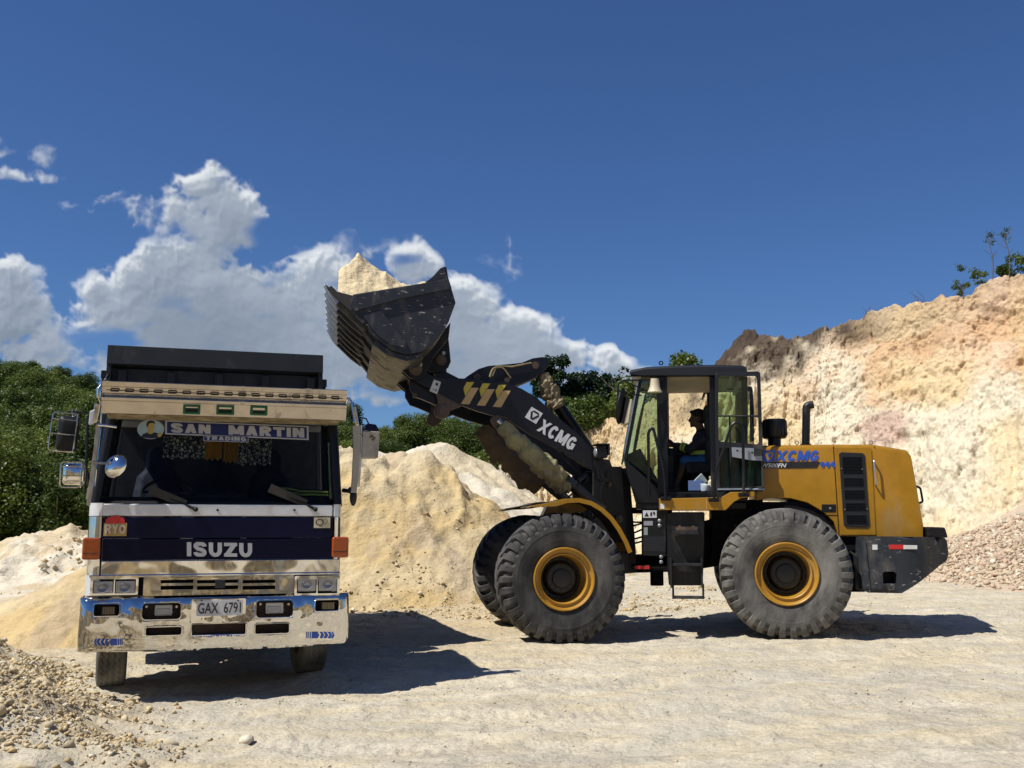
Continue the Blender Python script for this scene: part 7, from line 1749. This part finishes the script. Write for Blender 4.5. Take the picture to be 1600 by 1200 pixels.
# ---- mirrors, left of the picture
def tt(pts, r, n=8, rad=0.03):
    P = [tp(a, b, y) for a, b, y in pts]; return TM().tube(bend(P, rad) if rad else P, r, n)
obj('mirror_post', TM().prism([TF.px(a, b, -.04) for a, b in ((150, 662), (157, 662), (151, 715), (146, 760), (141, 790), (135, 790), (139, 755), (145, 712))], -.05, -.02), 'stainplate', truck, bevel=.005); obj('mirror_post', TM().prism([TF.px(a, b, -.02) for a, b in ((137, 762), (142, 762), (141, 780), (134, 780))], -.03, .02), 'stainplate', truck, bevel=.005)
obj('mirror_post', tt([(159, 640, .02), (156, 680, .0), (148, 760, -.02)], .008), 'chrome', truck)
obj('mirror_post', tt([(137, 650, .02), (136, 700, .0), (132, 770, .03)], .012, rad=0), 'blackpaint', truck)
mb = TM(); mb.prism([TF.px(a, b, -.05) for a, b in ((148, 630), (157, 632), (152, 660), (144, 663))], -.07, .03); obj('mirror_bracket', mb, 'chrome', truck, bevel=.006)
mb = TM(); mb.prism([TF.px(a, b, -.06) for a, b in ((141, 643), (149, 640), (145, 662), (139, 664))], -.10, .0); obj('mirror_bracket', mb, 'plategrey', truck, bevel=.006)
obj('mirror_bracket', tt([(153, 664, -.05), (165, 665, -.04), (182, 667.5, -.02)], .013, rad=0), 'chrome', truck)
obj('mirror_bracket', tt([(140, 646, -.05), (118, 644, -.10), (113, 643, -.1)], .008, rad=0), 'blackpaint', truck)
q = tp(155, 612, .0); mb = TM(); mb.tube([q+Vector((0, 0, -.05)), q+Vector((0, 0, .03)), q+Vector((.015, 0, .06))], [.02, .026, .012], 12); mb.tube([q+Vector((0, 0, -.05)), q+Vector((.03, .0, -.14))], .008, 6); obj('clearance_lamp', mb, 'chrome', truck)
def mirror(cx, cy, w, h, y, m_, yaw, guard, name='wing_mirror', roll=0, gx=0, gy=0, lab=None):
    c = tp(cx, cy, y); k = (tp(cx+1, cy, y)-c).length; W_, H__ = w*k/2, h*k/2
    rot = Matrix.Translation(c) @ Matrix.Rotation(R(yaw), 4, 'Z') @ Matrix.Rotation(R(roll), 4, 'Y')
    rings = []
    for yy_, s_ in ((.0, 1.0), (-.03, 1.0), (-.06, .94), (-.085, .75), (-.095, .45)): rings.append([rot @ Vector((x*s_, yy_, z*s_)) for x, z in rrect(-W_, -H__, W_, H__, min(W_, H__)*.4, 5)])
    mb = TM(); mb.loft(rings); o = obj(name, mb, m_, truck, smooth=50, label=lab)
    mb = TM(); mb.add([rot @ Vector((x*.93, .004, z*.95)) for x, z in rrect(-W_, -H__, W_, H__, W_*.3, 5)], [tuple(range(24))]); obj('mirror_pane', mb, 'chrome', o, smooth=0)
    if guard:
        gw, gh_, ox, oz = guard; gw, gh_, ox, oz = gw*k, gh_*k, ox*k, -oz*k; mb = TM()
        F4 = lambda x, z: rot @ Vector((ox+x, -.14, oz+z))
        mb.tube(bend([F4(gw/2, gh_/2), F4(-gw/2, gh_/2), F4(-gw/2, -gh_/2), F4(gw/2, -gh_/2), F4(gw/2, gh_/2)], .03), .006, 6)
        for f_ in (.33, -.05): mb.tube([F4(-gw/2, gh_*f_), F4(gw/2, gh_*f_)], .005, 6)
        for x, z in ((gw/2, gh_/2), (gw/2, -gh_/2)): mb.tube([F4(x, z), rot @ Vector((W_*.8, -.02, z*.8))], .005, 6)
        obj('mirror_guard', mb, 'chrome', o)
    return o
mirror(106, 678, 34, 60, -.10, 'blackplastic', 8, (38, 64, -8, 0), roll=4, lab='large black wing mirror with chrome guard bars')
mirror(116, 741, 36, 36, -.08, 'chrome', 6, (32, 42, -5, 2), lab='small square chrome wing mirror')
obj('mirror_bracket', tt([(132, 735, -.06), (137, 737, .0), (138, 760, .0)], .009, rad=0), 'blackpaint', truck)
obj('mirror_bracket', tt([(114, 640, -.06), (115, 660, -.10), (117, 672, -.14)], .012), 'stainless', truck)
# round convex mirror over the glass
q = tp(179, 727, -.22); n_ = Vector((.55, -.75, .42)).normalized(); rot = Matrix.Translation(q) @ n_.to_track_quat('Y', 'Z').to_matrix().to_4x4()
rot = Matrix.Translation(q) @ Vector((-.62, -.72, .35)).to_track_quat('Y', 'Z').to_matrix().to_4x4()
mb = TM(); mb.lathe([(.001, .045), (.04, .042), (.075, .03), (.100, .005), (.108, -.012), (.106, -.03), (.001, -.03)], rot, 40); rm_ = obj('convex_mirror', mb, 'chrome', truck, smooth=50)
mb = TM(); mb.tube([q+(Vector((-.62, -.72, .35)).normalized()*.045), tp(164, 724, -.16), tp(145, 722, -.05)], [.016, .010, .010], 8); obj('mirror_bracket', mb, 'stainless', rm_)
# right of the picture
obj('mirror_post', TM().prism([TF.px(a, b, .07) for a, b in ((551, 665), (563, 664), (563, 705), (560, 750), (557, 770), (548, 770), (550, 745), (552, 705))], .06, .10), 'stainplate', truck, bevel=.006)
obj('mirror_post', tt([(564.5, 664, .08), (564.5, 710, .08), (561, 760, .10)], .009, rad=0), 'whitepaint', truck)
obj('mirror_bracket', tt([(540, 630, .16), (544, 621, .12), (549, 628, .10), (554, 660, .08)], .014, rad=.03), 'chrome', truck)
mb = TM(); mb.prism([TF.px(a, b, .05) for a, b in ((551, 636), (556, 635), (561, 664), (556, 666))], .03, .12); obj('mirror_bracket', mb, 'chrome', truck, bevel=.006)
q = tp(552, 776, .10); mb = TM(); mb.ball(q, (.035, .04, .09), 8); mb.tube([tp(536, 766, .2), tp(550, 768, .10)], .02, 8); mb.ball(tp(549, 766, .1), .035, 6); obj('mirror_joint', mb, 'blackpaint', truck)
c = tp(580, 684, .10); k = (tp(581, 684, .10)-c).length
mb = TM(); mb.prism([TF.px(a, b, .05) for a, b in ((567, 673), (594, 674), (591, 716), (565, 716))], .05, .15); wm = obj('wing_mirror', mb, 'stainplate', truck, bevel=.012, label='rectangular stainless wing mirror')
mb = TM(); mb.prism([TF.px(a, b, .05) for a, b in ((570, 672), (574, 661), (588, 663), (594, 674))], .06, .14); obj('mirror_cap', mb, 'navy', wm, bevel=.01)
mb = TM(); mb.tube([tp(578, 684, .045), tp(582, 681, .04), tp(586, 684, .045), tp(582, 688, .045)], .010, 5); obj('bracket_stub', mb, 'greasy', wm)
obj('mirror_bracket', tt([(561, 680, .07), (568, 682, .09)], .014, rad=0), 'stainless', truck); obj('mirror_bracket', tt([(560, 652, .09), (572, 654, .1), (577, 664, .1)], .007, rad=0), 'blackpaint', truck)
# ---- chassis and wheels
mb = TM()
for sg in (-.42, .42): mb.box2((CC+sg-.04, .2, .55), (CC+sg+.04, 7.4, .80))
for y in (1.0, 2.4, 4.2, 6.0, 7.3): mb.box2((CC-.42, y, .6), (CC+.42, y+.08, .75))
mb.box2((CC-.35, .7, .42), (CC+.30, 1.9, .95)); mb.tube([Vector((CC, 2, .55)), Vector((CC, 5.4, .52))], .06, 10)
obj('chassis', mb, 'darkbrown', truck, bevel=.01); obj('cab_gap_filler', TM().box2((CC-.9, 1.98, .9), (CC+.9, 2.24, 2.75)), 'blackmatte', truck, bevel=.02)  # unseen block added behind the cab to close the lit gap in the shadow
def ttyre():
    half = [(.27, .10), (.30, .125), (.36, .138), (.42, .138), (.47, .130), (.495, .118), (.505, .10), (.508, .05), (.51, 0)]
    prof = [(r, -w) for r, w in half]+[(r, w) for r, w in half[-2::-1]]
    r = np.array([p[0] for p in prof]); w = np.array([p[1] for p in prof]); s = np.concatenate([[0], np.cumsum(np.hypot(np.diff(r), np.diff(w)))]); q = np.linspace(0, s[-1], 90); r = np.interp(q, s, r); w = np.interp(q, s, w)
    NA = 720; th = np.arange(NA)*2*math.pi/NA; RR, TH = np.meshgrid(r, th, indexing='ij'); WW = np.meshgrid(w, th, indexing='ij')[0]
    z = WW+.010*np.abs(((TH*44/(2*math.pi)) % 1)*2-1)*2-.01
    gv = 0
    for c in (-.078, -.027, .027, .078): gv = np.maximum(gv, np.exp(-((z-c)/.0055)**4))
    R2 = RR-.012*gv*sst(.48, .50, RR); i = np.arange(90*NA).reshape(90, NA); j = np.roll(i, -1, 1)
    o = npobj('tyre', np.stack([R2*np.cos(TH), WW, R2*np.sin(TH)], -1).reshape(-1, 3), np.stack([i[:-1], i[1:], j[1:], j[:-1]], -1).reshape(-1, 4), None, 'rubberdusty', smooth=True); me = o.data; bpy.data.objects.remove(o); return me
TT = ttyre(); TRIM = lathe_mesh('rim', [(.265, -.09), (.283, -.12), (.288, -.135), (.28, -.14), (.268, -.125), (.255, -.06), (.24, -.0), (.18, .02), (.12, -.02), (.11, -.10), (.09, -.12), (.0005, -.125)], 'steel', 64)
def twheel(x, y, z, flip, steer=0):
    h = bpy.data.objects.new('wheel', TRIM); C.objects.link(h); h.parent = truck
    M = TF.M @ Matrix.Translation(Vector((x, y, z))) @ Matrix.Rotation(R(90)*(1 if flip else -1)+steer, 4, 'Z') @ Matrix.Rotation(x, 4, 'Y')
    h.matrix_local = Matrix.Translation(-truck.location) @ M; o = bpy.data.objects.new('tyre', TT); C.objects.link(o); o.parent = h
Yax = 1.25; Lx = TF.px(164, 1045, Yax-.5)[0]+.0; Rx = TF.px(492, 1040, Yax-.5)[0]; zl_ = .50
print('truck wheels', Lx, Rx)
gz = lambda x, y: float(gh((TF.M @ Vector((x, y, 0))).x, (TF.M @ Vector((x, y, 0))).y))
twheel(Lx+.02, Yax, gz(Lx, Yax)+.49, False, R(4)); twheel(Rx-.02, Yax, gz(Rx, Yax)+.49, True, R(4))
for y in (5.3, 6.6):
    for x, fl in ((CC-1.02, False), (CC-.72, False), (CC+.72, True), (CC+1.02, True)): twheel(x, y, gz(CC, y)+.49, fl)
mb = TM(); mb.cyl((Lx+.1, Yax, .50), (Rx-.1, Yax, .50), .06, 12)
for y in (5.3, 6.6): mb.cyl((CC-.8, y, .5), (CC+.8, y, .5), .09, 12); mb.ball((CC, y, .5), .2, 8)
obj('axle', mb, 'axle', truck)
for sg in (-1, 1):
    mb = TM(); xw = Lx if sg < 0 else Rx
    rings = []
    for a in np.linspace(-10, 190, 15): rings.append([Vector((xw-.17, Yax+.62*math.cos(R(a)), .5+.60*math.sin(R(a)))), Vector((xw+.17, Yax+.62*math.cos(R(a)), .5+.60*math.sin(R(a)))), Vector((xw+.17, Yax+.60*math.cos(R(a)), .5+.58*math.sin(R(a)))), Vector((xw-.17, Yax+.60*math.cos(R(a)), .5+.58*math.sin(R(a))))])
    mb.loft(rings); obj('mudguard', mb, 'blackmatte', truck, smooth=40)
mb = TM(); mb.box2((CC+.55, 2.5, .5), (CC+1.05, 3.6, 1.0)); obj('fuel_tank', mb, 'blackpaint', truck, bevel=.05); mb = TM(); mb.box2((CC-1.05, 2.6, .55), (CC-.55, 3.4, 1.0)); obj('battery_box', mb, 'blackpaint', truck, bevel=.02)
# ---- dump body
yd0 = 2.30; dxl = TF.px(166, 575, yd0)[0]; dxr = TF.px(505, 575, yd0)[0]; dzt = TF.px(334, 546, yd0)[1]; dz1 = TF.px(334, 575, yd0)[1]; dzb = 1.15; L5 = 4.3
print('dump', dxl, dxr, dzt, dz1)
mb = TM(); mb.prismx([(yd0, dz1), (yd0+.03, dzt), (yd0+.10, dzt), (yd0+.45, dz1-.02), (yd0+.40, dz1-.05)], dxl, dxr)
hb_ = obj('headboard', mb, 'dumpblack', truck, bevel=.006)
mb = TM(); mb.box2((dxl+.03, yd0+.12, dzb-.3), (dxr-.03, yd0+.17, dz1-.03)); 
for k in range(5): x = dxl+.12+(dxr-dxl-.3)*k/4; mb.box2((x, yd0+.04, dzb-.2), (x+.09, yd0+.119, dz1-.06))
for z in (dzb+.5, dz1-.35): mb.box2((dxl+.03, yd0+.07, z), (dxr-.03, yd0+.117, z+.1))
obj('front_wall', mb, 'dumpblack', truck, bevel=.006)
for x, sg in ((dxl, -1), (dxr, 1)):
    mb = TM(); xa_ = x-sg*.0; mb.box2((min(x, x-sg*.05), yd0+.02 if True else 0, dzb+.1), (max(x, x-sg*.05), yd0+L5, dz1-.05)); mb.prism
    mb.prismx([(yd0+.02, dz1-.05), (yd0+.04, dzt-.005), (yd0+.9, dz1-.0), (yd0+L5, dz1-.05)], *sorted((x, x-sg*.05)))
    for k in range(6): y = yd0+.3+k*.85; mb.box2((min(x+sg*.002, x+sg*.07), y, dzb+.1), (max(x+sg*.002, x+sg*.07), y+.10, dz1-.08))
    mb.box2((min(x+sg*.002, x+sg*.07), yd0+.2, dz1-.14), (max(x+sg*.002, x+sg*.07), yd0+L5, dz1-.05))
    obj('side_wall', mb, 'dumpblack', truck, bevel=.006)
mb = TM(); mb.box2((dxl+.02, yd0+.4, dzb), (dxr-.02, yd0+L5, dzb+.08)); mb.box2((CC-.45, yd0+.5, .82), (CC-.33, yd0+L5, dzb)); mb.box2((CC+.33, yd0+.5, .82), (CC+.45, yd0+L5, dzb)); obj('load_floor', mb, 'dumpblack', truck)
mb = TM(); mb.box2((dxl+.02, yd0+L5, dzb+.05), (dxr-.02, yd0+L5+.05, dz1-.3)); obj('tailgate', mb, 'dumpblack', truck, bevel=.006)
mb = TM(); mb.tube(bend([tp(162, 604, 1.6), tp(163, 596, 2.0), tp(170, 585, 2.3)], .05), .014, 6); obj('air_pipe', mb, 'stainless', truck)
